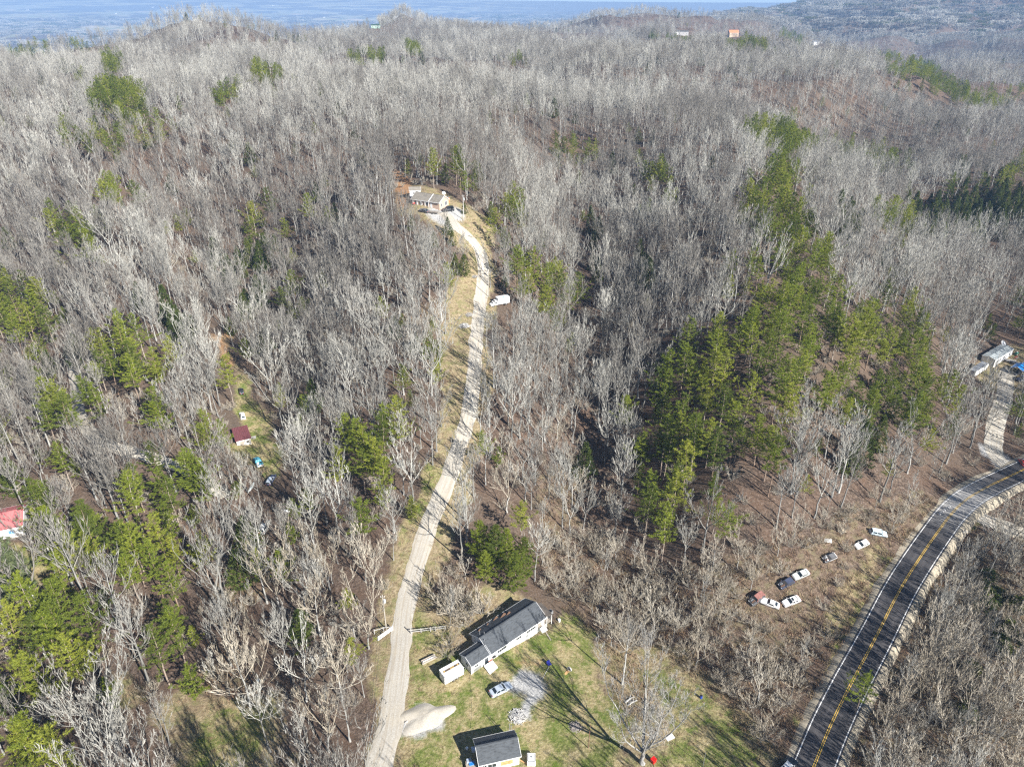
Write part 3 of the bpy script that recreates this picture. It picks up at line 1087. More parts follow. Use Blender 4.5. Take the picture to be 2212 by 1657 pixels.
reg('softpine', 22, gen_pine(85, 22, base=.12, rad=.34, nb=90, nt=18, nn=10, L=1.0, w=.16, droop=.15, irregular=.12), (PBARK, PINEB))
for s in range(3):
    reg('cedar', 8, gen_cedar(90 + s, 8, wid=.28 + .03 * s), (PBARK, CEDAR))
for s in range(2):
    reg('hemlock', 16, gen_cedar(95 + s, 16, wid=.22, n=560, nn=8, L=.9, w=.22, pw=.75), (PBARK, CEDAR))


def gen_grove(seed, green=0.0):
    """a patch of far canopy, some thirty crowns"""
    rs = np.random.RandomState(seed)
    tr, cr = TB(), TB()
    C = np.stack([rs.uniform(-20, 20, 34), rs.uniform(-20, 20, 34), rs.uniform(13, 19, 34)], -1)
    for c in C:
        tr.tube([[c[0], c[1], -2], [c[0], c[1], c[2]]], [.35, .1], 3)
        m = 26
        d = unit(rs.normal(size=(m, 3)) * [1, 1, .5] + [0, 0, .7])
        A = np.repeat(c[None] - [0, 0, 5], m, 0) + d * rs.uniform(0, 1.5, (m, 1))
        cr.blades(A, A + d * rs.uniform(3, 6, (m, 1)), .8, rs)
    return tr.get(), cr.get()


for s in range(3):
    reg('grove', 20, gen_grove(120 + s), (BARK, TWIG))
reg('grove', 20, gen_grove(124), (BARK, DARKTWIG))
reg('grove', 20, gen_grove(125), (BARK, DARKTWIG))
reg('grove', 20, gen_grove(126), (PBARK, CEDAR))
# ------------------------------------------------------------------ where the trees stand
# pine stands, as (outline on the plan view, share of the trees that are pines, kinds)
PINE_STANDS = [
    ([(60, 1060), (260, 1060), (260, 1200), (100, 1210)], .6, 'pine'), ([(300, 980), (450, 1000), (440, 1180), (250, 1190)], .55, 'pine'), ([(1560, 560), (1640, 540), (1700, 640), (1640, 700), (1570, 690)], .35, 'pine'),
    ([(1055, 540), (1110, 535), (1135, 640), (1085, 650)], .45, 'pine'), ([(600, 480), (680, 520), (680, 560), (610, 540)], .3, 'pine'), ([(640, 420), (700, 440), (690, 480), (640, 470)], .3, 'pine'), ([(350, 640), (400, 650), (400, 700), (350, 700)], .4, 'hemlock'),
    ([(1550, 690), (1640, 690), (1720, 600), (1790, 580), (1830, 640), (1990, 640), (2000, 760), (2080, 830), (2080, 910), (1900, 920), (1830, 900), (1740, 860), (1690, 960), (1690, 1040), (1560, 1060), (1490, 1010), (1480, 1110), (1420, 1170), (1390, 1080), (1380, 930), (1330, 870), (1400, 830), (1420, 770)], 0.82, 'pine'),
    ([(1580, 420), (1690, 330), (1740, 390), (1750, 480), (1790, 540), (1790, 600), (1700, 610), (1640, 480)], 0.77, 'pine'),
    ([(1590, 1080), (1620, 1110), (1690, 1190), (1690, 1220), (1640, 1225), (1600, 1160), (1560, 1100)], 0.75, 'pine'), ([(1430, 1140), (1470, 1150), (1475, 1210), (1440, 1240), (1420, 1190)], 0.75, 'pine'),
    ([(1180, 300), (1240, 285), (1290, 290), (1290, 345), (1200, 350)], 0.75, 'pine'), ([(1380, 370), (1420, 345), (1490, 400), (1480, 440), (1400, 420)], 0.65, 'pine'),
    ([(1000, 320), (1010, 420), (960, 415), (925, 400), (925, 330)], 0.60, 'pine'), ([(1050, 440), (1120, 420), (1130, 470), (1090, 520), (1040, 480)], 0.65, 'pine'),
    ([(1270, 440), (1300, 470), (1300, 580), (1270, 560), (1255, 480)], 0.70, 'hemlock'), ([(1360, 520), (1410, 530), (1410, 590), (1365, 580)], 0.70, 'hemlock'),
    ([(1950, 430), (2060, 395), (2230, 395), (2230, 490), (2120, 480), (1970, 470)], 0.77, 'hemlock'), ([(1800, 430), (1830, 470), (1870, 480), (1850, 430)], 0.65, 'hemlock'),
    ([(1600, 270), (1750, 275), (1765, 320), (1700, 335), (1620, 300)], 0.70, 'pine'), ([(1640, 225), (1700, 225), (1770, 245), (1740, 260), (1650, 245)], 0.55, 'pine'),
    ([(1890, 105), (2010, 135), (2100, 190), (2240, 180), (2240, 225), (2050, 225), (1950, 185)], 0.65, 'pine'), ([(1750, 300), (1850, 290), (1960, 330), (1980, 380), (1860, 350)], 0.40, 'pine'),
    ([(2020, 420), (2230, 330), (2230, 400), (2100, 400)], 0.40, 'pine'), ([(1880, 440), (1990, 470), (1960, 520), (1900, 500)], 0.55, 'pine'), ([(2140, 640), (2230, 620), (2230, 700), (2150, 700)], 0.45, 'pine'),
    ([(1100, 530), (1180, 560), (1260, 640), (1260, 690), (1160, 690), (1120, 620)], 0.53, 'pine'), ([(1060, 660), (1110, 680), (1100, 710), (1060, 700)], 0.65, 'pine'),
    ([(720, 990), (760, 930), (830, 900), (900, 900), (900, 970), (840, 1010), (840, 1130), (800, 1150), (740, 1090)], 0.72, 'pine'),
    ([(490, 530), (580, 520), (590, 560), (560, 590), (480, 590)], 0.60, 'hemlock'), ([(510, 430), (580, 410), (590, 450), (560, 510), (510, 470)], 0.70, 'pine'),
    ([(520, 600), (560, 600), (560, 640), (520, 640)], 0.55, 'hemlock'), ([(600, 640), (650, 580), (680, 620), (640, 670)], 0.60, 'pine'), ([(545, 670), (570, 690), (560, 720), (540, 700)], 0.65, 'hemlock'),
    ([(430, 720), (460, 730), (510, 830), (490, 830)], 0.65, 'pine'), ([(90, 470), (150, 440), (210, 510), (200, 545), (110, 540)], 0.65, 'pine'),
    ([(-20, 580), (60, 590), (110, 680), (130, 740), (60, 740), (-20, 720)], 0.65, 'pine'), ([(190, 700), (260, 690), (370, 740), (370, 820), (290, 850), (200, 800)], 0.77, 'pine'),
    ([(70, 810), (150, 830), (230, 870), (200, 930), (90, 920)], 0.65, 'pine'), ([(290, 860), (400, 830), (400, 900), (320, 930)], 0.40, 'pine'), ([(90, 940), (160, 950), (160, 1010), (90, 1010)], 0.75, 'pine'),
    ([(410, 890), (490, 880), (500, 950), (430, 950)], 0.60, 'pine'), ([(300, 980), (440, 1000), (440, 1100), (300, 1110)], 0.60, 'pine'), ([(230, 1060), (330, 1090), (320, 1140), (240, 1120)], 0.55, 'pine'),
    ([(250, 1190), (330, 1120), (420, 1170), (470, 1270), (440, 1320), (440, 1480), (340, 1500), (300, 1440), (320, 1340), (250, 1290)], 0.85, 'pine'),
    ([(-30, 1320), (110, 1230), (230, 1300), (250, 1380), (210, 1460), (80, 1480), (-30, 1460)], 0.80, 'pine'), ([(30, 1560), (150, 1590), (140, 1720), (20, 1720)], 0.75, 'pine'), ([(230, 1600), (320, 1600), (320, 1720), (220, 1720)], 0.65, 'pine'),
    ([(190, 170), (300, 185), (325, 250), (250, 275), (200, 225)], 0.85, 'pine'), ([(200, 250), (270, 280), (255, 335), (200, 310)], 0.75, 'pine'), ([(140, 150), (190, 160), (180, 190), (140, 180)], 0.70, 'pine'),
    ([(10, 80), (100, 90), (115, 130), (20, 130)], 0.60, 'pine'), ([(150, 85), (210, 95), (200, 125), (150, 115)], 0.75, 'pine'), ([(215, 115), (265, 115), (265, 155), (225, 150)], 0.75, 'pine'),
    ([(540, 145), (615, 145), (600, 185), (545, 175)], 0.75, 'pine'), ([(290, 280), (375, 250), (375, 290), (310, 310)], 0.70, 'pine'), ([(450, 210), (515, 170), (515, 215), (460, 240)], 0.75, 'pine'),
    ([(200, 375), (310, 395), (310, 440), (210, 420)], 0.55, 'pine'), ([(755, 110), (835, 115), (835, 140), (755, 135)], 0.70, 'pine'), ([(875, 85), (915, 90), (915, 115), (875, 110)], 0.75, 'pine'), ([(130, 260), (200, 300), (190, 340), (120, 300)], 0.50, 'pine'),
    ([(1560, 70), (1660, 90), (1660, 105), (1570, 100)], 0.80, 'pine'), ([(1690, 60), (1740, 80), (1730, 100), (1680, 80)], 0.65, 'pine'), ([(1400, 70), (1500, 80), (1500, 92), (1400, 88)], 0.70, 'pine'), ([(1100, 120), (1140, 118), (1140, 135), (1100, 135)], 0.65, 'pine'),
    ([(1010, 1150), (1080, 1110), (1140, 1140), (1160, 1250), (1110, 1295), (1060, 1250), (1015, 1215)], 0.0, 'pine'),
]
CLEAR = [gpoly(P) for P in (
    [(880, 1650), (1360, 1650), (1420, 2000), (1000, 2000), (830, 1900)], [(1400, 1650), (1720, 1650), (1720, 2000), (1420, 2000)],
    [(790, 1740), (790, 1480), (800, 1400), (835, 1275), (860, 1190), (882, 1130), (935, 1010), (960, 930), (962, 840), (958, 760), (965, 700), (988, 640), (1008, 600), (1022, 570), (1000, 532), (950, 490), (862, 470), (852, 420), (878, 398), (1000, 440), (1058, 480), (1058, 530), (1056, 600), (1050, 700), (1046, 800), (1034, 890), (1024, 960), (1004, 1060), (985, 1130), (962, 1230), (945, 1290), (960, 1345), (1000, 1380), (1190, 1280), (1260, 1330), (1300, 1390), (1316, 1450), (1335, 1520), (1345, 1740)],
    [(1335, 1740), (1335, 1530), (1390, 1410), (1480, 1440), (1560, 1530), (1650, 1610), (1720, 1700), (1700, 1740)],
    [(455, 712), (482, 716), (534, 800), (566, 850), (610, 940), (624, 1000), (612, 1062), (560, 1055), (545, 1000), (503, 965), (503, 900), (518, 870), (500, 800)],
    [(0, 1095), (62, 1105), (64, 1185), (112, 1240), (85, 1285), (50, 1205), (0, 1175)], [(240, 1438), (312, 1478), (312, 1532), (248, 1522)], [(395, 1605), (470, 1538), (562, 1528), (592, 1600), (562, 1740), (385, 1740)],
    [(2092, 795), (2118, 765), (2190, 742), (2240, 742), (2240, 850), (2185, 860), (2168, 950), (2140, 955), (2148, 840)], [(2095, 1090), (2240, 1150), (2240, 1190), (2090, 1122)],
    [(2130, 960), (2165, 960), (2215, 1020), (2150, 1030)])]
FIELD_POLY = gpoly([(1605, 1320), (1650, 1235), (1740, 1185), (1800, 1145), (1890, 1128), (1925, 1170), (1885, 1240), (1840, 1325), (1790, 1400), (1700, 1395), (1640, 1365)])
BRUSH = [gpoly(P) for P in (
    [(1160, 1150), (1300, 1150), (1440, 1245), (1600, 1190), (1990, 1070), (2060, 1110), (1740, 1657), (1700, 1740), (1560, 1530), (1400, 1400), (1300, 1390), (1180, 1280)],
    [(1790, 1740), (1900, 1420), (2010, 1210), (2100, 1130), (2260, 1180), (2260, 1740)], [(930, 1290), (985, 1220), (1020, 1250), (1060, 1300), (1020, 1340), (960, 1350)])]
GREENS = [gpoly(P) for P in ([(2080, 1230), (2230, 1270), (2230, 1430), (2150, 1420), (2090, 1330)], [(2060, 1450), (2120, 1430), (2110, 1560), (2060, 1560)])]
LOWWOOD = [gpoly(P) for P in ([(500, 1250), (700, 1200), (860, 1180), (790, 1740), (560, 1740), (470, 1500)], [(940, 1010), (1200, 960), (1300, 1050), (1440, 1240), (1180, 1250), (1000, 1100)])]
# spots that must stay in sight: (plan x, plan y, half width, half height)
KEEP = [(1085, 1200, 66, 85), (1100, 1360, 95, 62), (975, 1457, 34, 28), (1080, 1494, 28, 20), (1070, 1640, 95, 90), (915, 1548, 60, 34), (1117, 1547, 18, 16), (926, 1427, 16, 14), (1633, 1295, 17, 15), (1663, 1305, 17, 12), (1708, 1300, 18, 14), (1696, 1262, 18, 14),
        (1728, 1243, 18, 13), (1789, 1207, 18, 14), (1860, 1177, 15, 13), (1896, 1154, 17, 10), (522, 848, 12, 11), (524, 902, 11, 11), (523, 940, 24, 22), (558, 1001, 14, 16), (586, 1041, 14, 16), (543, 1054, 8, 10), (25, 1140, 40, 35),
        (2152, 775, 42, 28), (2198, 798, 22, 22), (2113, 806, 14, 8), (2183, 781, 12, 8), (936, 432, 48, 24), (966, 452, 18, 10), (897, 414, 14, 12), (1078, 653, 20, 14), (1583, 76, 12, 7), (1480, 72, 16, 5), (809, 59, 10, 5), (572, 1140, 14, 16),
        (834, 1325, 8, 40), (925, 1362, 42, 10), (825, 1370, 24, 14), (1275, 1595, 8, 24), (1001, 455, 5, 24), (1447, 1595, 12, 10)]
_kp = np.array(KEEP, float)
STANDS = [(np.array(P, float), d, k) for P, d, k in PINE_STANDS]

trees = []          # x, y, kind, scale, rz, lean x, lean y, protected
rng = np.random.RandomState(2024)


def dist_line(x, y, line):
    L = line[::4]
    return np.sqrt(((x[:, None] - L[None, :, 0]) ** 2 + (y[:, None] - L[None, :, 1]) ** 2).min(1))


def scatter(r0, r1, cell, bearing=50):
    xs = np.arange(-r1, r1, cell)
    ys = np.arange(20, r1, cell)
    X, Y = np.meshgrid(xs, ys)
    X = X.ravel() + rng.uniform(-.48, .48, X.size) * cell
    Y = Y.ravel() + rng.uniform(-.48, .48, Y.size) * cell
    r, th = np.hypot(X, Y), np.abs(np.arctan2(X, Y))
    k = (r >= r0) & (r < r1) & (th < R(bearing))
    return X[k], Y[k]


def hides(x, y, z, h, fr=(.0, .25, .5, .75, .97)):
    """does a tree here stand in front of one of the kept spots"""
    bad = np.zeros(len(x), bool)
    for f in fr:
        px, py, _ = to_plan(x, y, z + h * f)
        w = 9 if f > .3 else 0
        for a, b, ww, hh in _kp:
            bad |= (np.abs(px - a) < ww + w * .4) & (np.abs(py - b) < hh)
    return bad


def plant(X, Y, near):
    Z = H(X, Y)
    n = len(X)
    r = np.hypot(X, Y)
    u = rng.rand(n)
    kind = np.full(n, 'tall', dtype='<U10')
    h = rng.uniform(11.5, 24.5, n) * np.where(r > 330, .92, 1)
    if near:
        low = zone(LOWWOOD, X, Y)
        br = zone(BRUSH, X, Y)
        h = np.where(low, rng.uniform(8, 19, n), h)
        kind = np.where(rng.rand(n) < .10, 'sapling', kind)
        kind = np.where(br, np.where(u < .5, 'spread', np.where(u < .85, 'shrub', 'sapling')), kind)
        h = np.where(br, rng.uniform(5.0, 11, n), h)
        rt = inside(BRUSH[1], X, Y)
        kind = np.where(rt & (u < .62), np.where(u < .25, 'tall', 'spread'), kind)
        h = np.where(rt, rng.uniform(8, 14, n), h)
        gb = zone(GREENS, X, Y) & (u < .7)
        kind = np.where(gb, 'bush', kind)
        kind = np.where(low & (u < .25), 'spread', kind)
    h = np.where(kind == 'sapling', rng.uniform(6, 13, n), h)
    h = np.where(kind == 'shrub', rng.uniform(2.6, 5.0, n), h)
    h = np.where(kind == 'bush', rng.uniform(1.5, 3.6, n), h)
    dk = fbm(X + 400, Y + 100, 90., 3) + rng.normal(size=n) * .05
    kind = np.where((kind == 'tall') & ((dk > .56) | (rng.rand(n) < .16)), 'dark', kind)
    # pines
    px, py, _ = to_plan(X, Y, Z + 11)
    for P, dens, pk in STANDS:
        m = inside(P, px, py) & (rng.rand(n) < dens)
        if near:
            m &= ~zone(BRUSH, X, Y)
        pk2 = np.where(rng.rand(n) < .2, 'youngpine', 'pine') if pk == 'pine' else np.where(rng.rand(n) < .65, 'hemlock', 'cedar')
        kind = np.where(m, pk2, kind)
        h = np.where(m, np.where(pk2 == 'pine', rng.uniform(13, 20, n), np.where(pk2 == 'hemlock', rng.uniform(10, 17, n), rng.uniform(6, 10, n))), h)
    stray = ((kind == 'tall') | (kind == 'dark')) & (rng.rand(n) < np.where(r > 350, .034, np.where(X < -20, .10, .06)))
    kind = np.where(stray, np.where(rng.rand(n) < .72, 'pine', 'cedar'), kind)
    h = np.where(stray, rng.uniform(7, 14, n), h)
    keep = np.ones(n, bool)
    bare = np.isin(kind, ['tall', 'dark', 'spread', 'sapling'])
    qx, qy, _ = to_plan(X, Y, Z + h * .75)
    for P, dens, pk in STANDS:
        keep &= ~(bare & inside(P, qx, qy) & (rng.rand(n) < (.95 if dens > .6 else .7)))
    if near:
        keep &= ~zone(CLEAR, X, Y)
        fp = inside(FIELD_POLY, X, Y)
        keep &= ~fp | (rng.rand(n) < .45)
        kind = np.where(fp, 'shrub', kind)
        h = np.where(fp, rng.uniform(2, 3.5, n), h)
        keep &= dist_line(X, Y, road_line) > 8.0
        keep &= dist_line(X, Y, drive_line) > 3.2
        keep &= dist_line(X, Y, lane_line) > 3.0
        keep &= dist_line(X, Y, side_line) > 3.2
        keep &= dist_line(X, Y, track_line) > 2.6
        keep &= ~hides(X, Y, Z, h)
        # leave the drive and the open ground in sight
        for f in (.35, .6, .85):
            qx, qy, _ = to_plan(X, Y, Z + h * f)
            dx = np.abs(qx[:, None] - np.array([p[0] for p in DRIVE_FINE])[None]) + 3 * np.abs(qy[:, None] - np.array([p[1] for p in DRIVE_FINE])[None])
            keep &= (dx.min(1) > 17)
            hx = np.abs(qx[:, None] - np.array([p[0] for p in HOLLOW_FINE])[None]) + 2 * np.abs(qy[:, None] - np.array([p[1] for p in HOLLOW_FINE])[None])
            keep &= (hx.min(1) > 16) | (rng.rand(n) < .15)
            rx = np.abs(qx[:, None] - np.array([p[0] for p in ROAD_FINE])[None]) + 2 * np.abs(qy[:, None] - np.array([p[1] for p in ROAD_FINE])[None])
            keep &= (rx.min(1) > 40) | (rng.rand(n) < .05)
        for f in (.3, .5):
            qx, qy, _ = to_plan(X, Y, Z + h * f)
            for P in OPEN:
                keep &= ~inside(P, qx, qy)
        for f in (.65, .8, .93):
            qx, qy, _ = to_plan(X, Y, Z + h * f)
            keep &= ~inside(OPEN[3], qx, qy)
            keep &= ~inside(OPEN[0], qx, qy) & ~inside(OPEN[1], qx, qy)
            keep &= ~(inside(OPEN[2], qx, qy) & (rng.rand(n) < .7))
    else:
        keep &= ~hides(X, Y, Z, h, (.0, .5, .95))
        keep &= FIELD(X, Y) < .5
    s = rng.uniform(-.05, .05, (2, n))
    for i in np.nonzero(keep)[0]:
        trees.append((X[i], Y[i], kind[i], h[i], rng.uniform(0, 6.28), s[0, i], s[1, i]))


def fine(P, step=6):
    o = []
    for (a, b), (c, d) in zip(P[:-1], P[1:]):
        k = max(1, int(math.hypot(c - a, d - b) / step))
        o += [(a + (c - a) * i / k, b + (d - b) * i / k) for i in range(k)]
    return o


DRIVE_FINE, ROAD_FINE = fine(DRIVE), fine(ROAD)
HOLLOWS = [[(1250, 500), (1262, 560), (1268, 590), (1271, 653), (1288, 720), (1285, 770), (1271, 820), (1258, 853), (1271, 920), (1285, 970), (1290, 1040)], [(1350, 1090), (1400, 1180), (1440, 1235)], [(465, 700), (440, 640), (400, 560)], [(494, 1264), (520, 1317), (547, 1404)], [(1830, 380), (1880, 410), (1960, 450)]]
HOLLOW_FINE = sum([fine(q) for q in HOLLOWS], [])
OPEN = [[(240, 1438), (312, 1478), (312, 1532), (248, 1522)], [(400, 1600), (470, 1540), (560, 1530), (590, 1600), (560, 1657), (390, 1657)], [(965, 640), (1030, 600), (1040, 640), (1020, 800), (1005, 930), (960, 930), (958, 760)], [(455, 715), (478, 720), (530, 800), (562, 850), (605, 930), (618, 1000), (600, 1050), (560, 1005), (515, 962), (505, 900), (512, 860), (495, 800)],
        [(880, 1400), (1000, 1420), (1200, 1345), (1300, 1390), (1320, 1500), (1340, 1657), (880, 1657)], [(1400, 1440), (1480, 1460), (1560, 1540), (1650, 1657), (1400, 1657)], [(840, 1260), (880, 1130), (960, 1000), (985, 1000), (950, 1130), (860, 1400), (800, 1640), (800, 1450)],
        [(860, 420), (890, 405), (900, 440), (930, 455), (990, 470), (1040, 500), (1040, 520), (1000, 490), (940, 470), (865, 465)], [(1990, 1180), (2060, 1110), (2110, 1100), (2200, 1140), (2080, 1140), (2010, 1190)]]

plant(*scatter(46, 350, 5.7), True)
_x, _y = scatter(46, 260, 4.6)
_k = inside(BRUSH[1], _x, _y)
plant(_x[_k], _y[_k], True)
_x, _y = scatter(46, 350, 3.6)                       # a thinner layer of undergrowth
_b = zone(BRUSH, _x, _y)
_z = H(_x, _y)
_hh = rng.uniform(1.8, 3.6, len(_x))
_keep = (_b | (rng.rand(len(_x)) < .2)) & ~zone(CLEAR, _x, _y) & ~inside(FIELD_POLY, _x, _y) & (dist_line(_x, _y, road_line) > 7) & (dist_line(_x, _y, drive_line) > 3.5) & ~hides(_x, _y, _z, _hh) & (dist_line(_x, _y, lane_line) > 3) & (dist_line(_x, _y, side_line) > 3.5)
for P in OPEN:
    _a, _c, _ = to_plan(_x, _y, _z + 1)
    _keep &= ~inside(P, _a, _c)
for i in np.nonzero(_keep)[0]:
    trees.append((_x[i], _y[i], 'shrub', _hh[i], rng.uniform(0, 6.28), 0, 0))
plant(*scatter(350, 620, 6.6), False)
plant(*scatter(620, 1000, 7.6, 45), False)
plant(*scatter(1000, 1600, 9.6, 42), False)
plant(*scatter(1600, 2700, 13.0, 40), False)
for r0, r1, cell, sc in ((2650, 5200, 34., 1.0), (5200, 11000, 66., 1.7)):
    X, Y = scatter(r0, r1, cell, 39)
    k = FIELD(X, Y) < .4
    k &= fbm(X, Y, 700., 2) > np.where(np.arctan2(X, Y) < R(-5), .45, .2)
    for x, y in zip(X[k], Y[k]):
        trees.append((x, y, 'grove', 20 * sc, rng.uniform(0, 6.28), 0, 0))
NEAR_LIMIT = 700
N_FAR = len(trees)


# ---- trees that stand out in the photograph, each put where it stands: (plan spot of the foot, kind, variant, height, turn, label)
SINGLES = [
    ((1388, 1650), 'great', 0, 21, 0.3, 'great pale leafless tree with many upright limbs at the bottom edge of the yard', 'bare_tree'),
    ((1072, 1240), 'bigpine', 0, 15, .2, 'tallest bright green pine in the clump behind the long house', 'pine_tree'),
    ((1040, 1215), 'bigpine', 1, 13, 1.2, 'bright green pine on the driveway side of the clump behind the long house', 'pine_tree'),
    ((1112, 1285), 'bigpine', 1, 13, 2.2, 'bright green pine in the clump touching the long house roof', 'pine_tree'),
    ((1095, 1235), 'bigpine', 0, 13, 3.1, 'bright green pine in the middle of the clump behind the long house', 'pine_tree'),
    ((1130, 1250), 'bigpine', 1, 12.5, 4.0, 'bright green pine on the brushy right side of the clump behind the long house', 'pine_tree'),
    ((1125, 1180), 'pine', 2, 14, 5.0, 'looser pine at the far back of the clump behind the long house', 'pine_tree'),
    ((1050, 1260), 'bigpine', 0, 10, 5.6, 'shorter bright pine at the front left of the clump behind the long house', 'pine_tree'),
    ((150, 1235), 'bigpine', 1, 20, .5, 'broad light green pine with pale limbs beside the red roofed house', 'pine_tree'),
    ((215, 1215), 'bigpine', 0, 19, 1.5, 'light green pine just right of the broad one by the red roofed house', 'pine_tree'),
    ((38, 1300), 'softpine', 0, 20, 2.5, 'very broad soft blue-green pine in front of the red roofed house', 'pine_tree'),
    ((10, 860), 'bigpine', 0, 18, 2.1, 'dark rounded pine at the left picture edge above the dirt track', 'pine_tree'),
    ((983, 592), 'cedar', 1, 8.5, 0, 'large dark rounded cedar beside the upper drive', 'cedar_tree'),
    ((938, 535), 'cedar', 2, 7.0, 1, 'dark conical cedar below the ranch house lawn', 'cedar_tree'),
    ((968, 508), 'cedar', 0, 7.5, 2, 'cedar standing against the drive just below the ranch house', 'cedar_tree'),
    ((978, 530), 'cedar', 1, 6.0, 3, 'small cedar beside the bend of the upper drive', 'cedar_tree'),
    ((890, 497), 'cedar', 2, 6.5, 4, 'bushy olive cedar below the ranch house parking', 'cedar_tree'),
    ((1003, 462), 'cedar', 1, 5.0, 4, 'round dark evergreen bush behind the ranch house utility pole', 'cedar_tree'),
    ((1062, 492), 'bigpine', 0, 11, 4, 'rounded bright pine casting shade on the dry grass by the upper drive', 'pine_tree'),
    ((1090, 622), 'cedar', 0, 6, 4, 'dark cedar beside the drive above the white box truck', 'cedar_tree'),
    ((1078, 1008), 'youngpine', 0, 6.5, 4, 'small dark green pine alone right of the middle drive', 'pine_tree'),
    ((890, 1122), 'youngpine', 1, 7.5, 2, 'yellowish young pine left of the middle drive', 'pine_tree'),
    ((920, 782), 'youngpine', 1, 9.5, 2, 'young pine at the edge of the reddish patch left of the drive', 'pine_tree'),
    ((932, 770), 'youngpine', 0, 9.0, 1, 'bushy young pine nearest the dry grass left of the drive', 'pine_tree'),
    ((900, 765), 'youngpine', 0, 7.5, 3, 'smaller young pine behind two others left of the drive', 'pine_tree'),
    ((950, 790), 'youngpine', 1, 8.0, 5, 'layered young pine standing out on the dry grass verge', 'pine_tree'),
    ((945, 830), 'youngpine', 0, 8.5, 4, 'lowest bright young pine on the dry grass verge', 'pine_tree'),
    ((1890, 975), 'hemlock', 0, 12, 1, 'dense dark evergreen standing alone at the foot of the pine ridge', 'cedar_tree'),
    ((1845, 1545), 'pine', 1, 12, 1, 'loose pine leaning over the edge of the paved road', 'pine_tree'),
    ((500, 1440), 'tall', 1, 17, 1, 'slim pale leafless tree alone at the edge of the lower left clearing', 'bare_tree'),
    ((585, 1625), 'tall', 2, 17, 2, 'leafless tree beside the lower left clearing casting one long shadow', 'bare_tree'),
    ((1320, 1395), 'spread', 1, 9, 2, 'tan leafless tree at the corner of the yard behind the long house', 'bare_tree'),
    ((1278, 1330), 'spread', 2, 9, 3, 'tan leafless tree right of the long house end', 'bare_tree'),
    ((1350, 1425), 'spread', 3, 9.5, 4, 'tan leafless tree standing over the dry grass right of the yard', 'bare_tree'),
    ((948, 1292), 'shrub', 0, 6.0, 1, 'leafless vase shaped shrub leaning over the lower drive', 'bare_shrub'),
    ((985, 1330), 'shrub', 1, 6.0, 2, 'leafless many stemmed shrub left of the clump of pines', 'bare_shrub'),
    ((1018, 1330), 'shrub', 2, 6.0, 3, 'leafless shrub close behind the long house wall', 'bare_shrub'),
    ((1040, 1325), 'shrub', 0, 5.5, 4, 'leafless shrub against the long house back roof edge', 'bare_shrub'),
    ((968, 1395), 'shrub', 1, 4.0, 5, 'low leafless shrub at the end of the rail fence', 'bare_shrub'),
    ((962, 1418), 'shrub', 2, 3.2, 5, 'low leafless shrub between the rail fence and the log pile', 'bare_shrub'),
    ((760, 1170), 'tall', 3, 17, 1, 'pale leafless trunk standing at the wood edge left of the lower drive', 'bare_tree'),
    ((1215, 1140), 'tall', 4, 20, 1, 'tall straight pale leafless tree behind the pine clump', 'bare_tree'),
    ((870, 1010), 'tall', 0, 17, 4, 'leafless tree on the open verge left of the middle drive', 'bare_tree'),
    ((935, 1005), 'tall', 5, 15, 2, 'slim leafless tree nearest the middle drive on its left verge', 'bare_tree'),
    ((2300, 1640), 'spread', 1, 12, 2, 'leafless tree beyond the lower right corner', 'bare_tree'),
]
great = gen_bare(303, 21, first=.12, spread=.3, nl=46, fork=8, n2=6, n3=6, n4=2, w=.06, r=.021)
reg('great', 21, great, (wood_mat('pale_bark', [(0.36, 0.35, 0.325)] * 4), wood_mat('pale_twigs', [(0.36, 0.35, 0.32)] * 4)))
# ------------------------------------------------------------------ trees: the 300 of a kind that show largest are things, the rest woods
FAMILY = dict(grove='far_grove', dark='bare_tree', tall='bare_tree', spread='bare_tree', great='bare_tree', sapling='bare_tree', shrub='bare_shrub', bush='green_bush', pine='pine_tree', youngpine='pine_tree', bigpine='pine_tree', softpine='pine_tree', cedar='cedar_tree', hemlock='cedar_tree')
CAT = dict(bare_tree='bare tree', bare_shrub='shrub', pine_tree='pine tree', cedar_tree='evergreen tree', green_bush='bush')
LANDMARKS = []      # (name, x, y) filled below from the plan


def lm(name, px, py):
    p = at(px, py)
    LANDMARKS.append((name, p.x, p.y))


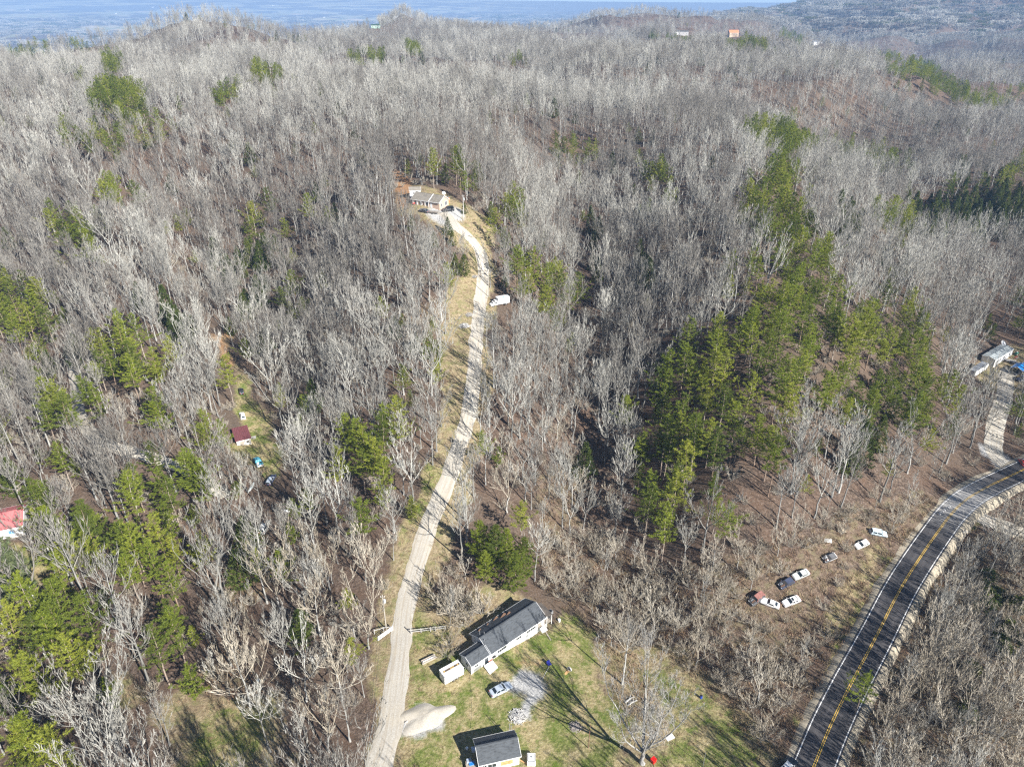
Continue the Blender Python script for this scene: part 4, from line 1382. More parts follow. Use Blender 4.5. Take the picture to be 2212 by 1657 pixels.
for nm, a, b in (('the long grey-roofed house', 1100, 1370), ('the small grey-roofed house', 1070, 1640), ('the white cargo trailer', 975, 1465), ('the rail fence by the drive', 925, 1368), ('the metal gate', 830, 1375),
                 ('the lower drive', 890, 1250), ('the middle drive', 960, 1050), ('the straight stretch of drive', 1020, 840), ('the upper drive', 1035, 700), ('the drive bend', 1040, 545), ('the brick ranch house', 945, 450), ('the white box truck', 1078, 660),
                 ('the maroon-roofed shed', 525, 955), ('the black car on the grass lane', 522, 850), ('the blue pickup', 560, 1005), ('the canoe', 542, 1058), ('the wrecked car in the thicket', 572, 1145), ('the red-roofed house', 20, 1150),
                 ('the white mobile home', 2150, 790), ('the blue carport', 2198, 805), ('the road bend', 2130, 1055), ('the gravel side road', 2150, 1132), ('the dark wrecked jeep', 1633, 1298), ('the white sedan with a sunroof', 1708, 1303),
                 ('the burnt black and white car', 1789, 1210), ('the pale blue wagon', 1896, 1157), ('the lower paved road', 1800, 1560), ('the road verge below the weed field', 1690, 1500), ('the dry field right of the yard', 1480, 1440), ('the clump of pines behind the house', 1090, 1230), ('the lower left pines', 370, 1300), ('the left pine stand', 280, 770), ('the mid drive pines', 810, 1000), ('the right flank of the pine ridge', 1880, 780), ('the left flank of the pine ridge', 1450, 880), ('the straight paved road', 1900, 1370), ('the rusty pole in the yard', 1271, 1616), ('the lower left clearing', 480, 1600),
                 ('the sandy bare patch', 275, 1490), ('the dirt track on the left', 165, 840), ('the foot of the pine ridge', 1440, 1230), ('the crest of the pine ridge', 1650, 850), ('the dark hollow', 1270, 780), ('the upper left hollow', 440, 660),
                 ('the lower right thicket', 2090, 1450), ('the left picture edge', 40, 960), ('the top of the pine ridge', 1690, 600), ('the right-hand hollow', 2080, 620), ('the tree slope above the ranch house', 800, 400), ('the left ridge', 300, 700)):
    lm(nm, a, b)
LMX = np.array([(x, y) for _, x, y in LANDMARKS])


def side_of(x, y, i):
    dx, dy = x - LMX[i, 0], y - LMX[i, 1]
    if abs(dx) > abs(dy):
        return 'right of' if dx > 0 else 'left of'
    return 'behind' if dy > 0 else 'in front of'


ORD = ['', 'second ', 'third ', 'fourth ', 'fifth ', 'sixth ', 'seventh ', 'eighth ', 'ninth ', 'tenth ']
ADJ = dict(bush=['low dark green bush'], dark=['tall brownish leafless tree'], tall=['tall grey leafless tree', 'pale leafless tree'], spread=['low tan leafless tree', 'spreading leafless tree'], sapling=['thin leafless sapling', 'slim young leafless tree'], shrub=['leafless shrub', 'grey tangled shrub'],
           pine=['green pine', 'yellow-green pine'], youngpine=['young bushy pine', 'short full pine'], bigpine=['broad pine', 'wide pine'], softpine=['soft pine', 'soft pine'], cedar=['dark conical cedar', 'small dark cedar'], hemlock=['tall dark evergreen', 'dense dark evergreen'])
AWAY = {'left of': 'left of', 'right of': 'right of', 'behind': 'uphill of', 'in front of': 'downhill of'}


def put_tree(fam, kind, var, x, y, h, rz, lx, ly, label, group):
    h0, tm, cm, _ = PROTO[kind][var]
    z = float(H(x, y)) - .12
    s = h / h0
    t = thing(fam, label, CAT[fam], (x, y, z), 0, group)
    t.rotation_euler = (lx, ly, rz)
    t.scale = (s, s, s)
    link('trunk', tm, t)
    link('crown', cm, t)
    return t


for (spot, kind, var, h, rz, label, fam) in SINGLES:
    p = at(*spot)
    put_tree(fam, kind, var, p.x, p.y, h, rz, 0, 0, label, {'bare_tree': 'leafless trees', 'pine_tree': 'pine trees', 'cedar_tree': 'dark evergreens', 'bare_shrub': 'leafless shrubs'}[fam])

_sx = np.array([[at(*s[0]).x, at(*s[0]).y] for s in SINGLES])
trees = [t for t in trees if ((t[0] - _sx[:, 0]) ** 2 + (t[1] - _sx[:, 1]) ** 2).min() > 2.2 ** 2]
TX = np.array([(t[0], t[1], t[3]) for t in trees])
TZ = H(TX[:, 0], TX[:, 1])
tpx, tpy, tdep = to_plan(TX[:, 0], TX[:, 1], TZ + TX[:, 2] * .6)
tin = (tpx > -15) & (tpx < 2227) & (tpy > -15) & (tpy < 1672)
size = TX[:, 2] * FPX / tdep * tin
tkind = np.array([t[2] for t in trees])
tfam = np.array([FAMILY[k] for k in tkind])
is_thing = np.zeros(len(trees), bool)
for fam in ('bare_tree', 'bare_shrub', 'pine_tree', 'cedar_tree', 'green_bush'):
    idx = np.nonzero((tfam == fam) & tin)[0]
    n = 300 - sum(1 for s in SINGLES if s[6] == fam)
    is_thing[idx[np.argsort(-size[idx])[:n]]] = True
seen = {}
order = [i for i in np.nonzero(is_thing)[0]]
near_lm = {i: int(((LMX[:, 0] - TX[i, 0]) ** 2 + (LMX[:, 1] - TX[i, 1]) ** 2).argmin()) for i in order}
order.sort(key=lambda i: (LMX[near_lm[i], 0] - TX[i, 0]) ** 2 + (LMX[near_lm[i], 1] - TX[i, 1]) ** 2)
rk = np.random.RandomState(5)
for i in order:
    x, y, kind, h, rz, lx, ly = trees[i]
    l = near_lm[i]
    sd = AWAY[side_of(x, y, l)]
    var = int(rk.randint(len(PROTO[kind])))
    nm = LANDMARKS[l][0]
    adj = ADJ[kind][0]
    key = (adj, nm, sd)
    k = seen.get(key, 0)
    seen[key] = k + 1
    if k < 10:
        label = f'{adj}, {ORD[k]}nearest {sd} {nm}'
        group = {'bare_tree': 'leafless trees', 'pine_tree': 'pine trees', 'cedar_tree': 'dark evergreens', 'bare_shrub': 'leafless shrubs', 'green_bush': 'green bushes'}[tfam[i]]
    else:
        label = f'{adj} in the crowd farther {sd} {nm}'
        group = f'{adj}s farther {sd} {nm}'
    put_tree(tfam[i], kind, var, x, y, h, rz, lx, ly, label, group)


# ---- the rest: one object of woods per family, instanced by geometry nodes
def woods(name, idx, kinds, kind_tag='stuff'):
    protos, base = [], {}
    for kd in kinds:
        base[kd] = (len(protos), len(PROTO[kd]))
        for h0, tm, cm, jm in PROTO[kd]:
            protos.append((h0, jm))
    col = bpy.data.collections.new(name + '_kinds')
    for i, (h0, jm) in enumerate(protos):
        o = bpy.data.objects.new(f'kind_{i:02d}', jm)
        col.objects.link(o)
    n = len(idx)
    pk = np.zeros(n, np.int32)
    sc = np.zeros(n, np.float32)
    P = np.zeros((n, 3), np.float32)
    rot = np.zeros((n, 3), np.float32)
    for q, i in enumerate(idx):
        x, y, kd, h, rz, lx, ly = trees[i]
        b, c = base[kd]
        v = b + int(rk.randint(c))
        pk[q] = v
        sc[q] = h / protos[v][0]
        P[q] = (x, y, TZ[i] - .12)
        rot[q] = (lx, ly, rz)
    me = bpy.data.meshes.new(name)
    me.vertices.add(n)
    me.vertices.foreach_set('co', P.ravel())
    for nm, tp, arr, fld in (('pick', 'INT', pk, 'value'), ('grow', 'FLOAT', sc, 'value'), ('turn', 'FLOAT_VECTOR', rot.ravel(), 'vector')):
        a = me.attributes.new(nm, tp, 'POINT')
        a.data.foreach_set(fld, arr)
    o = link(name, me)
    instancer(o, col)
    tag(o, kind=kind_tag)
    return o


def instancer(o, col):
    ng = bpy.data.node_groups.new(o.name + '_nodes', 'GeometryNodeTree')
    ng.interface.new_socket('Geometry', in_out='INPUT', socket_type='NodeSocketGeometry')
    ng.interface.new_socket('Geometry', in_out='OUTPUT', socket_type='NodeSocketGeometry')
    gi, go = ng.nodes.new('NodeGroupInput'), ng.nodes.new('NodeGroupOutput')
    ip = ng.nodes.new('GeometryNodeInstanceOnPoints')
    ci = ng.nodes.new('GeometryNodeCollectionInfo')
    ci.inputs['Collection'].default_value = col
    ci.inputs['Separate Children'].default_value = True
    ci.inputs['Reset Children'].default_value = True

    def attr(nm, tp):
        a = ng.nodes.new('GeometryNodeInputNamedAttribute')
        a.data_type = tp
        a.inputs['Name'].default_value = nm
        return a.outputs['Attribute']
    L = ng.links.new
    L(gi.outputs[0], ip.inputs['Points'])
    L(ci.outputs[0], ip.inputs['Instance'])
    ip.inputs['Pick Instance'].default_value = True
    L(attr('pick', 'INT'), ip.inputs['Instance Index'])
    L(attr('turn', 'FLOAT_VECTOR'), ip.inputs['Rotation'])
    L(attr('grow', 'FLOAT'), ip.inputs['Scale'])
    L(ip.outputs[0], go.inputs[0])
    md = o.modifiers.new('nodes', 'NODES')
    md.node_group = ng


rest = np.nonzero(~is_thing)[0]
_r = np.hypot(TX[:, 0], TX[:, 1])
woods('bare_woods', [i for i in rest if tfam[i] == 'bare_tree'], ['tall', 'dark', 'spread', 'sapling'])
woods('pine_woods', [i for i in rest if tfam[i] in ('pine_tree', 'cedar_tree')], ['pine', 'youngpine', 'cedar', 'hemlock'])
woods('undergrowth', [i for i in rest if tfam[i] in ('bare_shrub', 'green_bush')], ['shrub', 'bush'])
woods('far_woods', [i for i in rest if tfam[i] == 'far_grove'], ['grove'])

# ------------------------------------------------------------------ haze
hz = MB().box((0, 5500, 150 - 160 + 250), (26000, 16000, 820)).build('haze', [], None)
hm = bpy.data.materials.new('haze_air')
hm.use_nodes = True
for n_ in list(hm.node_tree.nodes):
    if n_.type != 'OUTPUT_MATERIAL':
        hm.node_tree.nodes.remove(n_)
pv = hm.node_tree.nodes.new('ShaderNodeVolumePrincipled')
pv.inputs['Color'].default_value = (0.36, 0.60, 1.0, 1)
pv.inputs['Density'].default_value = 0.00012
pv.inputs['Anisotropy'].default_value = 0.0
hm.node_tree.links.new(pv.outputs[0], hm.node_tree.nodes['Material Output'].inputs['Volume'])
hz.data.materials.append(hm)
tag(hz, kind='stuff')
# ------------------------------------------------------------------ buildings
ROOF_GREY = mat('grey_shingles', (0.07, 0.078, 0.086), 0.9, var=0.3, scale=1.2, bumpy=0.6, streak=(1, 3, 3))
ROOF_DARK = mat('dark_shingles', (0.07, 0.068, 0.065), 0.9, var=0.3, scale=1.2, bumpy=0.6)
ROOF_TAN = mat('weathered_tan_shingles', (0.21, 0.19, 0.16), 0.9, var=0.22, scale=1.0, bumpy=0.5)
WHITE = mat('white_siding', (0.74, 0.74, 0.73), 0.6, var=0.1, scale=0.8, streak=(.3, .3, 6))
TRIM = mat('white_trim', (0.78, 0.78, 0.77), 0.5, var=0.06)
WOOD = mat('weathered_wood', (0.33, 0.29, 0.24), 0.85, var=0.25, scale=3, streak=(1, 8, 8))
PLY = mat('raw_plywood', (0.52, 0.30, 0.13), 0.8, var=0.3, scale=2)
BRICK = mat('tan_pink_brick', (0.50, 0.36, 0.27), 0.85, var=0.18, scale=5, bumpy=0.3)
DARKB = mat('dark_black_plastic', (0.02, 0.02, 0.022), 0.5)
METAL = mat('galvanised_metal', (0.42, 0.43, 0.44), 0.45, 0.6, var=0.15)
CONC = mat('pale_concrete', (0.42, 0.40, 0.37), 0.9, var=0.2)
GLASS = glass_mat()


def frame_of(a, b, c, up):
    """eave corners front-left, front-right, back-left (plan) at height up -> centre, heading, length, depth"""
    A, B, C = at(*a, up), at(*b, up), at(*c, up)
    ux = Vector((B.x - A.x, B.y - A.y)).normalized()
    uy = Vector((-ux.y, ux.x))
    L = math.hypot(B.x - A.x, B.y - A.y)
    W = (C.x - A.x) * uy.x + (C.y - A.y) * uy.y
    x, y = A.x + ux.x * L / 2 + uy.x * W / 2, A.y + ux.y * L / 2 + uy.y * W / 2
    return x, y, float(H(x, y)), math.atan2(ux.y, ux.x), L, W


def gable(root, L, W, wh, rise, wall, roof, over=.4, rake=.3, trim=TRIM, x0=0, y0=0, z0=0, down=.9):
    """walls with gable ends along x, two roof slopes, fascia; L, W are the roof's outer measures"""
    l, w = L / 2 - rake, W / 2 - over
    zr = z0 + wh + rise * w / (W / 2)
    m = MB()
    P = [(-l, -w), (l, -w), (l, w), (-l, w)]
    V = [(x + x0, y + y0, z0 - down) for x, y in P] + [(x + x0, y + y0, z0 + wh) for x, y in P] + [(-l + x0, y0, zr), (l + x0, y0, zr)]
    m.add(V, [(0, 1, 5, 4), (2, 3, 7, 6), (1, 2, 6, 9, 5), (3, 0, 4, 8, 7)])
    wo = m.build('wall', wall, root)
    ro = None
    t = .12
    drop = rise * over / (W / 2)
    for s in (-1, 1):
        r = MB()
        ze, zt = z0 + wh - drop * .2, z0 + wh + rise
        Q = [(-L / 2, s * W / 2, ze), (L / 2, s * W / 2, ze), (L / 2, -s * .01, zt), (-L / 2, -s * .01, zt)]
        V = [(x + x0, y + y0, z) for x, y, z in Q] + [(x + x0, y + y0, z + t) for x, y, z in Q]
        r.add(V, [(3, 2, 1, 0), (4, 5, 6, 7), (0, 1, 5, 4), (1, 2, 6, 5), (2, 3, 7, 6), (3, 0, 4, 7)])
        o = r.build('roof', roof, root)
        ro = ro or o
        f = MB()
        f.bar((-L / 2 + x0, s * (W / 2 + .02) + y0, ze + .02), (L / 2 + x0, s * (W / 2 + .02) + y0, ze + .02), .05, .2)
        for e in (-1, 1):
            f.bar((e * (L / 2 + .015) + x0, s * (W / 2) + y0, ze + .02), (e * (L / 2 + .015) + x0, y0, zt + .02), .05, .2)
        f.build('fascia', trim, root)
    c = MB().bar((-L / 2 + x0, y0, z0 + wh + rise + t + .01), (L / 2 + x0, y0, z0 + wh + rise + t + .01), .3, .06)
    c.build('ridge_cap', roof, root)
    return wo


def window(root, c, w, h, face, glass=GLASS, trim=TRIM, bars=1):
    """c = centre on the wall; face = outward normal axis ('x+', 'x-', 'y+', 'y-')"""
    s = 1 if face[1] == '+' else -1
    n = Vector((s, 0, 0)) if face[0] == 'x' else Vector((0, s, 0))
    t = Vector((0, 1, 0)) if face[0] == 'x' else Vector((1, 0, 0))
    c = Vector(c)
    m = MB()
    for d in (-1, 1):
        m.bar(c + t * (d * w / 2) - Vector((0, 0, h / 2 + .04)) + n * .03, c + t * (d * w / 2) + Vector((0, 0, h / 2 + .04)) + n * .03, .08, .07, up=n)
        m.bar(c + Vector((0, 0, d * h / 2)) - t * (w / 2) + n * .034, c + Vector((0, 0, d * h / 2)) + t * (w / 2) + n * .034, .08, .07, up=n)
    for k in range(bars):
        q = c + t * (w * ((k + 1) / (bars + 1) - .5)) + n * .03
        m.bar(q - Vector((0, 0, h / 2)), q + Vector((0, 0, h / 2)), .05, .05, up=n)
    f = m.build('window', trim, root)
    p = MB().bar(c - t * (w / 2) + n * .012, c + t * (w / 2) + n * .012, .02 if False else .022, h, up=(0, 0, 1))
    p.build('pane', glass, f)
    return f


def door(root, c, face, m=TRIM, w=.95, h=2.05):
    s = 1 if face[1] == '+' else -1
    n = Vector((s, 0, 0)) if face[0] == 'x' else Vector((0, s, 0))
    t = Vector((0, 1, 0)) if face[0] == 'x' else Vector((1, 0, 0))
    c = Vector(c)
    d = MB().bar(c - t * (w / 2) + n * .04, c + t * (w / 2) + n * .04, .06, h, up=(0, 0, 1)).build('door', m, root)
    MB().box(c + t * (w * .38) + n * .1, (.08, .08, .08)).build('handle', METAL, d)
    return d


Z1 = lambda x, y: ((1240 + x / 5.02) * .7373, (1700 + y / 5.02) * .7373)
x, y, z, rz, L, W = frame_of(Z1(990, 1090), Z1(1815, 635), Z1(700, 740), 2.75)
long_house = thing('long_house', 'long white house with a weathered grey gable roof and a lower left wing', 'house', (x, y, z), rz)
LH = dict(L=L, W=W)
gable(long_house, L, W, 2.7, 1.75, WHITE, ROOF_GREY, over=.5)
wy = -(W / 2 - .5)
for fx, ww, hh, zz, bars in ((.22, 2.5, .85, 1.55, 4), (.51, 1.5, .85, 1.55, 2), (.74, 2.6, .85, 1.55, 4)):
    window(long_house, (-L / 2 + L * fx, wy, zz), ww, hh, 'y-', bars=bars)
door(long_house, (-L / 2 + L * .36, wy, 1.05), 'y-')
door(long_house, (-L / 2 + L * .90, wy, 1.05), 'y-', WOOD)
for fx in (.325, .405, .60):
    MB().box((-L / 2 + L * fx, wy - .05, 1.3), (.1, .1, 2.5)).build('downspout', TRIM if fx < .5 else METAL, long_house)
# right-hand porch under its own dark roof
m = MB()
xa, xb = L / 2 - .25, L / 2 + 1.9
V = [(xa, -W / 2 + .1, 3.0), (xb, -W / 2 + .1, 2.3), (xb, .1, 2.75), (xa, .1, 4.2)]
m.add(V + [(a, b, c + .1) for a, b, c in V], [(3, 2, 1, 0), (4, 5, 6, 7), (0, 1, 5, 4), (1, 2, 6, 5), (2, 3, 7, 6), (3, 0, 4, 7)])
m.build('porch_roof', mat('dark_brown_roofing', (0.085, 0.072, 0.06), 0.85, var=.25), long_house)
for px_, py_ in ((xb - .15, -W / 2 + .3), (xb - .15, -.1), (L / 2 + .3, -W / 2 + .3)):
    MB().box((px_, py_, .9), (.12, .12, 3.2)).build('post', TRIM, long_house)
MB().box((L / 2 + .75, -W / 4 + .2, .25), (2.3, W / 2 - .3, .18)).build('porch_floor', WOOD, long_house)
r = MB()
for k in range(9):
    r.box((xb - .12, -W / 2 + .4 + k * (W / 2 - .6) / 8, .75), (.05, .06, .8))
r.bar((xb - .12, -W / 2 + .3, 1.2), (xb - .12, -.2, 1.2), .08)
r.build('railing', TRIM, long_house)
for k in range(4):
    MB().box((L / 2 - 1.3, wy - .45 - .28 * k, .55 - .17 * k), (1.5, .3, .12)).build('step', TRIM, long_house)
r = MB()
for k in range(6):
    r.box((L / 2 - 2.05 + k * .3, wy - .9, .85), (.05, .05, 1.0))
r.bar((L / 2 - 2.1, wy - .9, 1.35), (L / 2 - .5, wy - .9, 1.35), .07)
r.bar((L / 2 - 2.1, wy - .9, .95), (L / 2 - .5, wy - .9, .95), .05)
r.build('stair_railing', TRIM, long_house)
for vx, vy, vh in ((-L / 2 + .9, 1.1, 2.2), (-L / 2 + 1.5, .3, 1.2), (-L / 2 + .6, -.9, .6), (L / 2 - 1.2, -W / 2 + .9, .6), (-L / 2 + 5.2, W / 2 - .6, 1.4)):
    zb_ = 2.7 + 1.75 * (1 - abs(vy) / (W / 2)) - .1
    MB().tube([(vx, vy, zb_), (vx, vy, zb_ + .5 + vh * .35)], .07, 8).build('vent_pipe', METAL, long_house)
for vx, vy, s_ in ((-L / 2 + 2.0, 2.6, .5), (-1.2, 3.0, .9), (.4, 2.3, 1.1), (1.6, 1.9, .8), (-3.6, 2.8, .4)):
    zb_ = 2.7 + 1.75 * (1 - abs(vy) / (W / 2)) + .13
    MB().box((vx, vy, zb_), (s_ * 1.6, s_ * .5, .05), rz=.4).build('leaf_drift', mat('brown_leaves', (0.20, 0.115, 0.07), .95, var=.4, scale=6), long_house)
# the wing
x2, y2, z2, rz2, L2, W2 = frame_of(Z1(720, 1282), Z1(990, 1100), Z1(545, 1075), 2.4)
wing = thing('house_wing', 'low grey-roofed wing joined to the left end of the long white house', 'house wing', (x2, y2, z2), rz)
gable(wing, L2 + .3, W2, 2.35, 1.0, WHITE, ROOF_GREY, over=.35, rake=.2)
wy2 = -(W2 / 2 - .35)
window(wing, (-L2 * .22, wy2, 1.45), .9, .8, 'y-', bars=1)
window(wing, (-L2 / 2 + .05, -.3, 1.4), .9, .9, 'x-', bars=1)
door(wing, (L2 * .33, wy2, 1.0), 'y-', GLASS)
MB().box((-L2 * .18, wy2 - .06, .45), (2.0, .04, .8), rz=0).build('skirt_panel', METAL, wing)
MB().box((-L2 / 2 - .05, wy2 - .05, 1.2), (.14, .14, 2.5)).build('corner_post', TRIM, wing)
p_ = at(*Z1(1000, 1290))
pt = thing('wooden_ramp', 'white plywood ramp laid in front of the wing door', 'ramp', (p_.x, p_.y, p_.z), rz)
pv_ = MB()
pv_.add([(-1.3, -1.2, .05), (1.1, -.9, .05), (1.1, .9, .55), (-1.2, 1.0, .55), (-1.3, -1.2, .13), (1.1, -.9, .13), (1.1, .9, .63), (-1.2, 1.0, .63)], [(3, 2, 1, 0), (4, 5, 6, 7), (0, 1, 5, 4), (1, 2, 6, 5), (2, 3, 7, 6), (3, 0, 4, 7)])
pv_.build('board', mat('pale_painted_board', (.66, .66, .65), .6), pt)
pv_ = MB()
for q in ((-1.1, .9), (1.0, .8)):
    pv_.box((q[0], q[1], .25), (.1, .1, .6))
pv_.build('leg', WOOD, pt)
p_ = at(*Z1(1040, 1165))
g = thing('barbecue_grill', 'black lidded grill standing by the wing door', 'grill', (p_.x, p_.y, p_.z), rz)
MB().box((0, 0, .85), (.9, .55, .35), top=(.9, .6)).build('lid', DARKB, g, .05)
for a_ in (-.35, .35):
    for b_ in (-.2, .2):
        MB().box((a_, b_, .34), (.05, .05, .68)).build('leg', DARKB, g)
MB().box((.68, 0, .8), (.4, .45, .04)).build('side_shelf', METAL, g)
p_ = at(*Z1(990, 1200))
g = thing('porch_bench', 'small reddish bench against the wing wall', 'bench', (p_.x, p_.y, p_.z), rz)
MB().box((0, 0, .45), (1.1, .4, .05)).build('seat', mat('faded_red_paint', (.38, .16, .12), .7), g)
MB().box((0, .2, .75), (1.1, .05, .4)).build('backrest', mat('faded_red_paint', (.38, .16, .12), .7), g)
for a_ in (-.45, .45):
    MB().box((a_, 0, .22), (.06, .36, .44)).build('leg', WOOD, g)
p_ = at(1184.6, 1325.8)
g = thing('heat_pump', 'grey heat pump box by the porch end of the long house', 'air conditioner', (p_.x + .5, p_.y, p_.z), rz)
MB().box((0, 0, .45), (.9, .9, .9)).build('case', METAL, g, .03)
MB().tube([(0, 0, .9), (0, 0, .96)], .36, 14).build('fan_grille', DARKB, g)
p_ = at(1208, 1343)
g = thing('white_bucket', 'white lidded bucket on the grass off the porch corner', 'bucket', (p_.x, p_.y, p_.z))
MB().tube([(0, 0, 0), (0, 0, .62)], [.27, .32], 14).build('barrel', TRIM, g)
MB().tube([(0, 0, .62), (0, 0, .68)], [.34, .34], 14).build('lid', TRIM, g)
a_, b_ = at(*Z1(1800, 770)), at(*Z1(1870, 880))
g = thing('loose_board', 'grey plank lying from the porch steps onto the lawn', 'plank', ((a_.x + b_.x) / 2, (a_.y + b_.y) / 2, (a_.z + b_.z) / 2), math.atan2(b_.y - a_.y, b_.x - a_.x))
MB().box((0, 0, .16), (2.6, .26, .06), ry=.06).build('plank', WOOD, g)

# ---- small house
Z2 = lambda x, y: ((1300 + x / 6.506) * .7373, (2080 + y / 6.506) * .7373)
x, y, z, rz, L, W = frame_of(Z2(665, 1082), Z2(1480, 890), Z2(530, 565), 2.7)
sh = thing('small_house', 'small white house with a dark grey gable roof at the bottom edge', 'house', (x, y, z), rz)
gable(sh, L, W, 2.65, 1.6, WHITE, ROOF_GREY, over=.35)
wy = -(W / 2 - .35)
window(sh, (-L * .18, wy, 1.5), 1.6, 1.1, 'y-', bars=1)
window(sh, (-L * .36, wy, 1.5), .9, 1.1, 'y-', bars=1)
MB().box((L * .17, wy - .03, 1.45), (2.2, .05, 1.2)).build('plywood_panel', PLY, sh)
window(sh, (-(L / 2 - .3), W * .18, 1.5), .9, 1.0, 'x-')
door(sh, (-(L / 2 - .3), -W * .2, 1.05), 'x-')
MB().box((-(L / 2 + .15), W * .27, 1.5), (.7, .8, .6)).build('window_unit', mat('pale_blue_paint', (.42, .50, .62), .5), sh)
for vx, vh in ((L / 2 - .9, 1.7), (L / 2 - .55, 1.2)):
    MB().tube([(vx, W / 2 - .15, 1.0), (vx, W / 2 + .12, 2.9), (vx, W / 2 + .12, 2.9 + vh)], .06, 8).build('flue_pipe', METAL, sh)
dk = MB().box((-(L / 2 + 1.0), -W * .26, .5), (2.0, 2.6, .12))
dk.build('deck', WOOD, sh)
for a_, b_ in ((-1.9, -1.2), (-1.9, 1.1), (-.2, -1.2)):
    MB().box((-(L / 2) + a_, -W * .26 + b_, .45), (.1, .1, 1.7)).build('deck_post', WOOD, sh)
MB().box((-(L / 2 + 1.3), W * -.02, .6), (.9, .6, 1.2)).build('storage_cabinet', mat('grey_blue_paint', (.33, .38, .46), .5), sh)
p_ = at(*Z2(535, 1072))
g = thing('blue_bin', 'bright blue plastic bin beside the small house deck', 'bin', (p_.x, p_.y, p_.z), .3)
MB().box((0, 0, .4), (.8, .6, .8), top=(1.1, 1.1)).build('tub', mat('bright_blue_plastic', (.03, .22, .62), .4), g)
MB().box((0, 0, .84), (.95, .72, .08)).build('lid', mat('bright_blue_plastic', (.03, .22, .62), .4), g)
p_ = at(*Z2(445, 748))
g = thing('white_jug', 'small round white pot in the shade left of the small house', 'pot', (p_.x, p_.y, p_.z))
MB().tube([(0, 0, 0), (0, 0, .35), (0, 0, .45)], [.26, .3, .2], 12).build('pot', TRIM, g)
p_ = at(*Z2(1668, 985))
g = thing('lattice_box', 'square white box with a black slotted rim beside the small house', 'storage box', (p_.x, p_.y, p_.z), rz - .25)
MB().box((0, 0, .55), (1.55, 1.9, 1.1)).build('case', TRIM, g, .02)
for k in range(9):
    for s_ in (-1, 1):
        MB().box((s_ * .66, -.6 + k * .17, 1.11), (.16, .08, .04)).build('slot', DARKB, g)
for k in range(8):
    MB().box((-.55 + k * .157, -.72, 1.11), (.07, .16, .04)).build('slot', DARKB, g)
MB().box((0, .15, 1.12), (1.0, 1.3, .06)).build('lid', mat('chalky_white', (.66, .66, .64), .8), g)
MB().tube([(0, .15, 1.15), (0, .15, 1.19)], .17, 10).build('cap', METAL, g)
a_, b_ = at(*Z2(1450, 985)), at(*Z2(1540, 1020))
g = thing('yellow_plank', 'yellow timber leaning at the corner of the small house', 'plank', (a_.x, a_.y, a_.z), math.atan2(b_.y - a_.y, b_.x - a_.x))
MB().box((.9, 0, .25), (2.2, .2, .1), ry=.18).build('plank', PLY, g)


# ---- the ranch house on the knoll
Z3 = lambda x, y: (855.3 + x * .1, 383.4 + y * .1)
x, y, z, rz, L, W = frame_of(Z3(445, 462), Z3(935, 582), Z3(1255, 522), 2.8)
A_, B_, C_ = at(*Z3(440, 450), 2.8), at(*Z3(935, 582), 2.8), at(*Z3(1258, 522), 2.8)
ux = Vector((B_.x - A_.x, B_.y - A_.y))
L = ux.length
ux.normalize()
uy = Vector((-ux.y, ux.x))
W = max(8.0, min(10.5, abs((C_.x - B_.x) * uy.x + (C_.y - B_.y) * uy.y)))
L = max(15.0, min(20.0, L))
bx_, by_ = B_.x - ux.x * L / 2 + uy.x * W / 2, B_.y - ux.y * L / 2 + uy.y * W / 2
RH_RZ = math.atan2(ux.y, ux.x)
rz_ = float(min(H(bx_, by_), at(*Z3(950, 700)).z + .3))
rh = thing('ranch_house', 'tan brick ranch house with a weathered tan roof at the top of the drive', 'house', (bx_, by_, rz_), RH_RZ)
gable(rh, L, W, 2.75, 2.3, BRICK, ROOF_TAN, over=.45, down=3)
f = MB()
f.bar((L * .5 - 5.6, -W / 2 - .05, 2.9), (L * .5 - 5.6, 0, 5.25), .3, .1)
f.bar((L * .5 - 5.6, W / 2 + .05, 2.9), (L * .5 - 5.6, 0, 5.25), .3, .1)
f.build('roof_step_trim', TRIM, rh)
xe = L / 2 - .3
window(rh, (xe, -W * .24, 1.5), .9, 1.5, 'x+', bars=1)
window(rh, (xe, W * .17, 1.6), 1.7, 1.7, 'x+', bars=3)
for k in (-.32, -.15, .05):
    window(rh, (L * k, -(W / 2 - .45), 1.5), 1.2, 1.2, 'y-', bars=1)
door(rh, (L * .2, -(W / 2 - .45), 1.05), 'y-')
for k in (-.42, -.28, -.14, 0, .13):
    MB().box((L * k, -W / 2 + .1, 1.3), (.16, .16, 2.7)).build('porch_post', TRIM, rh)
MB().box((L * .3, W / 2 + 1.0, 1.6), (3.0, 2.4, 3.0)).build('rear_porch', mat('orange_stained_wood', (.45, .17, .06), .8), rh)
MB().box((L * .3, W / 2 + 1.0, 3.15), (3.5, 2.9, .14), ry=0).build('rear_porch_roof', ROOF_TAN, rh)


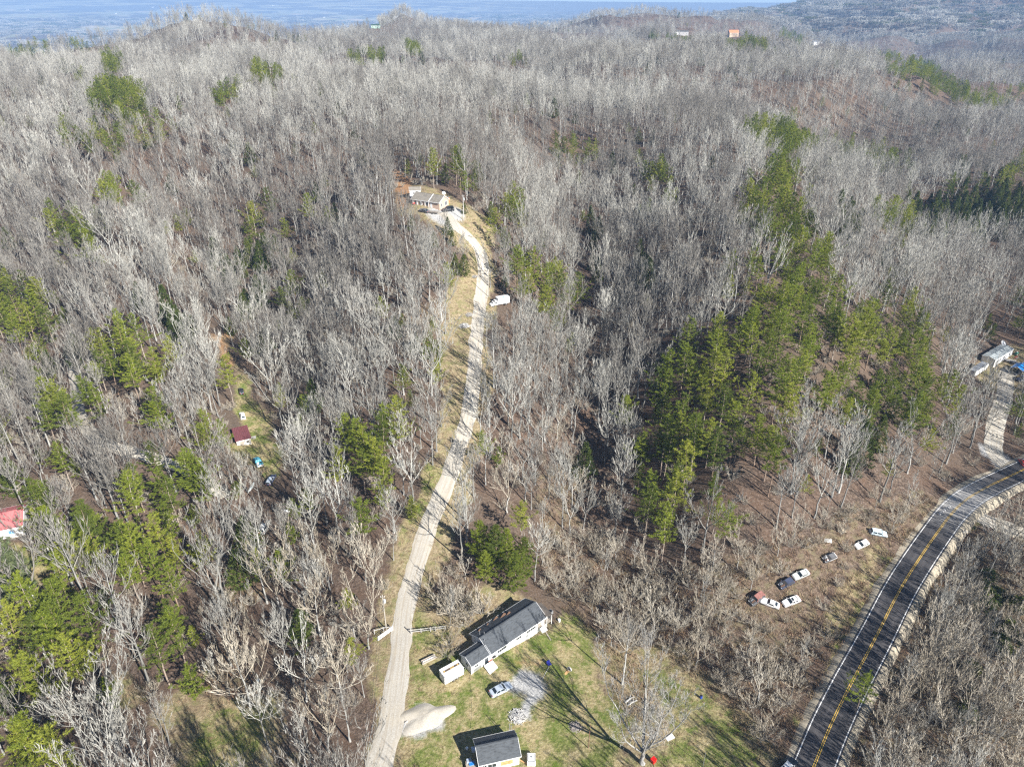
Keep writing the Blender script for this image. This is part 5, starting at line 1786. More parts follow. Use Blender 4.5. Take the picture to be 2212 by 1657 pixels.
def dish(name, label, loc, r, rz, m=TRIM, h=1.0):
    g = thing(name, label, 'satellite dish', loc, rz)
    d = MB()
    n, k = 16, 4
    tilt = Matrix.Rotation(R(50), 3, 'X')
    V, F = [], []
    for side in (0, .05):
        for i in range(k + 1):
            for j in range(n):
                a = 2 * PI * j / n
                q = r * i / k
                V.append(tilt @ Vector((q * math.cos(a), q * math.sin(a), q * q * .35 / r - side)) + Vector((0, -.1, h)))
    o = (k + 1) * n
    for i in range(k):
        for j in range(n):
            j2 = (j + 1) % n
            F.append((i * n + j, (i + 1) * n + j, (i + 1) * n + j2, i * n + j2))
            F.append((o + i * n + j, o + i * n + j2, o + (i + 1) * n + j2, o + (i + 1) * n + j))
    for j in range(n):
        F.append((k * n + j, o + k * n + j, o + k * n + (j + 1) % n, k * n + (j + 1) % n))
    d.add(V, F).build('reflector', m, g)
    MB().tube([(0, 0, -.5), (0, 0, h)], .05, 6).build('mast', METAL, g)
    MB().bar((0, -.3, h - .3), (0, -r * 1.1, h + r * .6), .04).build('feed_arm', METAL, g)
    return g


q_ = Matrix.Rotation(RH_RZ, 3, 'Z') @ Vector((L / 2 - 1.8, W * .28, 0))
dish('satellite_dish', 'white satellite dish on the brick ranch house roof', (bx_ + q_.x, by_ + q_.y, rz_ + 4.5), .75, 0.4)

p_ = at(897.3, 422.5)
g = thing('garden_shed', 'small white shed with a grey gable roof behind the ranch house', 'shed', (p_.x, p_.y, p_.z), .12)
gable(g, 5.2, 4.2, 2.5, 1.3, WHITE, ROOF_TAN, over=.25, rake=.2, down=1.5)
window(g, (-.6, -1.86, 1.5), .8, .8, 'y-')
door(g, (1.4, -1.86, 1.0), 'y-')
p_ = at(894, 441.5)
g = thing('red_ride_on_toy', 'small red cart on the ranch house lawn', 'cart', (p_.x, p_.y, p_.z), .4)
MB().box((0, 0, .5), (1.3, .7, .45), top=(.8, .8)).build('tub', mat('bright_red_paint', (.55, .04, .03), .4), g, .05)
for a_ in (-.4, .4):
    for s_ in (-.36, .36):
        MB().tube([(a_, s_ - .05, .22), (a_, s_ + .05, .22)], .22, 10).build('wheel', DARKB, g)
for k, (a_, b_, s_) in enumerate(((990.0, 475.0, .45), (996.6, 475.5, .35))):
    p_ = at(a_, b_)
    g = thing('pale_rock', ['larger pale rock', 'smaller pale rock'][k] + ' at the foot of the ranch house pole', 'rock', (p_.x, p_.y, p_.z))
    V, F = [], []
    mm = MB().tube([(0, 0, -.1), (.03, 0, s_ * .5), (0, .02, s_ * .95)], [s_, s_ * .85, s_ * .35], 7)
    mm.build('stone', CONC, g)

# ---- the shed in the left hollow
Z4 = lambda x, y: ((640 + x / 4.6045) * .7373, (1100 + y / 4.6045) * .7373)
a_, b_ = at(*Z4(255, 947)), at(*Z4(445, 930))
c_ = at(*Z4(225, 745), 3.0)
rz = math.atan2(b_.y - a_.y, b_.x - a_.x)
Ls = (b_ - a_).length
g = thing('roadside_shed', 'old shed with a maroon metal roof and white front in the grassy lane', 'shed', ((a_.x + b_.x) / 2 - math.sin(rz) * 3.2, (a_.y + b_.y) / 2 + math.cos(rz) * 3.2, min(a_.z, b_.z)), rz)
MAROON = mat('maroon_metal_roof', (0.16, 0.055, 0.06), .55, .1, var=.3, scale=1.5, streak=(4, .4, 1))
SHEDW = mat('dirty_white_boards', (.62, .60, .56), .8, var=.25, scale=2, streak=(6, 6, .5))
m = MB()
D_ = 6.4
V = [(-Ls / 2, -D_ / 2, -.6), (Ls / 2, -D_ / 2, -.6), (Ls / 2, D_ / 2, -.6), (-Ls / 2, D_ / 2, -.6), (-Ls / 2, -D_ / 2, 2.4), (Ls / 2, -D_ / 2, 2.4), (Ls / 2, D_ / 2, 3.3), (-Ls / 2, D_ / 2, 3.3)]
m.add(V, [(0, 1, 5, 4), (1, 2, 6, 5), (2, 3, 7, 6), (3, 0, 4, 7)]).build('wall', SHEDW, g)
m = MB()
V = [(-Ls / 2 - .3, -D_ / 2 - .3, 2.4), (Ls / 2 + .3, -D_ / 2 - .3, 2.4), (Ls / 2 + .3, D_ / 2 + .3, 3.42), (-Ls / 2 - .3, D_ / 2 + .3, 3.42)]
m.add(V + [(p[0], p[1], p[2] + .07) for p in V], [(3, 2, 1, 0), (4, 5, 6, 7), (0, 1, 5, 4), (1, 2, 6, 5), (2, 3, 7, 6), (3, 0, 4, 7)]).build('roof', MAROON, g)
for k in range(9):
    xx = -Ls / 2 + Ls * k / 8
    MB().bar((xx, -D_ / 2 - .28, 2.5), (xx, D_ / 2 + .28, 3.52), .05, .05).build('roof_rib', MAROON, g)
door(g, (-Ls * .12, -D_ / 2, .95), 'y-', WOOD, 1.1, 1.9)
window(g, (Ls * .28, -D_ / 2, 1.3), .7, .7, 'y-', trim=WOOD)
p_ = at(548.4, 947)
g = thing('metal_tub', 'pale metal tub on the grass right of the maroon-roofed shed', 'tub', (p_.x, p_.y, p_.z), .3)
MB().box((0, 0, .3), (1.3, .7, .6), top=(1.15, 1.15)).build('tub', METAL, g)
MB().box((0, 0, .62), (1.3, .6, .04)).build('cover', CONC, g)

# ---- red-roofed house at the left edge
p_ = at(9, 1168)
rr = thing('red_roof_house', 'house with a faded red metal roof and white porch at the left picture edge', 'house', (p_.x - 4.4, p_.y + 4.2, p_.z), R(24))
RED = mat('faded_red_metal_roof', (.52, .17, .17), .5, .05, var=.2, scale=1.0, streak=(5, .3, 1))
gable(rr, 14.5, 10.5, 2.8, 1.9, WHITE, RED, over=.3)
for k in range(13):
    for s_ in (-1, 1):
        MB().bar((-7 + k * 1.16, s_ * 5.1, 2.95), (-7 + k * 1.16, s_ * .2, 4.78), .06, .06).build('roof_rib', RED, rr)
MB().box((5.3, -5.35, .35), (4.2, 1.3, .2)).build('porch_floor', WOOD, rr)
for k in range(3):
    MB().box((3.3 + k * 2.0, -5.9, 1.5), (.16, .16, 2.6)).build('porch_post', TRIM, rr)
r = MB()
r.bar((3.3, -5.9, 1.35), (7.3, -5.9, 1.35), .09)
r.bar((3.3, -5.9, .6), (7.3, -5.9, .6), .09)
for k in range(13):
    r.box((3.3 + k * .333, -5.9, .95), (.11, .06, .75))
r.build('porch_railing', TRIM, rr)
window(rr, (4.3, -4.95, 1.6), 1.4, 1.2, 'y-', glass=mat('curtained_glass', (.12, .28, .5), .15))
window(rr, (6.3, -4.95, 1.6), 1.0, 1.2, 'y-')

# ---- mobile home and its yard
Z5 = lambda x, y: ((2820 + x / 11.04) * .7373, (980 + y / 11.04) * .7373)
a_, b_, c_ = at(*Z5(980, 1075)), at(*Z5(1590, 665)), at(*Z5(640, 1000))
rz = math.atan2(b_.y - a_.y, b_.x - a_.x)
L = min(20.0, max(13.5, (b_ - a_).length))
W = 4.6
mh = thing('mobile_home', 'long white mobile home with a pale grey low roof at the right edge', 'mobile home', (a_.x + math.cos(rz) * L / 2 - math.sin(rz) * W / 2, a_.y + math.sin(rz) * L / 2 + math.cos(rz) * W / 2, a_.z), rz)
gable(mh, L, W + .2, 3.1, .55, mat('white_vinyl', (.72, .73, .74), .5, var=.08, streak=(.3, .3, 5)), mat('pale_sheet_roof', (.44, .48, .48), .5, .2, var=.2, scale=.8), over=.1, rake=.05)
for k in (-.38, -.2, .02, .3):
    window(mh, (L * k, -W / 2, 1.9), 1.0, .9, 'y-')
door(mh, (L * .15, -W / 2, 1.5), 'y-')
MB().box((L * .15, -W / 2 - .8, .35), (1.8, 1.5, .5)).build('doorstep', WOOD, mh)
for k in range(3):
    MB().tube([(L * (-.3 + .28 * k), .5, 3.5), (L * (-.3 + .28 * k), .5, 3.95)], .1, 8).build('roof_vent', METAL, mh)
p_ = at(2161.7, 752)
dish('satellite_dish', 'large white satellite dish behind the white mobile home', (p_.x, p_.y, p_.z), 1.3, 0.5, h=1.9)
a_, b_ = at(*Z5(320, 1385)), at(*Z5(720, 1190))
rz = math.atan2(b_.y - a_.y, b_.x - a_.x)
L = (b_ - a_).length
g = thing('storage_trailer', 'long low white trailer half hidden in branches below the mobile home', 'trailer', ((a_.x + b_.x) / 2, (a_.y + b_.y) / 2 + 1.1, (a_.z + b_.z) / 2), rz)
MB().box((0, 0, 1.5), (L, 2.3, 2.1)).build('box', WHITE, g, .05)
MB().box((0, 0, 2.6), (L + .1, 2.4, .1)).build('roof', METAL, g)
for k in (-.8, .1):
    for s_ in (-1.05, 1.05):
        MB().tube([(L * .12 + k, s_ - .1, .4), (L * .12 + k, s_ + .1, .4)], .38, 12).build('wheel', DARKB, g)
p_ = at(2198, 806)
g = thing('carport', 'open carport with a bright blue gable roof beside the mobile home', 'carport', (p_.x, p_.y, p_.z), R(38))
BLUE = mat('bright_blue_metal', (.015, .22, .62), .4, .1, var=.15)
for s_ in (-1, 1):
    m = MB()
    V = [(-2.9, s_ * 2.1, 2.3), (2.9, s_ * 2.1, 2.3), (2.9, 0, 3.4), (-2.9, 0, 3.4)]
    m.add(V + [(p[0], p[1], p[2] + .06) for p in V], [(3, 2, 1, 0), (4, 5, 6, 7), (0, 1, 5, 4), (1, 2, 6, 5), (2, 3, 7, 6), (3, 0, 4, 7)]).build('roof', BLUE, g)
    for e in (-2.75, 0, 2.75):
        MB().box((e, s_ * 2.0, 1.0), (.12, .12, 2.7)).build('post', TRIM, g)
    m = MB()
    m.bar((-2.95, s_ * 2.15, 2.33), (-2.95, 0, 3.45), .1, .12)
    m.bar((2.95, s_ * 2.15, 2.33), (2.95, 0, 3.45), .1, .12)
    m.bar((-2.95, s_ * 2.13, 2.3), (2.95, s_ * 2.13, 2.3), .08, .1)
    m.build('edge_trim', TRIM, g)
for k, (a_, b_, lab) in enumerate(((2182.7, 782.5, 'flat grey utility trailer nearer the mobile home door'), (2194.5, 787.5, 'smaller flat grey trailer by the blue carport roof'))):
    p_ = at(a_, b_)
    g = thing('utility_trailer', lab, 'trailer', (p_.x, p_.y, p_.z), R(-25), 'flat trailers by the mobile home')
    s_ = 1 - .2 * k
    MB().box((0, 0, .6), (3.4 * s_, 1.7 * s_, .12)).build('bed', CONC, g)
    for e in (-1, 1):
        MB().bar((-1.7 * s_, e * .85 * s_, .85), (1.7 * s_, e * .85 * s_, .85), .08).build('side_rail', METAL, g)
        MB().tube([(.2, e * .95 * s_ - .1, .32), (.2, e * .95 * s_ + .1, .32)], .32, 10).build('wheel', DARKB, g)
    MB().bar((-1.7 * s_, 0, .55), (-2.9 * s_, 0, .5), .1).build('tongue', METAL, g)
for nm, lab, cat_, a_, b_, mc, dims in (('junk_heap', 'heap of red scrap between the mobile home and the trees', 'scrap heap', 2195.4, 775.0, (.45, .05, .05), (1.8, 1.0, .7)), ('green_tank', 'green and white tank near the far end of the mobile home', 'tank', 2194.8, 766.0, (.04, .24, .15), (1.5, .9, .9))):
    p_ = at(a_, b_)
    g = thing(nm, lab, cat_, (p_.x, p_.y, p_.z), .5)
    mm = mat(nm + '_paint', mc, .6)
    if nm == 'green_tank':
        MB().tube([(-.8, 0, .6), (-.7, 0, .6), (.7, 0, .6), (.8, 0, .6)], [.25, .45, .45, .25], 12).build('tank', mm, g)
        MB().box((0, 0, .1), (1.2, .8, .2)).build('base', CONC, g)
        MB().box((0, 0, 1.08), (.5, .4, .12)).build('lid', TRIM, g)
    else:
        rs_ = random.Random(3)
        for k in range(6):
            MB().box((rs_.uniform(-.7, .7), rs_.uniform(-.4, .4), .2 + .12 * k), (rs_.uniform(.4, 1.1), rs_.uniform(.2, .5), .14), rz=rs_.uniform(0, 3), ry=rs_.uniform(-.3, .3)).build('scrap_piece', mm if k % 2 else METAL, g)


# ---- houses far off among the hills
def far_house(px, py, w, d, h, rz, wm, rm, label, rise=None):
    p = at(px, py)
    g = thing('distant_house', label, 'house', (p.x, p.y, p.z), rz)
    gable(g, w, d, h, rise or d * .25, wm, rm, over=.4, down=4)
    for k in (-.3, 0, .3):
        window(g, (w * k, -(d / 2 - .4), h * .55), 1.4, 1.4, 'y-')
    return g


ORANGE = mat('orange_roof', (.55, .19, .08), .6, var=.15)
far_house(1583, 78, 19, 12, 6, .1, mat('tan_walls', (.5, .38, .27), .8), ORANGE, 'large distant house with an orange roof on the middle hill', 5)
far_house(1474, 75, 22, 11, 5, .05, mat('grey_walls', (.35, .34, .33), .8), ROOF_DARK, 'distant grey house left of the orange-roofed one')
far_house(1462, 73.5, 12, 9, 4, .3, WHITE, ROOF_DARK, 'smaller distant pale house at the left of the grey pair')
far_house(812, 61, 16, 8, 4.5, .02, mat('pale_green_walls', (.36, .50, .40), .7), mat('dark_green_roof', (.03, .07, .05), .6), 'distant low pale green building on the left middle ridge')
far_house(1760, 96, 16, 10, 4.5, .4, WHITE, METAL, 'distant white building in the valley right of the middle hill')
far_house(1772, 94, 12, 8, 4, -.3, WHITE, ROOF_TAN, 'second distant white building a little right in the same valley')
far_house(2057, 40, 34, 20, 9, .2, mat('brown_walls', (.36, .22, .17), .8), ROOF_DARK, 'large distant brown house below the far right mountain')
far_house(2038, 50, 20, 14, 6, -.2, WHITE, ROOF_TAN, 'distant pale house just left of the far brown one')
rs_ = random.Random(11)
VAL = [(60, 22, 'white barn in the far left valley nearest the picture corner'), (150, 48, 'long pale barn by the wide far left field'), (205, 50, 'second pale barn right of the long one by the far left field'), (250, 30, 'small white farmhouse in the far left valley'),
       (330, 16, 'pale farm building near the horizon left of the hilltop'), (520, 24, 'white house in the far valley right of the hilltop'), (640, 44, 'white house at the near edge of the far valley'), (700, 38, 'pale house by the far field left of the middle hills'), (760, 22, 'small white house in the hazy middle distance'), (590, 12, 'white building close to the hazy horizon')]
for a_, b_, lab in VAL:
    far_house(a_, b_, rs_.uniform(22, 44), rs_.uniform(14, 20), rs_.uniform(6, 9), rs_.uniform(-.5, .5), WHITE, METAL, lab)
# ------------------------------------------------------------------ vehicles
TYRE = mat('tyre_rubber', (.018, .018, .018), .85, var=.2)
RIM = mat('alloy_rim', (.45, .45, .46), .35, .7)
HEADL = mat('headlight_lens', (.7, .72, .74), .15)
TAILL = mat('taillight_lens', (.45, .02, .02), .25)
RUST = mat('rusty_steel', (.17, .085, .05), .9, var=.35, scale=3)
ENGINE = mat('oily_engine', (.045, .042, .04), .7, var=.5, scale=5)


def paint(name, c, rough=.28, metal=.0, var=.06):
    m = mat(name, c, rough, metal, var=var, scale=1.2)
    b = m.node_tree.nodes['Principled BSDF']
    b.inputs['Coat Weight'].default_value = .6 if rough < .4 else 0
    b.inputs['Coat Roughness'].default_value = .08
    return m


STYLES = {  # length, width, height, hood end, screen top, rear screen top, rear deck, hood height, belt, deck height
    'sedan': (4.75, 1.8, 1.43, .30, .44, .74, .87, .82, .93, .98),
    'coupe': (4.45, 1.74, 1.34, .34, .48, .72, .90, .80, .90, .95),
    'wagon': (4.7, 1.8, 1.5, .29, .43, .94, .985, .84, .95, .97),
    'hatch': (4.1, 1.7, 1.45, .27, .43, .86, .98, .84, .94, .96),
    'suv': (4.5, 1.85, 1.75, .30, .39, .95, .985, 1.05, 1.12, 1.14),
}


def loft(st, zb):
    """stations (x, half width, shoulder z, top z) -> closed body"""
    V, F = [], []
    for x, w, sh, tp in st:
        V += [(x, -w * .92, zb), (x, -w, zb + .16), (x, -w, sh - .08), (x, -w * .95, sh), (x, -w * .6, tp), (x, w * .6, tp), (x, w * .95, sh), (x, w, sh - .08), (x, w, zb + .16), (x, w * .92, zb)]
    n = 10
    for i in range(len(st) - 1):
        for k in range(n):
            k2 = (k + 1) % n
            F.append((i * n + k, i * n + k2, (i + 1) * n + k2, (i + 1) * n + k))
    F.append(tuple(range(n)))
    F.append(tuple(range((len(st) - 1) * n, len(st) * n))[::-1])
    return V, F


def quad_panel(m, q, out, t=.02):
    q = [Vector(p) for p in q]
    n = (q[1] - q[0]).cross(q[3] - q[0]).normalized()
    if n.dot(Vector(out)) < 0:
        n = -n
    m.add([p + n * .004 for p in q] + [p + n * t for p in q], [(0, 1, 2, 3), (7, 6, 5, 4), (0, 4, 5, 1), (1, 5, 6, 2), (2, 6, 7, 3), (3, 7, 4, 0)])


def inset(q, a, b=None):
    b = a if b is None else b
    q = [Vector(p) for p in q]
    c = lambda u, v: (q[0] * (1 - u) + q[1] * u) * (1 - v) + (q[3] * (1 - u) + q[2] * u) * v
    return [c(a, b), c(1 - a, b), c(1 - a, 1 - b), c(a, 1 - b)]


def wheel(root, x, y, r=.32, w=.2, gone=False):
    s = 1 if y > 0 else -1
    o = MB().tube([(x, y - w / 2, r), (x, y - w * .35, r), (x, y + w * .35, r), (x, y + w / 2, r)], [r * .88, r, r, r * .88], 18).build('wheel', TYRE, root)
    MB().tube([(x, y + s * w * .45, r), (x, y + s * w * .56, r)], [r * .64, r * .5], 12).build('rim', RIM if not gone else RUST, o)
    return o


def car(name, label, cat, rear, front, style, body, roofm=None, group=None, scale=1.0, open_hood=False, sunroof=False, no_glass=False, tilt=0.0, loc=None, rz=None):
    L, W, Ht, xh, xs, xr, xd, hz, bz, dz = STYLES[style]
    if loc is None:
        loc, rz, _ = seg(rear, front)
        # body lies between the two marks, seen at mid height
    g = thing(name, label, cat, loc, rz, group)
    g.scale = (scale,) * 3
    n_ = Vector((float(H(loc[0] - .8, loc[1])) - float(H(loc[0] + .8, loc[1])), float(H(loc[0], loc[1] - .8)) - float(H(loc[0], loc[1] + .8)), 1.6)).normalized()
    g.rotation_mode = 'QUATERNION'
    from mathutils import Quaternion
    g.rotation_quaternion = Vector((0, 0, 1)).rotation_difference(n_) @ Quaternion((0, 0, 1), rz)
    h = L / 2
    X = lambda f: h - f * L
    w = W / 2
    zb = .22
    st = [(X(0), w * .80, hz - .22, hz - .2), (X(.03), w * .92, hz - .10, hz - .06), (X(.12), w * .98, hz - .05, hz), (X(xh), w, bz - .04, hz + .06), (X((xh + xd) / 2), w, bz, bz), (X(xd), w * .99, dz - .05, dz), (X(.97), w * .94, dz - .08, dz - .03), (X(1), w * .84, dz - .2, dz - .17)]
    V, F = loft(st, zb)
    MB().add(V, F).build('body', body, g)
    # cabin
    wb, wr = w * .93, w * .72
    b = [(X(xh), -wb, bz - .03), (X(xh), wb, bz - .03), (X(xd), wb * .96, dz - .05), (X(xd), -wb * .96, dz - .05)]
    t = [(X(xs), -wr, Ht), (X(xs), wr, Ht), (X(xr), wr * .97, Ht - .03), (X(xr), -wr * .97, Ht - .03)]
    m = MB()
    mid = [((X(xs) + X(xr)) / 2, -wr, Ht + .03), ((X(xs) + X(xr)) / 2, wr, Ht + .03)]
    m.add(b + t + mid, [(0, 4, 5, 1), (2, 6, 7, 3), (0, 3, 7, 8, 4), (1, 5, 9, 6, 2), (4, 8, 9, 5), (8, 7, 6, 9), (0, 1, 2, 3)])
    m.build('roof', roofm or body, g)
    GL = GLASS if not no_glass else ENGINE
    m = MB()
    quad_panel(m, inset([b[0], b[1], t[1], t[0]], .07, .08), (1, 0, .5))
    m.build('windshield', GL, g)
    m = MB()
    quad_panel(m, inset([b[3], b[2], t[2], t[3]], .08, .1), (-1, 0, .5))
    m.build('rear_window', GL, g)
    for s in (0, 1):
        if s == 0:
            q = [b[0], b[3], t[3], t[0]]
        else:
            q = [b[1], b[2], t[2], t[1]]
        q = [Vector(p) for p in q]
        lo = lambda f: q[0].lerp(q[1], f)
        hi = lambda f: q[3].lerp(q[2], f)
        for f0, f1 in (((.06, .47), (.52, .93)) if style != 'coupe' else ((.08, .75),)):
            m = MB()
            quad_panel(m, inset([lo(f0), lo(f1), hi(f1), hi(f0)], .03, .12), (0, -1 if s == 0 else 1, .3))
            m.build('side_window', GL, g)
    for fx in (.17, .80):
        for s in (-1, 1):
            wheel(g, X(fx), s * (w - .09), .32 if style != 'suv' else .38)
    for s in (-1, 1):
        MB().box((X(.02), s * w * .62, hz - .17), (.1, .34, .13)).build('headlight', HEADL, g)
        MB().box((X(.993), s * w * .66, dz - .2), (.08, .36, .15)).build('taillight', TAILL, g)
        MB().box((X(xh + .03), s * (w + .07), bz + .06), (.14, .16, .12)).build('mirror', body, g)
    for f in (.0, 1.0):
        MB().box((X(f) + (.02 if f == 0 else -.02), 0, .42), (.12, W * .86, .2)).build('bumper', body if not no_glass else DARKB, g)
    if sunroof:
        MB().box(((X(xs) + X(xr)) / 2 + .35, 0, Ht + .025), (.6, .8, .03)).build('sunroof', GLASS, g)
    if open_hood:
        MB().box((X(xh / 2 + .02), 0, hz + .03), (L * xh * .72, W * .74, .1)).build('engine_bay', ENGINE, g)
        for k in range(5):
            MB().box((X(xh / 2 + .02) + (k - 2) * .2, .25 * (-1) ** k, hz + .12), (.22, .3, .12), rz=k).build('engine_part', METAL if k % 2 else RUST, g)
    return g


P_SILVER = paint('silver_blue_paint', (.50, .56, .63), .3, .25)
P_WHITE = paint('white_car_paint', (.75, .75, .74), .35)
P_OFFW = paint('chalky_white_car_paint', (.66, .665, .64), .5, var=.12)
P_BLACK = paint('black_car_paint', (.022, .024, .028), .3)
P_NAVY = paint('navy_car_paint', (.05, .06, .10), .4, var=.2)
P_GREY = paint('grey_car_paint', (.48, .50, .48), .4)
P_PALEBLUE = paint('pale_blue_car_paint', (.46, .55, .60), .4)
P_REDTOP = paint('sun_faded_red_brown_paint', (.27, .12, .10), .8, var=.3)
P_DKGREY = paint('dull_dark_grey_paint', (.10, .10, .105), .7, var=.3)
P_RED = paint('red_car_paint', (.5, .02, .02), .3)

# silver sedan in the yard (nose up and to the right)
car('parked_car', 'silver-blue sedan parked beside the pale gravel patch in the yard', 'car', (1062, 1503), (1101, 1484), 'sedan', P_SILVER)
Z6 = lambda x, y: ((2180 + x / 5.267) * .7373, (1540 + y / 5.267) * .7373)
G_ = 'wrecked cars in the weed field'
car('wrecked_jeep', 'dark wrecked jeep with a red-brown roof and its engine showing in the weeds', 'jeep', Z6(255, 1095), Z6(110, 1210), 'suv', P_DKGREY, P_REDTOP, G_, .95, open_hood=True)
car('wrecked_car', 'white coupe nosed up to the dark wrecked jeep in the weeds', 'car', Z6(480, 1250), Z6(305, 1185), 'coupe', P_WHITE, None, G_, .95)
car('wrecked_car', 'white sedan with a dark sunroof, lowest car of the weed field', 'car', Z6(812, 1150), Z6(628, 1225), 'sedan', P_WHITE, None, G_, .95, sunroof=True)
car('wrecked_car', 'navy car with a torn dark front sunk in the reddish weeds', 'car', Z6(730, 855), Z6(545, 960), 'hatch', P_NAVY, None, G_, 1.0, open_hood=True, no_glass=True)
car('wrecked_car', 'silver-grey sedan just above the navy wreck', 'car', Z6(950, 735), Z6(778, 810), 'sedan', P_GREY, None, G_, .95)
car('wrecked_car', 'burnt-looking black and white car alone at the back of the weeds', 'car', Z6(1390, 475), Z6(1210, 555), 'hatch', P_DKGREY, P_DKGREY, G_, .95, open_hood=True, no_glass=True)
for q_ in bpy.data.objects:
    if q_.get('label', '').startswith('burnt-looking'):
        for k in range(3):
            MB().box((1.25 - .3 * k, (-1) ** k * .35, .98), (.35, .5, .05), rz=k * .6).build('white_patch', P_WHITE, q_)
        for s_ in (-1, 1):
            MB().box((-.4, s_ * .84, .9), (2.9, .06, .16)).build('white_sill', P_WHITE, q_)
        MB().box((-1.85, 0, 1.0), (.3, 1.3, .06)).build('white_patch', P_WHITE, q_)
car('wrecked_car', 'pale white car without windows behind thin branches near the road', 'car', Z6(1875, 270), Z6(1730, 340), 'sedan', P_OFFW, None, G_, .9)
car('wrecked_car', 'pale blue wagon nearest the paved road, farthest of the wrecks', 'car', Z6(1970, 110), Z6(2150, 150), 'wagon', P_PALEBLUE, None, G_, .95)
for nm, lab, a_, b_, rz, mm, dims in (('tan_car_hood', 'loose tan car hood lying in the leaves left of the pale blue wagon', 1818, 1149, .3, mat('tan_sheet', (.55, .46, .34), .6), (1.7, 1.4)), ('white_scrap_panel', 'crumpled white panel lying among pale brush', 1788, 1170, -.3, P_OFFW, (1.8, 1.0))):
    p_ = at(a_, b_)
    g = thing(nm, lab, 'scrap panel', (p_.x, p_.y, p_.z), rz)
    MB().add([(-dims[0] / 2, -dims[1] / 2, .1), (dims[0] / 2, -dims[1] / 2, .15), (dims[0] / 2, dims[1] / 2, .55), (-dims[0] / 2, dims[1] / 2, .45), (0, 0, .62)], [(0, 1, 4), (1, 2, 4), (2, 3, 4), (3, 0, 4), (3, 2, 1, 0)]).build('panel', mm, g)

# left hollow
car('old_car', 'small black car parked up the grassy lane', 'car', (523, 857), (519, 838), 'hatch', P_BLACK, None, None, .92)
car('old_car', 'small white car parked in the lane above the maroon-roofed shed', 'car', (526, 910), (521, 892), 'hatch', P_WHITE, None, None, .92)
car('old_car', 'dark blue and white car in the tree shade at the foot of the lane', 'car', (581, 1050), (593, 1029), 'wagon', P_NAVY, P_SILVER, None, .95)
car('wrecked_car', 'smashed grey-white car half buried in thicket low in the left wood', 'car', (566, 1157), (578, 1127), 'wagon', P_GREY, P_OFFW, None, 1.05, open_hood=True)


def pickup(label, rear, front, cab, load, scale=1.0, loc=None, rz=None):
    if loc is None:
        loc, rz, _ = seg(rear, front)
    g = thing('pickup_truck', label, 'pickup truck', loc, rz)
    g.scale = (scale,) * 3
    V, F = loft([(2.6, .75, .85, .88), (2.5, .88, .98, 1.02), (1.1, .95, 1.08, 1.12), (.2, .95, 1.1, 1.12), (.15, .95, 1.1, 1.12)], .35)
    MB().add(V, F).build('hood', cab, g)
    m = MB().box((.25, 0, .95), (1.7, 1.86, .9))
    m.build('cab', cab, g, .04)
    MB().box((.2, 0, 1.6), (1.5, 1.7, .42), top=(.75, .85)).build('cab_roof', cab, g)
    m = MB()
    quad_panel(m, [(.93, -.78, 1.42), (.93, .78, 1.42), (.77, .68, 1.77), (.77, -.68, 1.77)], (1, 0, .3))
    m.build('windshield', GLASS, g)
    for s in (-1, 1):
        m = MB()
        quad_panel(m, [(-.4, s * .84, 1.43), (.8, s * .84, 1.43), (.68, s * .74, 1.76), (-.28, s * .74, 1.76)], (0, s, .2))
        m.build('side_window', GLASS, g)
        MB().box((-1.7, s * .9, .85), (2.2, .1, .6)).build('bed_side', cab, g)
        MB().box((2.58, s * .55, .8), (.08, .3, .16)).build('headlight', HEADL, g)
        MB().box((-2.82, s * .8, .85), (.08, .16, .3)).build('taillight', TAILL, g)
        for x in (1.7, -1.75):
            wheel(g, x, s * .86, .37, .22)
    MB().box((-1.7, 0, .62), (2.2, 1.72, .08)).build('bed_floor', DARKB, g)
    MB().box((-2.78, 0, .85), (.08, 1.8, .6)).build('tailgate', P_WHITE, g)
    for k, (x, y, sx, sy, mm) in enumerate(load):
        MB().box((x, y, .95 + .06 * k), (sx, sy, .5), rz=.1 * (k - 1)).build('cargo', mm, g, .04)
    return g


TURQ = paint('turquoise_paint', (.10, .42, .56), .45)
pickup('blue and white pickup with a loaded bed in the grassy lane', (566, 1016), (551, 988), TURQ, [(-1.2, .3, .9, .8, P_WHITE), (-2.0, -.3, 1.0, .9, TURQ), (-1.5, -.4, .7, .6, DARKB)], .95)
p_ = at(2206.5, 822)
car('parked_car', 'dark blue car parked in shade in front of the blue carport', 'car', None, None, 'suv', P_NAVY, None, None, .95, loc=(p_.x, p_.y, p_.z), rz=R(200))
p_ = at(2196, 808)
car('parked_car', 'grey car parked under the blue carport roof', 'car', None, None, 'hatch', P_DKGREY, None, None, .85, loc=(p_.x, p_.y, p_.z), rz=R(215))
q = road_line[np.argmin(np.hypot(road_line[:, 0] - at(2206, 1006).x, road_line[:, 1] - at(2206, 1006).y))]
p_ = at(2207, 1003)
car('parked_car', 'small red car at the mouth of the gravel lane by the right edge', 'car', None, None, 'hatch', P_RED, None, None, .9, loc=(p_.x, p_.y, p_.z), rz=R(75))
p_ = at(1702, 1660)
car('parked_car', 'black and white car just entering the bottom edge beside the paved road', 'car', None, None, 'sedan', P_BLACK, P_WHITE, None, .95, loc=(p_.x, p_.y, p_.z), rz=R(40))
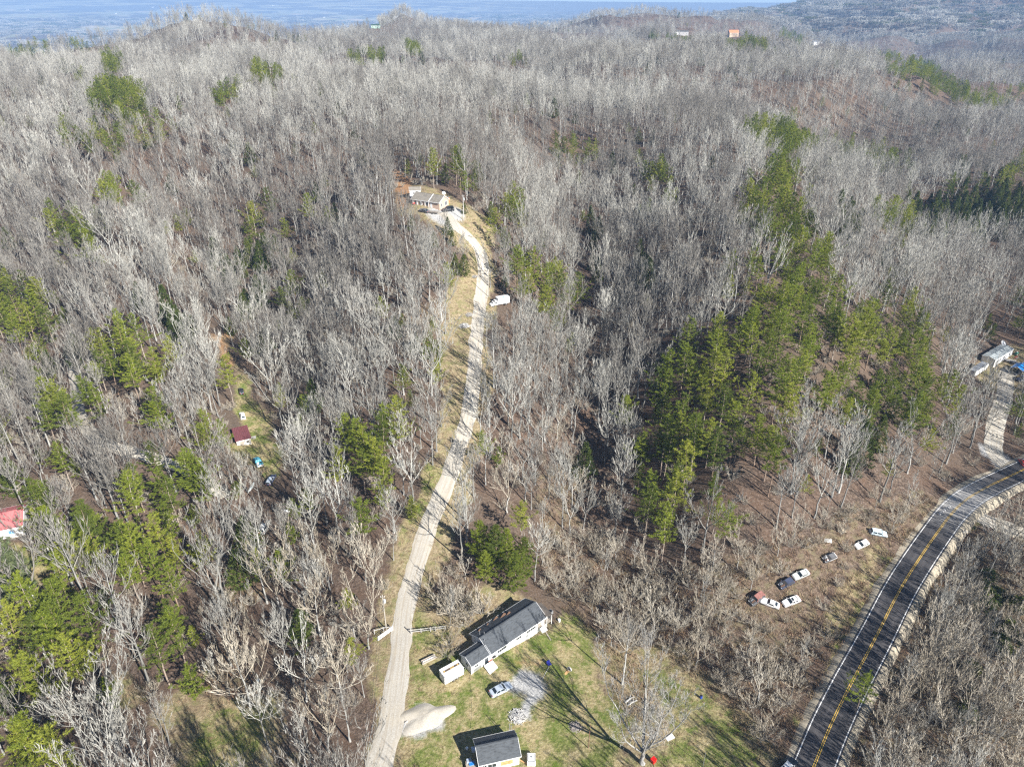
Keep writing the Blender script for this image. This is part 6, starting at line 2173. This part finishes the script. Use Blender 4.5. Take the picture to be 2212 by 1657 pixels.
# at the ranch house
car('parked_car', 'black off-roader parked on the white concrete by the ranch house', 'car', (976, 455), (960, 456.5), 'suv', P_BLACK, None, None, 1.1)
car('parked_car', 'dark grey car in the shade of the ranch house front', 'car', (924, 459.5), (909, 456), 'sedan', P_DKGREY, None, None, 1.0)
loc, rz, _ = seg((928, 459), (948, 463))
g = thing('utility_trailer', 'low dark flat trailer parked beside the ranch house turnaround', 'trailer', loc, rz)
MB().box((0, 0, .55), (4.2, 2.0, .12)).build('bed', WOOD, g)
for s_ in (-1, 1):
    MB().bar((-2.1, s_ * 1.0, .8), (2.1, s_ * 1.0, .8), .09).build('side_rail', DARKB, g)
    wheel(g, -.2, s_ * 1.1, .33)
MB().bar((2.1, 0, .5), (3.4, 0, .45), .1).build('tongue', DARKB, g)

# white box truck off the drive
loc, rz, _ = seg((1094, 659.5), (1061, 660.5))
g = thing('box_truck', 'white box truck with blue marks on its roof, parked in brush by the upper drive', 'truck', loc, rz)
MB().box((-1.6, 0, 2.0), (4.8, 2.4, 2.4)).build('cargo_box', WHITE, g, .04)
MB().box((-1.6, 0, 3.22), (4.9, 2.46, .06)).build('box_roof', mat('chalky_roof_sheet', (.72, .73, .74), .5, var=.12), g)
for k, (x, y, sx, sy) in enumerate(((-.3, .7, .7, .35), (-1.2, .85, .9, .4), (-1.7, .5, .6, .3), (-.7, .45, .4, .25))):
    MB().box((x, y, 3.26), (sx, sy, .02), rz=.3 * k).build('blue_mark', mat('blue_tarp_scrap', (.06, .33, .62), .6), g)
MB().box((1.75, 0, 1.25), (1.7, 2.0, 1.2)).build('cab', P_WHITE, g, .06)
MB().box((1.5, 0, 2.1), (1.1, 1.9, .55), top=(.7, .85)).build('cab_roof', P_WHITE, g)
V, F = loft([(3.6, .8, .95, 1.0), (3.4, .95, 1.1, 1.15), (2.5, 1.0, 1.25, 1.3)], .45)
MB().add(V, F).build('hood', P_WHITE, g)
m = MB()
quad_panel(m, [(2.04, -.85, 1.9), (2.04, .85, 1.9), (1.88, .75, 2.33), (1.88, -.75, 2.33)], (1, 0, .3))
m.build('windshield', GLASS, g)
for s_ in (-1, 1):
    MB().box((1.6, s_ * 1.01, 1.6), (.8, .03, .45)).build('side_window', GLASS, g)
    for x in (2.7, -2.6):
        wheel(g, x, s_ * .95, .42, .25)
    MB().box((3.6, s_ * .6, .95), (.08, .3, .18)).build('headlight', HEADL, g)

# white cargo trailer in the yard
Z1_ = Z1
a_, b_ = at(*Z1_(325, 1560)), at(*Z1_(600, 1400))
rz = math.atan2(b_.y - a_.y, b_.x - a_.x)
L = (b_ - a_).length
L = min(max(L, 4.4), 6.2)
g = thing('cargo_trailer', 'white enclosed cargo trailer with an open strip along its roof', 'trailer', (a_.x + math.cos(rz) * L / 2 - math.sin(rz) * 1.15, a_.y + math.sin(rz) * L / 2 + math.cos(rz) * 1.15, (a_.z + b_.z) / 2), rz)
MB().box((0, 0, 1.42), (L, 2.3, 2.1)).build('box', P_WHITE, g, .05)
for s_ in (-1, 1):
    MB().bar((-L / 2, s_ * 1.1, 2.5), (L / 2, s_ * 1.1, 2.5), .12, .08).build('roof_rail', TRIM, g)
MB().box((.1, .15, 2.49), (L * .86, .42, .05)).build('roof_strip', mat('dark_brown_strip', (.11, .075, .045), .8, var=.4, scale=4), g)
for k, fx in enumerate((-.36, .0, .1, .34)):
    MB().box((L * fx, .15, 2.53), (.34, .3, .06)).build('yellow_block', mat('yellow_wood_block', (.52, .36, .12), .7), g)
for x in (-.2, .65):
    for s_ in (-1, 1):
        wheel(g, x, s_ * 1.14, .35, .2)
for s_ in (-1, 1):
    MB().box((.22, s_ * 1.2, .78), (1.9, .2, .1)).build('fender', TRIM, g)
    MB().bar((L / 2, s_ * .8, .45), (L / 2 + 1.3, 0, .45), .1).build('tongue', METAL, g)
MB().tube([(L / 2 + 1.25, 0, 0), (L / 2 + 1.25, 0, .7)], .05, 8).build('jack', METAL, g)
MB().box((-L / 2 - .02, 0, 1.35), (.05, 1.9, 1.8)).build('rear_door', TRIM, g)

# canoe
loc, rz, ln = seg((538.5, 1061), (546.5, 1047))
g = thing('canoe', 'pale grey canoe lying upside down under the branches by the lane', 'canoe', loc, rz)
V, F = [], []
n = 11
for i in range(n):
    u = i / (n - 1) * 2 - 1
    w_ = .45 * (1 - u * u) ** .7 + .015
    hh = .38 + .12 * u * u
    for k in range(7):
        a = PI * k / 6
        V.append((u * 2.4, -math.cos(a) * w_, .05 + math.sin(a) ** .8 * hh * (1 - .25 * u * u)))
for i in range(n - 1):
    for k in range(6):
        F.append((i * 7 + k, i * 7 + k + 1, (i + 1) * 7 + k + 1, (i + 1) * 7 + k))
F.append(tuple(range(7)))
F.append(tuple(range((n - 1) * 7, n * 7)))
MB().add(V, F).build('hull', mat('pale_grey_hull', (.42, .46, .46), .4), g, smooth=True)
MB().bar((-2.4, 0, .47), (2.4, 0, .47), .05, .04).build('keel', METAL, g)
p_ = at(620.2, 1106.5)
g = thing('white_tank', 'small rounded white tank lying in the left wood', 'tank', (p_.x, p_.y, p_.z), .1)
MB().tube([(-.85, 0, .45), (-.7, 0, .45), (.7, 0, .45), (.85, 0, .45)], [.2, .4, .4, .2], 12).build('tank', TRIM, g, smooth=True)
MB().box((0, 0, .05), (1.0, .7, .15)).build('base', CONC, g)
# ------------------------------------------------------------------ fences, poles, heaps and other small things
GREYWOOD = mat('silvered_fence_wood', (.42, .41, .39), .85, var=.2, scale=3)
POLEW = mat('utility_pole_wood', (.36, .33, .28), .85, var=.2, scale=2)
Z7 = lambda x, y: ((1060 + x / 8.508) * .7373, (1720 + y / 8.508) * .7373)


def rail_fence(name, label, spots, heights, rails, loc_i=0):
    P = [at(*q) for q in spots]
    o = P[loc_i]
    g = thing(name, label, 'fence', o)
    for p, h in zip(P, heights):
        d = p - o
        MB().box((d.x, d.y, d.z + h / 2 - .2), (.15, .15, h + .4)).build('post', GREYWOOD, g)
    for p, q in zip(P[:-1], P[1:]):
        for zr in rails:
            a, b = p - o, q - o
            MB().bar((a.x, a.y, a.z + zr), (b.x, b.y, b.z + zr), .07, .16).build('rail', GREYWOOD, g)
    return g


rail_fence('rail_fence', 'silvered two-rail wooden fence on the right of the lower drive', [Z7(1230, 1168), Z7(1480, 1140), Z7(1715, 1112), Z7(1835, 1095), Z7(2090, 1068)], [1.7, 1.3, 1.3, 1.3, 1.3], (.55, 1.1))
rail_fence('rail_fence', 'short grey rail fence between wood and gate on the left of the lower drive', [Z7(320, 1182), Z7(545, 1112), Z7(785, 1078)], [1.5, 1.4, 1.6], (1.15,))
a_, b_ = at(*Z7(780, 1085)), at(*Z7(405, 1362))
g = thing('metal_gate', 'tubular metal gate swung open along the left verge of the drive', 'gate', a_, 0)
d_ = b_ - a_
for zr in (.3, .55, .8, 1.05, 1.3):
    MB().tube([(0, 0, zr), (d_.x, d_.y, d_.z + zr)], .035 if .3 < zr < 1.3 else .05, 6).build('bar', METAL, g)
for f_ in (0, .5, 1):
    MB().tube([(d_.x * f_, d_.y * f_, d_.z * f_ + .25), (d_.x * f_, d_.y * f_, d_.z * f_ + 1.35)], .05, 6).build('upright', METAL, g)
MB().bar((d_.x * .52, d_.y * .52 - .06, d_.z * .52 + .95), (d_.x * .62, d_.y * .62 - .06, d_.z * .62 + .95), .03, .35).build('sign_plate', TRIM, g)


def pole(label, px, py, h, transformer=False, arm=True, m=POLEW, r=.16, name='utility_pole'):
    p = at(px, py)
    g = thing(name, label, 'utility pole' if name == 'utility_pole' else 'pole', (p.x, p.y, p.z))
    MB().tube([(0, 0, -.5), (0, 0, h * .5), (0, 0, h)], [r, r * .85, r * .65], 8).build('shaft', m, g)
    if arm:
        MB().bar((-.5, 0, h - .35), (.5, 0, h - .35), .09, .11).build('crossarm', m, g)
        for s in (-.42, 0, .42):
            MB().tube([(s, 0, h - .3), (s, 0, h - .02 if s else h + .25)], [.06, .04], 6).build('insulator', TRIM, g)
    if transformer:
        MB().tube([(.34, 0, h - 2.1), (.34, 0, h - 2.0), (.34, 0, h - 1.15), (.34, 0, h - 1.0)], [.2, .27, .27, .18], 12).build('transformer', mat('transformer_grey', (.55, .57, .57), .4), g)
        MB().box((.1, 0, h - 1.5), (.3, .1, .4)).build('bracket', METAL, g)
    return Vector((p.x, p.y, p.z + h))


T1 = pole('utility pole with a transformer between the drive and the short rail fence', 834.4, 1359.2, 10.0, True)
T2 = pole('utility pole on the right edge of the middle drive', 1031.7, 888.5, 10.0)
T3 = pole('utility pole on the right of the upper drive near the box truck', 1056.0, 641.5, 10.0)
T4 = pole('pale utility pole with a transformer beside the ranch house drive', 1001.8, 476.4, 10.5, True, m=mat('bleached_pole', (.55, .53, .50), .8))
T5 = pole('utility pole on the right-hand verge beyond the paved road', 2060, 1215, 10.0)
RP = pole('bare rusty brown pole leaning slightly in the middle of the yard', 1271, 1616, 6.6, False, False, mat('rusty_pipe', (.20, .11, .075), .8), .09, 'yard_pole')
GP = pole('thin grey pole on the grass at the bottom edge right of the great tree', 1518, 1657, 4.5, False, False, METAL, .06, 'yard_pole')
T0 = pole('utility pole below the lower edge of the picture beside the drive', 795, 1790, 10.0)


def wire(label, a, b, sag=.9, off=0.0, r=.022):
    a, b = Vector(a), Vector(b)
    s = (b - a).cross(Vector((0, 0, 1))).normalized() * off
    g = thing('power_line', label, 'cable', a)
    pts = []
    for i in range(13):
        u = i / 12
        p = a.lerp(b, u) + s - Vector((0, 0, sag * 4 * u * (1 - u)))
        pts.append(p - a)
    MB().tube(pts, r, 4).build('cable', mat('black_cable', (.05, .05, .05), .6), g)


wire('overhead cable from the gate pole up to the middle drive pole', T1, T2, 2.0)
wire('overhead cable from the middle drive pole to the upper drive pole', T2, T3, 1.6)
wire('overhead cable from the upper drive pole to the ranch house pole', T3, T4, 1.2)
wire('left of two cables running to the gate pole beside the lower drive', T0, T1, 1.5, -.25)
wire('right of two cables running to the gate pole beside the lower drive', T0, T1, 1.5, .25)
hw = wing.matrix_basis @ Vector((1.0, 0, 3.5))
sw = sh.matrix_basis @ Vector((-.5, 1.0, 4.3))
wire('thin service cable from the small house roof to the wing roof', sw, hw, .8, 0, .018)


# ---- heaps
def heap(name, label, cat, spot, r, n, ln, m, seed, flat=.35):
    p = at(*spot)
    g = thing(name, label, cat, (p.x, p.y, p.z))
    rs = random.Random(seed)
    b = MB()
    for k in range(n):
        a, q = rs.uniform(0, 6.28), r * rs.uniform(0, 1) ** .6
        z = max(.05, (1 - q / r) * r * flat + rs.uniform(-.05, .15))
        d = Vector((math.cos(rs.uniform(0, 6.28)), math.sin(rs.uniform(0, 6.28)), rs.uniform(-.2, .35))).normalized() * ln * rs.uniform(.4, 1)
        c = Vector((q * math.cos(a), q * math.sin(a), z))
        b.bar(c - d / 2, c + d / 2, rs.uniform(.04, .09))
    b.build('sticks', m, g)
    V, F = [(0, 0, r * flat * .8)], []
    for i in range(14):
        a = i * 2 * PI / 14
        V.append((r * .9 * math.cos(a), r * .9 * math.sin(a), -.1))
        F.append((0, 1 + i, 1 + (i + 1) % 14))
    MB().add(V, F).build('ash_mound', mat('grey_ash', (.20, .19, .18), .95, var=.5, scale=4), g)
    return g


PALESTICK = mat('bleached_sticks', (.55, .54, .52), .9, var=.3, scale=3)
heap('stick_pile', 'pale burn pile of sticks on the lawn between car and small house', 'stick pile', (1117, 1549), 1.75, 150, 1.1, PALESTICK, 1)
heap('stick_pile', 'smaller grey-brown stick pile farther right on the lawn', 'stick pile', (1243, 1571), 1.25, 90, .9, mat('grey_brown_sticks', (.34, .30, .27), .9, var=.3), 2)
heap('stick_pile', 'grey brush pile on the dry grass left of the upper drive', 'brush pile', (1098 * .0 + 1003, 704), 2.0, 110, 1.8, PALESTICK, 3)
heap('stick_pile', 'pale rubble pile on the dry verge above the brush pile', 'rubble pile', (1012, 680), 1.8, 80, 1.2, CONC, 4, .25)
heap('stick_pile', 'white heap on the verge opposite the dark cedar', 'rubble pile', (1024, 597), 1.6, 60, 1.2, CONC, 5, .2)

# the broad spread of pale gravel beside the drive
p_ = at(917, 1550)
g = thing('gravel_heap', 'broad low heap of pale grey gravel beside the lower drive', 'gravel heap', (p_.x, p_.y, p_.z), 0)
V, F = [], []
nr, na = 12, 36
edge = [1 + .16 * math.sin(3 * a * 2 * PI / na + 1) + .12 * math.sin(5 * a * 2 * PI / na) for a in range(na)]
for i in range(nr + 1):
    for j in range(na):
        a = 2 * PI * j / na
        q = i / nr * edge[j]
        x_, y_ = 5.1 * q * math.cos(a), 3.1 * q * math.sin(a)
        hz_ = (1 - (i / nr) ** 2) * (.42 + .5 * float(fbm(np.array(x_ + 50), np.array(y_ + 20), 2.2, 3)))
        V.append((x_, y_ + .2 * x_, float(H(p_.x + x_, p_.y + y_ + .2 * x_)) - p_.z + hz_ - .04))
for i in range(nr):
    for j in range(na):
        j2 = (j + 1) % na
        F.append((i * na + j, (i + 1) * na + j, (i + 1) * na + j2, i * na + j2))
MB().add(V, F).build('gravel', gravel_material('heap_gravel', 0.95), g, smooth=True)
rs_ = random.Random(8)
for k in range(34):
    a, q = rs_.uniform(0, 6.28), rs_.uniform(.3, 1.05)
    s_ = rs_.uniform(.1, .28)
    x_, y_ = 4.2 * q * math.cos(a), 2.7 * q * math.sin(a) - .3
    MB().box((x_, y_ + .2 * x_, .3 * (1 - q) + float(H(p_.x + x_, p_.y + y_ + .2 * x_)) - p_.z + s_ * .4), (s_ * 1.4, s_, s_ * .8), rz=a, ry=.3, top=(.7, .6)).build('stone', CONC, g)

# logs left of the trailer
loc, rz, _ = seg((916, 1431), (936, 1421))
g = thing('log_pile', 'short stack of pale old logs and boards left of the cargo trailer', 'log pile', loc, rz)
for k, (y_, z_, r_, l_) in enumerate(((-.45, .2, .2, 3.4), (0, .2, .19, 3.1), (.42, .18, .17, 3.3), (-.22, .52, .17, 2.9), (.2, .5, .15, 3.2))):
    MB().tube([(-l_ / 2, y_, z_), (l_ / 2, y_ + .08, z_)], r_, 8).build('log', GREYWOOD if k % 2 else WOOD, g)

# things lying about the yard
p_ = at(1447, 1594)
g = thing('white_board', 'white rectangular board lying on the grass right of the great tree', 'board', (p_.x, p_.y, p_.z), .45)
MB().box((0, 0, .12), (1.7, 1.0, .06)).build('sheet', TRIM, g)
for s_ in (-.6, .6):
    MB().box((s_, 0, .05), (.1, .9, .1)).build('batten', WOOD, g)
p_ = at(1186, 1438)
BLU = mat('strong_blue_fabric', (.02, .03, .30), .7)
g = thing('folding_chair', 'dark blue folding chair on the green part of the lawn', 'chair', (p_.x, p_.y, p_.z), .6)
MB().box((0, 0, .45), (.75, .7, .06)).build('seat', BLU, g)
MB().box((0, .36, .85), (.75, .06, .75)).build('backrest', BLU, g)
for a in (-.33, .33):
    for b in (-.3, .3):
        MB().box((a, b, .22), (.05, .05, .44)).build('leg', METAL, g)
a_, b_ = at(1186, 1442), at(1172, 1466)
g = thing('white_rod', 'thin pale rod lying on the lawn below the blue chair', 'rod', a_)
MB().tube([(0, 0, .2), tuple(b_ - a_ + Vector((0, 0, .06)))], .03, 5).build('rod', TRIM, g)
p_ = at(1230, 1449)
g = thing('tyre_ring', 'pale old tyre standing on the lawn with a tan board behind', 'tyre', (p_.x, p_.y, p_.z), .9)
V, F = [], []
for i in range(18):
    a = 2 * PI * i / 18
    for k in range(6):
        b = 2 * PI * k / 6
        rr_ = .42 + .15 * math.cos(b)
        V.append((.15 * math.sin(b), rr_ * math.cos(a), .5 + rr_ * math.sin(a)))
for i in range(18):
    for k in range(6):
        F.append((i * 6 + k, i * 6 + (k + 1) % 6, (i + 1) % 18 * 6 + (k + 1) % 6, (i + 1) % 18 * 6 + k))
MB().add(V, F).build('tread', mat('weathered_pale_tyre', (.50, .50, .49), .8), g)
MB().tube([(-.12, 0, .5), (.12, 0, .5)], .24, 10).build('hub', DARKB, g)
MB().box((-1.0, .1, .15), (1.5, .45, .2)).build('tan_board', PLY, g)
p_ = at(1411, 1647)
g = thing('red_box', 'small bright red box at the foot of the great pale tree', 'box', (p_.x, p_.y, p_.z), .7)
MB().box((0, 0, .5), (.85, .75, .8)).build('case', mat('signal_red_plastic', (.62, .015, .01), .4), g, .04)
MB().box((0, 0, .95), (.92, .82, .1)).build('lid', mat('signal_red_plastic', (.62, .015, .01), .4), g)
p_ = at(1514, 1508)
g = thing('blue_drum', 'tiny dark blue drum on the dry grass right of the yard', 'drum', (p_.x, p_.y, p_.z))
MB().tube([(0, 0, 0), (0, 0, .75)], .28, 12).build('drum', mat('blue_drum_plastic', (.02, .06, .35), .4), g)
MB().tube([(0, 0, .75), (0, 0, .8)], .24, 12).build('lid', DARKB, g)
for k, (a, b) in enumerate((((1352, 1518), (1368, 1508)), ((1358, 1524), (1374, 1516)))):
    loc, rz, _ = seg(a, b)
    g = thing('fallen_log', ['upper', 'lower'][k] + ' of two pale fallen limbs in the brown weeds behind the great tree', 'log', loc, rz)
    MB().tube([(-1.3, 0, .2), (0, .1, .25), (1.2, 0, .18)], [.16, .14, .08], 7).build('trunk', PALESTICK, g)
    MB().tube([(.2, .1, .22), (.8, .6, .45)], [.07, .03], 5).build('branch', PALESTICK, g)
# small blue and red thing lower left
p_ = at(557, 1472)
g = thing('blue_jug', 'tiny bright blue jug in the lower left wood edge', 'jug', (p_.x, p_.y, p_.z))
MB().tube([(0, 0, 0), (0, 0, .4), (0, 0, .55)], [.25, .25, .1], 10).build('jug', mat('sky_blue_plastic', (.05, .4, .7), .4), g)
MB().tube([(0, 0, .55), (0, 0, .62)], .1, 8).build('cap', mat('signal_red_plastic', (.62, .015, .01), .4), g)
# road marker posts on the bend
for k in range(7):
    p_ = at(2041 - k * 3.6 * 1.0 + 8, 1107 + k * 2.9 - 8)
    g = thing('road_marker', ['topmost', 'second', 'third', 'fourth', 'fifth', 'sixth', 'lowest'][k] + ' white slat of the leaning row by the road bend', 'marker post', (p_.x, p_.y, p_.z), .6, 'white slats by the road bend')
    MB().box((0, 0, .5), (.14, .5, 1.1)).build('slat', TRIM, g)

# ---- dead weeds and tussocks on the open ground
WEED = wood_mat('dead_weeds', [(.22, .16, .10), (.31, .24, .145), (.25, .155, .10), (.37, .30, .20)])
rsn = np.random.RandomState(77)


def gen_weed(seed, h, n):
    rs = np.random.RandomState(seed)
    t, c = TB(), TB()
    A = np.stack([rs.normal(size=n) * .35, rs.normal(size=n) * .35, np.full(n, -.05)], -1)
    d = unit(rs.normal(size=(n, 3)) * [.7, .7, .2] + [0, 0, 1.0])
    c.blades(A, A + d * h * rs.uniform(.5, 1.2, (n, 1)), .07, rs)
    return c.get()


wcol = bpy.data.collections.new('weed_kinds')
for s in range(5):
    V, Q, T = gen_weed(s, [.9, .7, .5, 1.1, .35][s], 36)
    o = bpy.data.objects.new(f'weed_{s}', np_mesh('weed', V, [T], [WEED]))
    wcol.objects.link(o)


def tussocks(name, polys, cell, rmax, prob, hs, picks, avoid=True):
    X, Y = scatter(46, rmax, cell)
    k = zone(polys, X, Y) & (rsn.rand(len(X)) < prob)
    k &= (dist_line(X, Y, drive_line) > 2.6) & (dist_line(X, Y, road_line) > 4.6) & (dist_line(X, Y, lane_line) > 2.8) & (dist_line(X, Y, side_line) > 2.8)
    k &= ~(mask('gravel', X, Y, .8) > .3)
    X, Y = X[k], Y[k]
    for q in (long_house, wing, sh):
        d2 = (X - q.location.x) ** 2 + (Y - q.location.y) ** 2
        kk = d2 > (6.0 if q is not wing else 4.0) ** 2
        X, Y = X[kk], Y[kk]
    n = len(X)
    me = bpy.data.meshes.new(name)
    me.vertices.add(n)
    me.vertices.foreach_set('co', np.stack([X, Y, H(X, Y)], -1).astype(np.float32).ravel())
    rot = np.stack([rsn.normal(size=n) * .1, rsn.normal(size=n) * .1, rsn.uniform(0, 6.28, n)], -1).astype(np.float32)
    for nm, tp, arr, fld in (('pick', 'INT', rsn.choice(picks, n).astype(np.int32), 'value'), ('grow', 'FLOAT', rsn.uniform(hs[0], hs[1], n).astype(np.float32), 'value'), ('turn', 'FLOAT_VECTOR', rot.ravel(), 'vector')):
        a = me.attributes.new(nm, tp, 'POINT')
        a.data.foreach_set(fld, arr)
    o = link(name, me)
    instancer(o, wcol)
    tag(o, kind='stuff')


tussocks('dead_weeds', ZW['red'] + BRUSH + [FIELD_POLY], 1.15, 300, .6, (.7, 1.5), [0, 1, 3])
tussocks('dry_grass', ZW['dry'], 1.0, 330, .5, (.4, .9), [1, 2, 4])
tussocks('lawn_tussocks', ZW['lawn'], 1.3, 330, .3, (.25, .6), [2, 4])
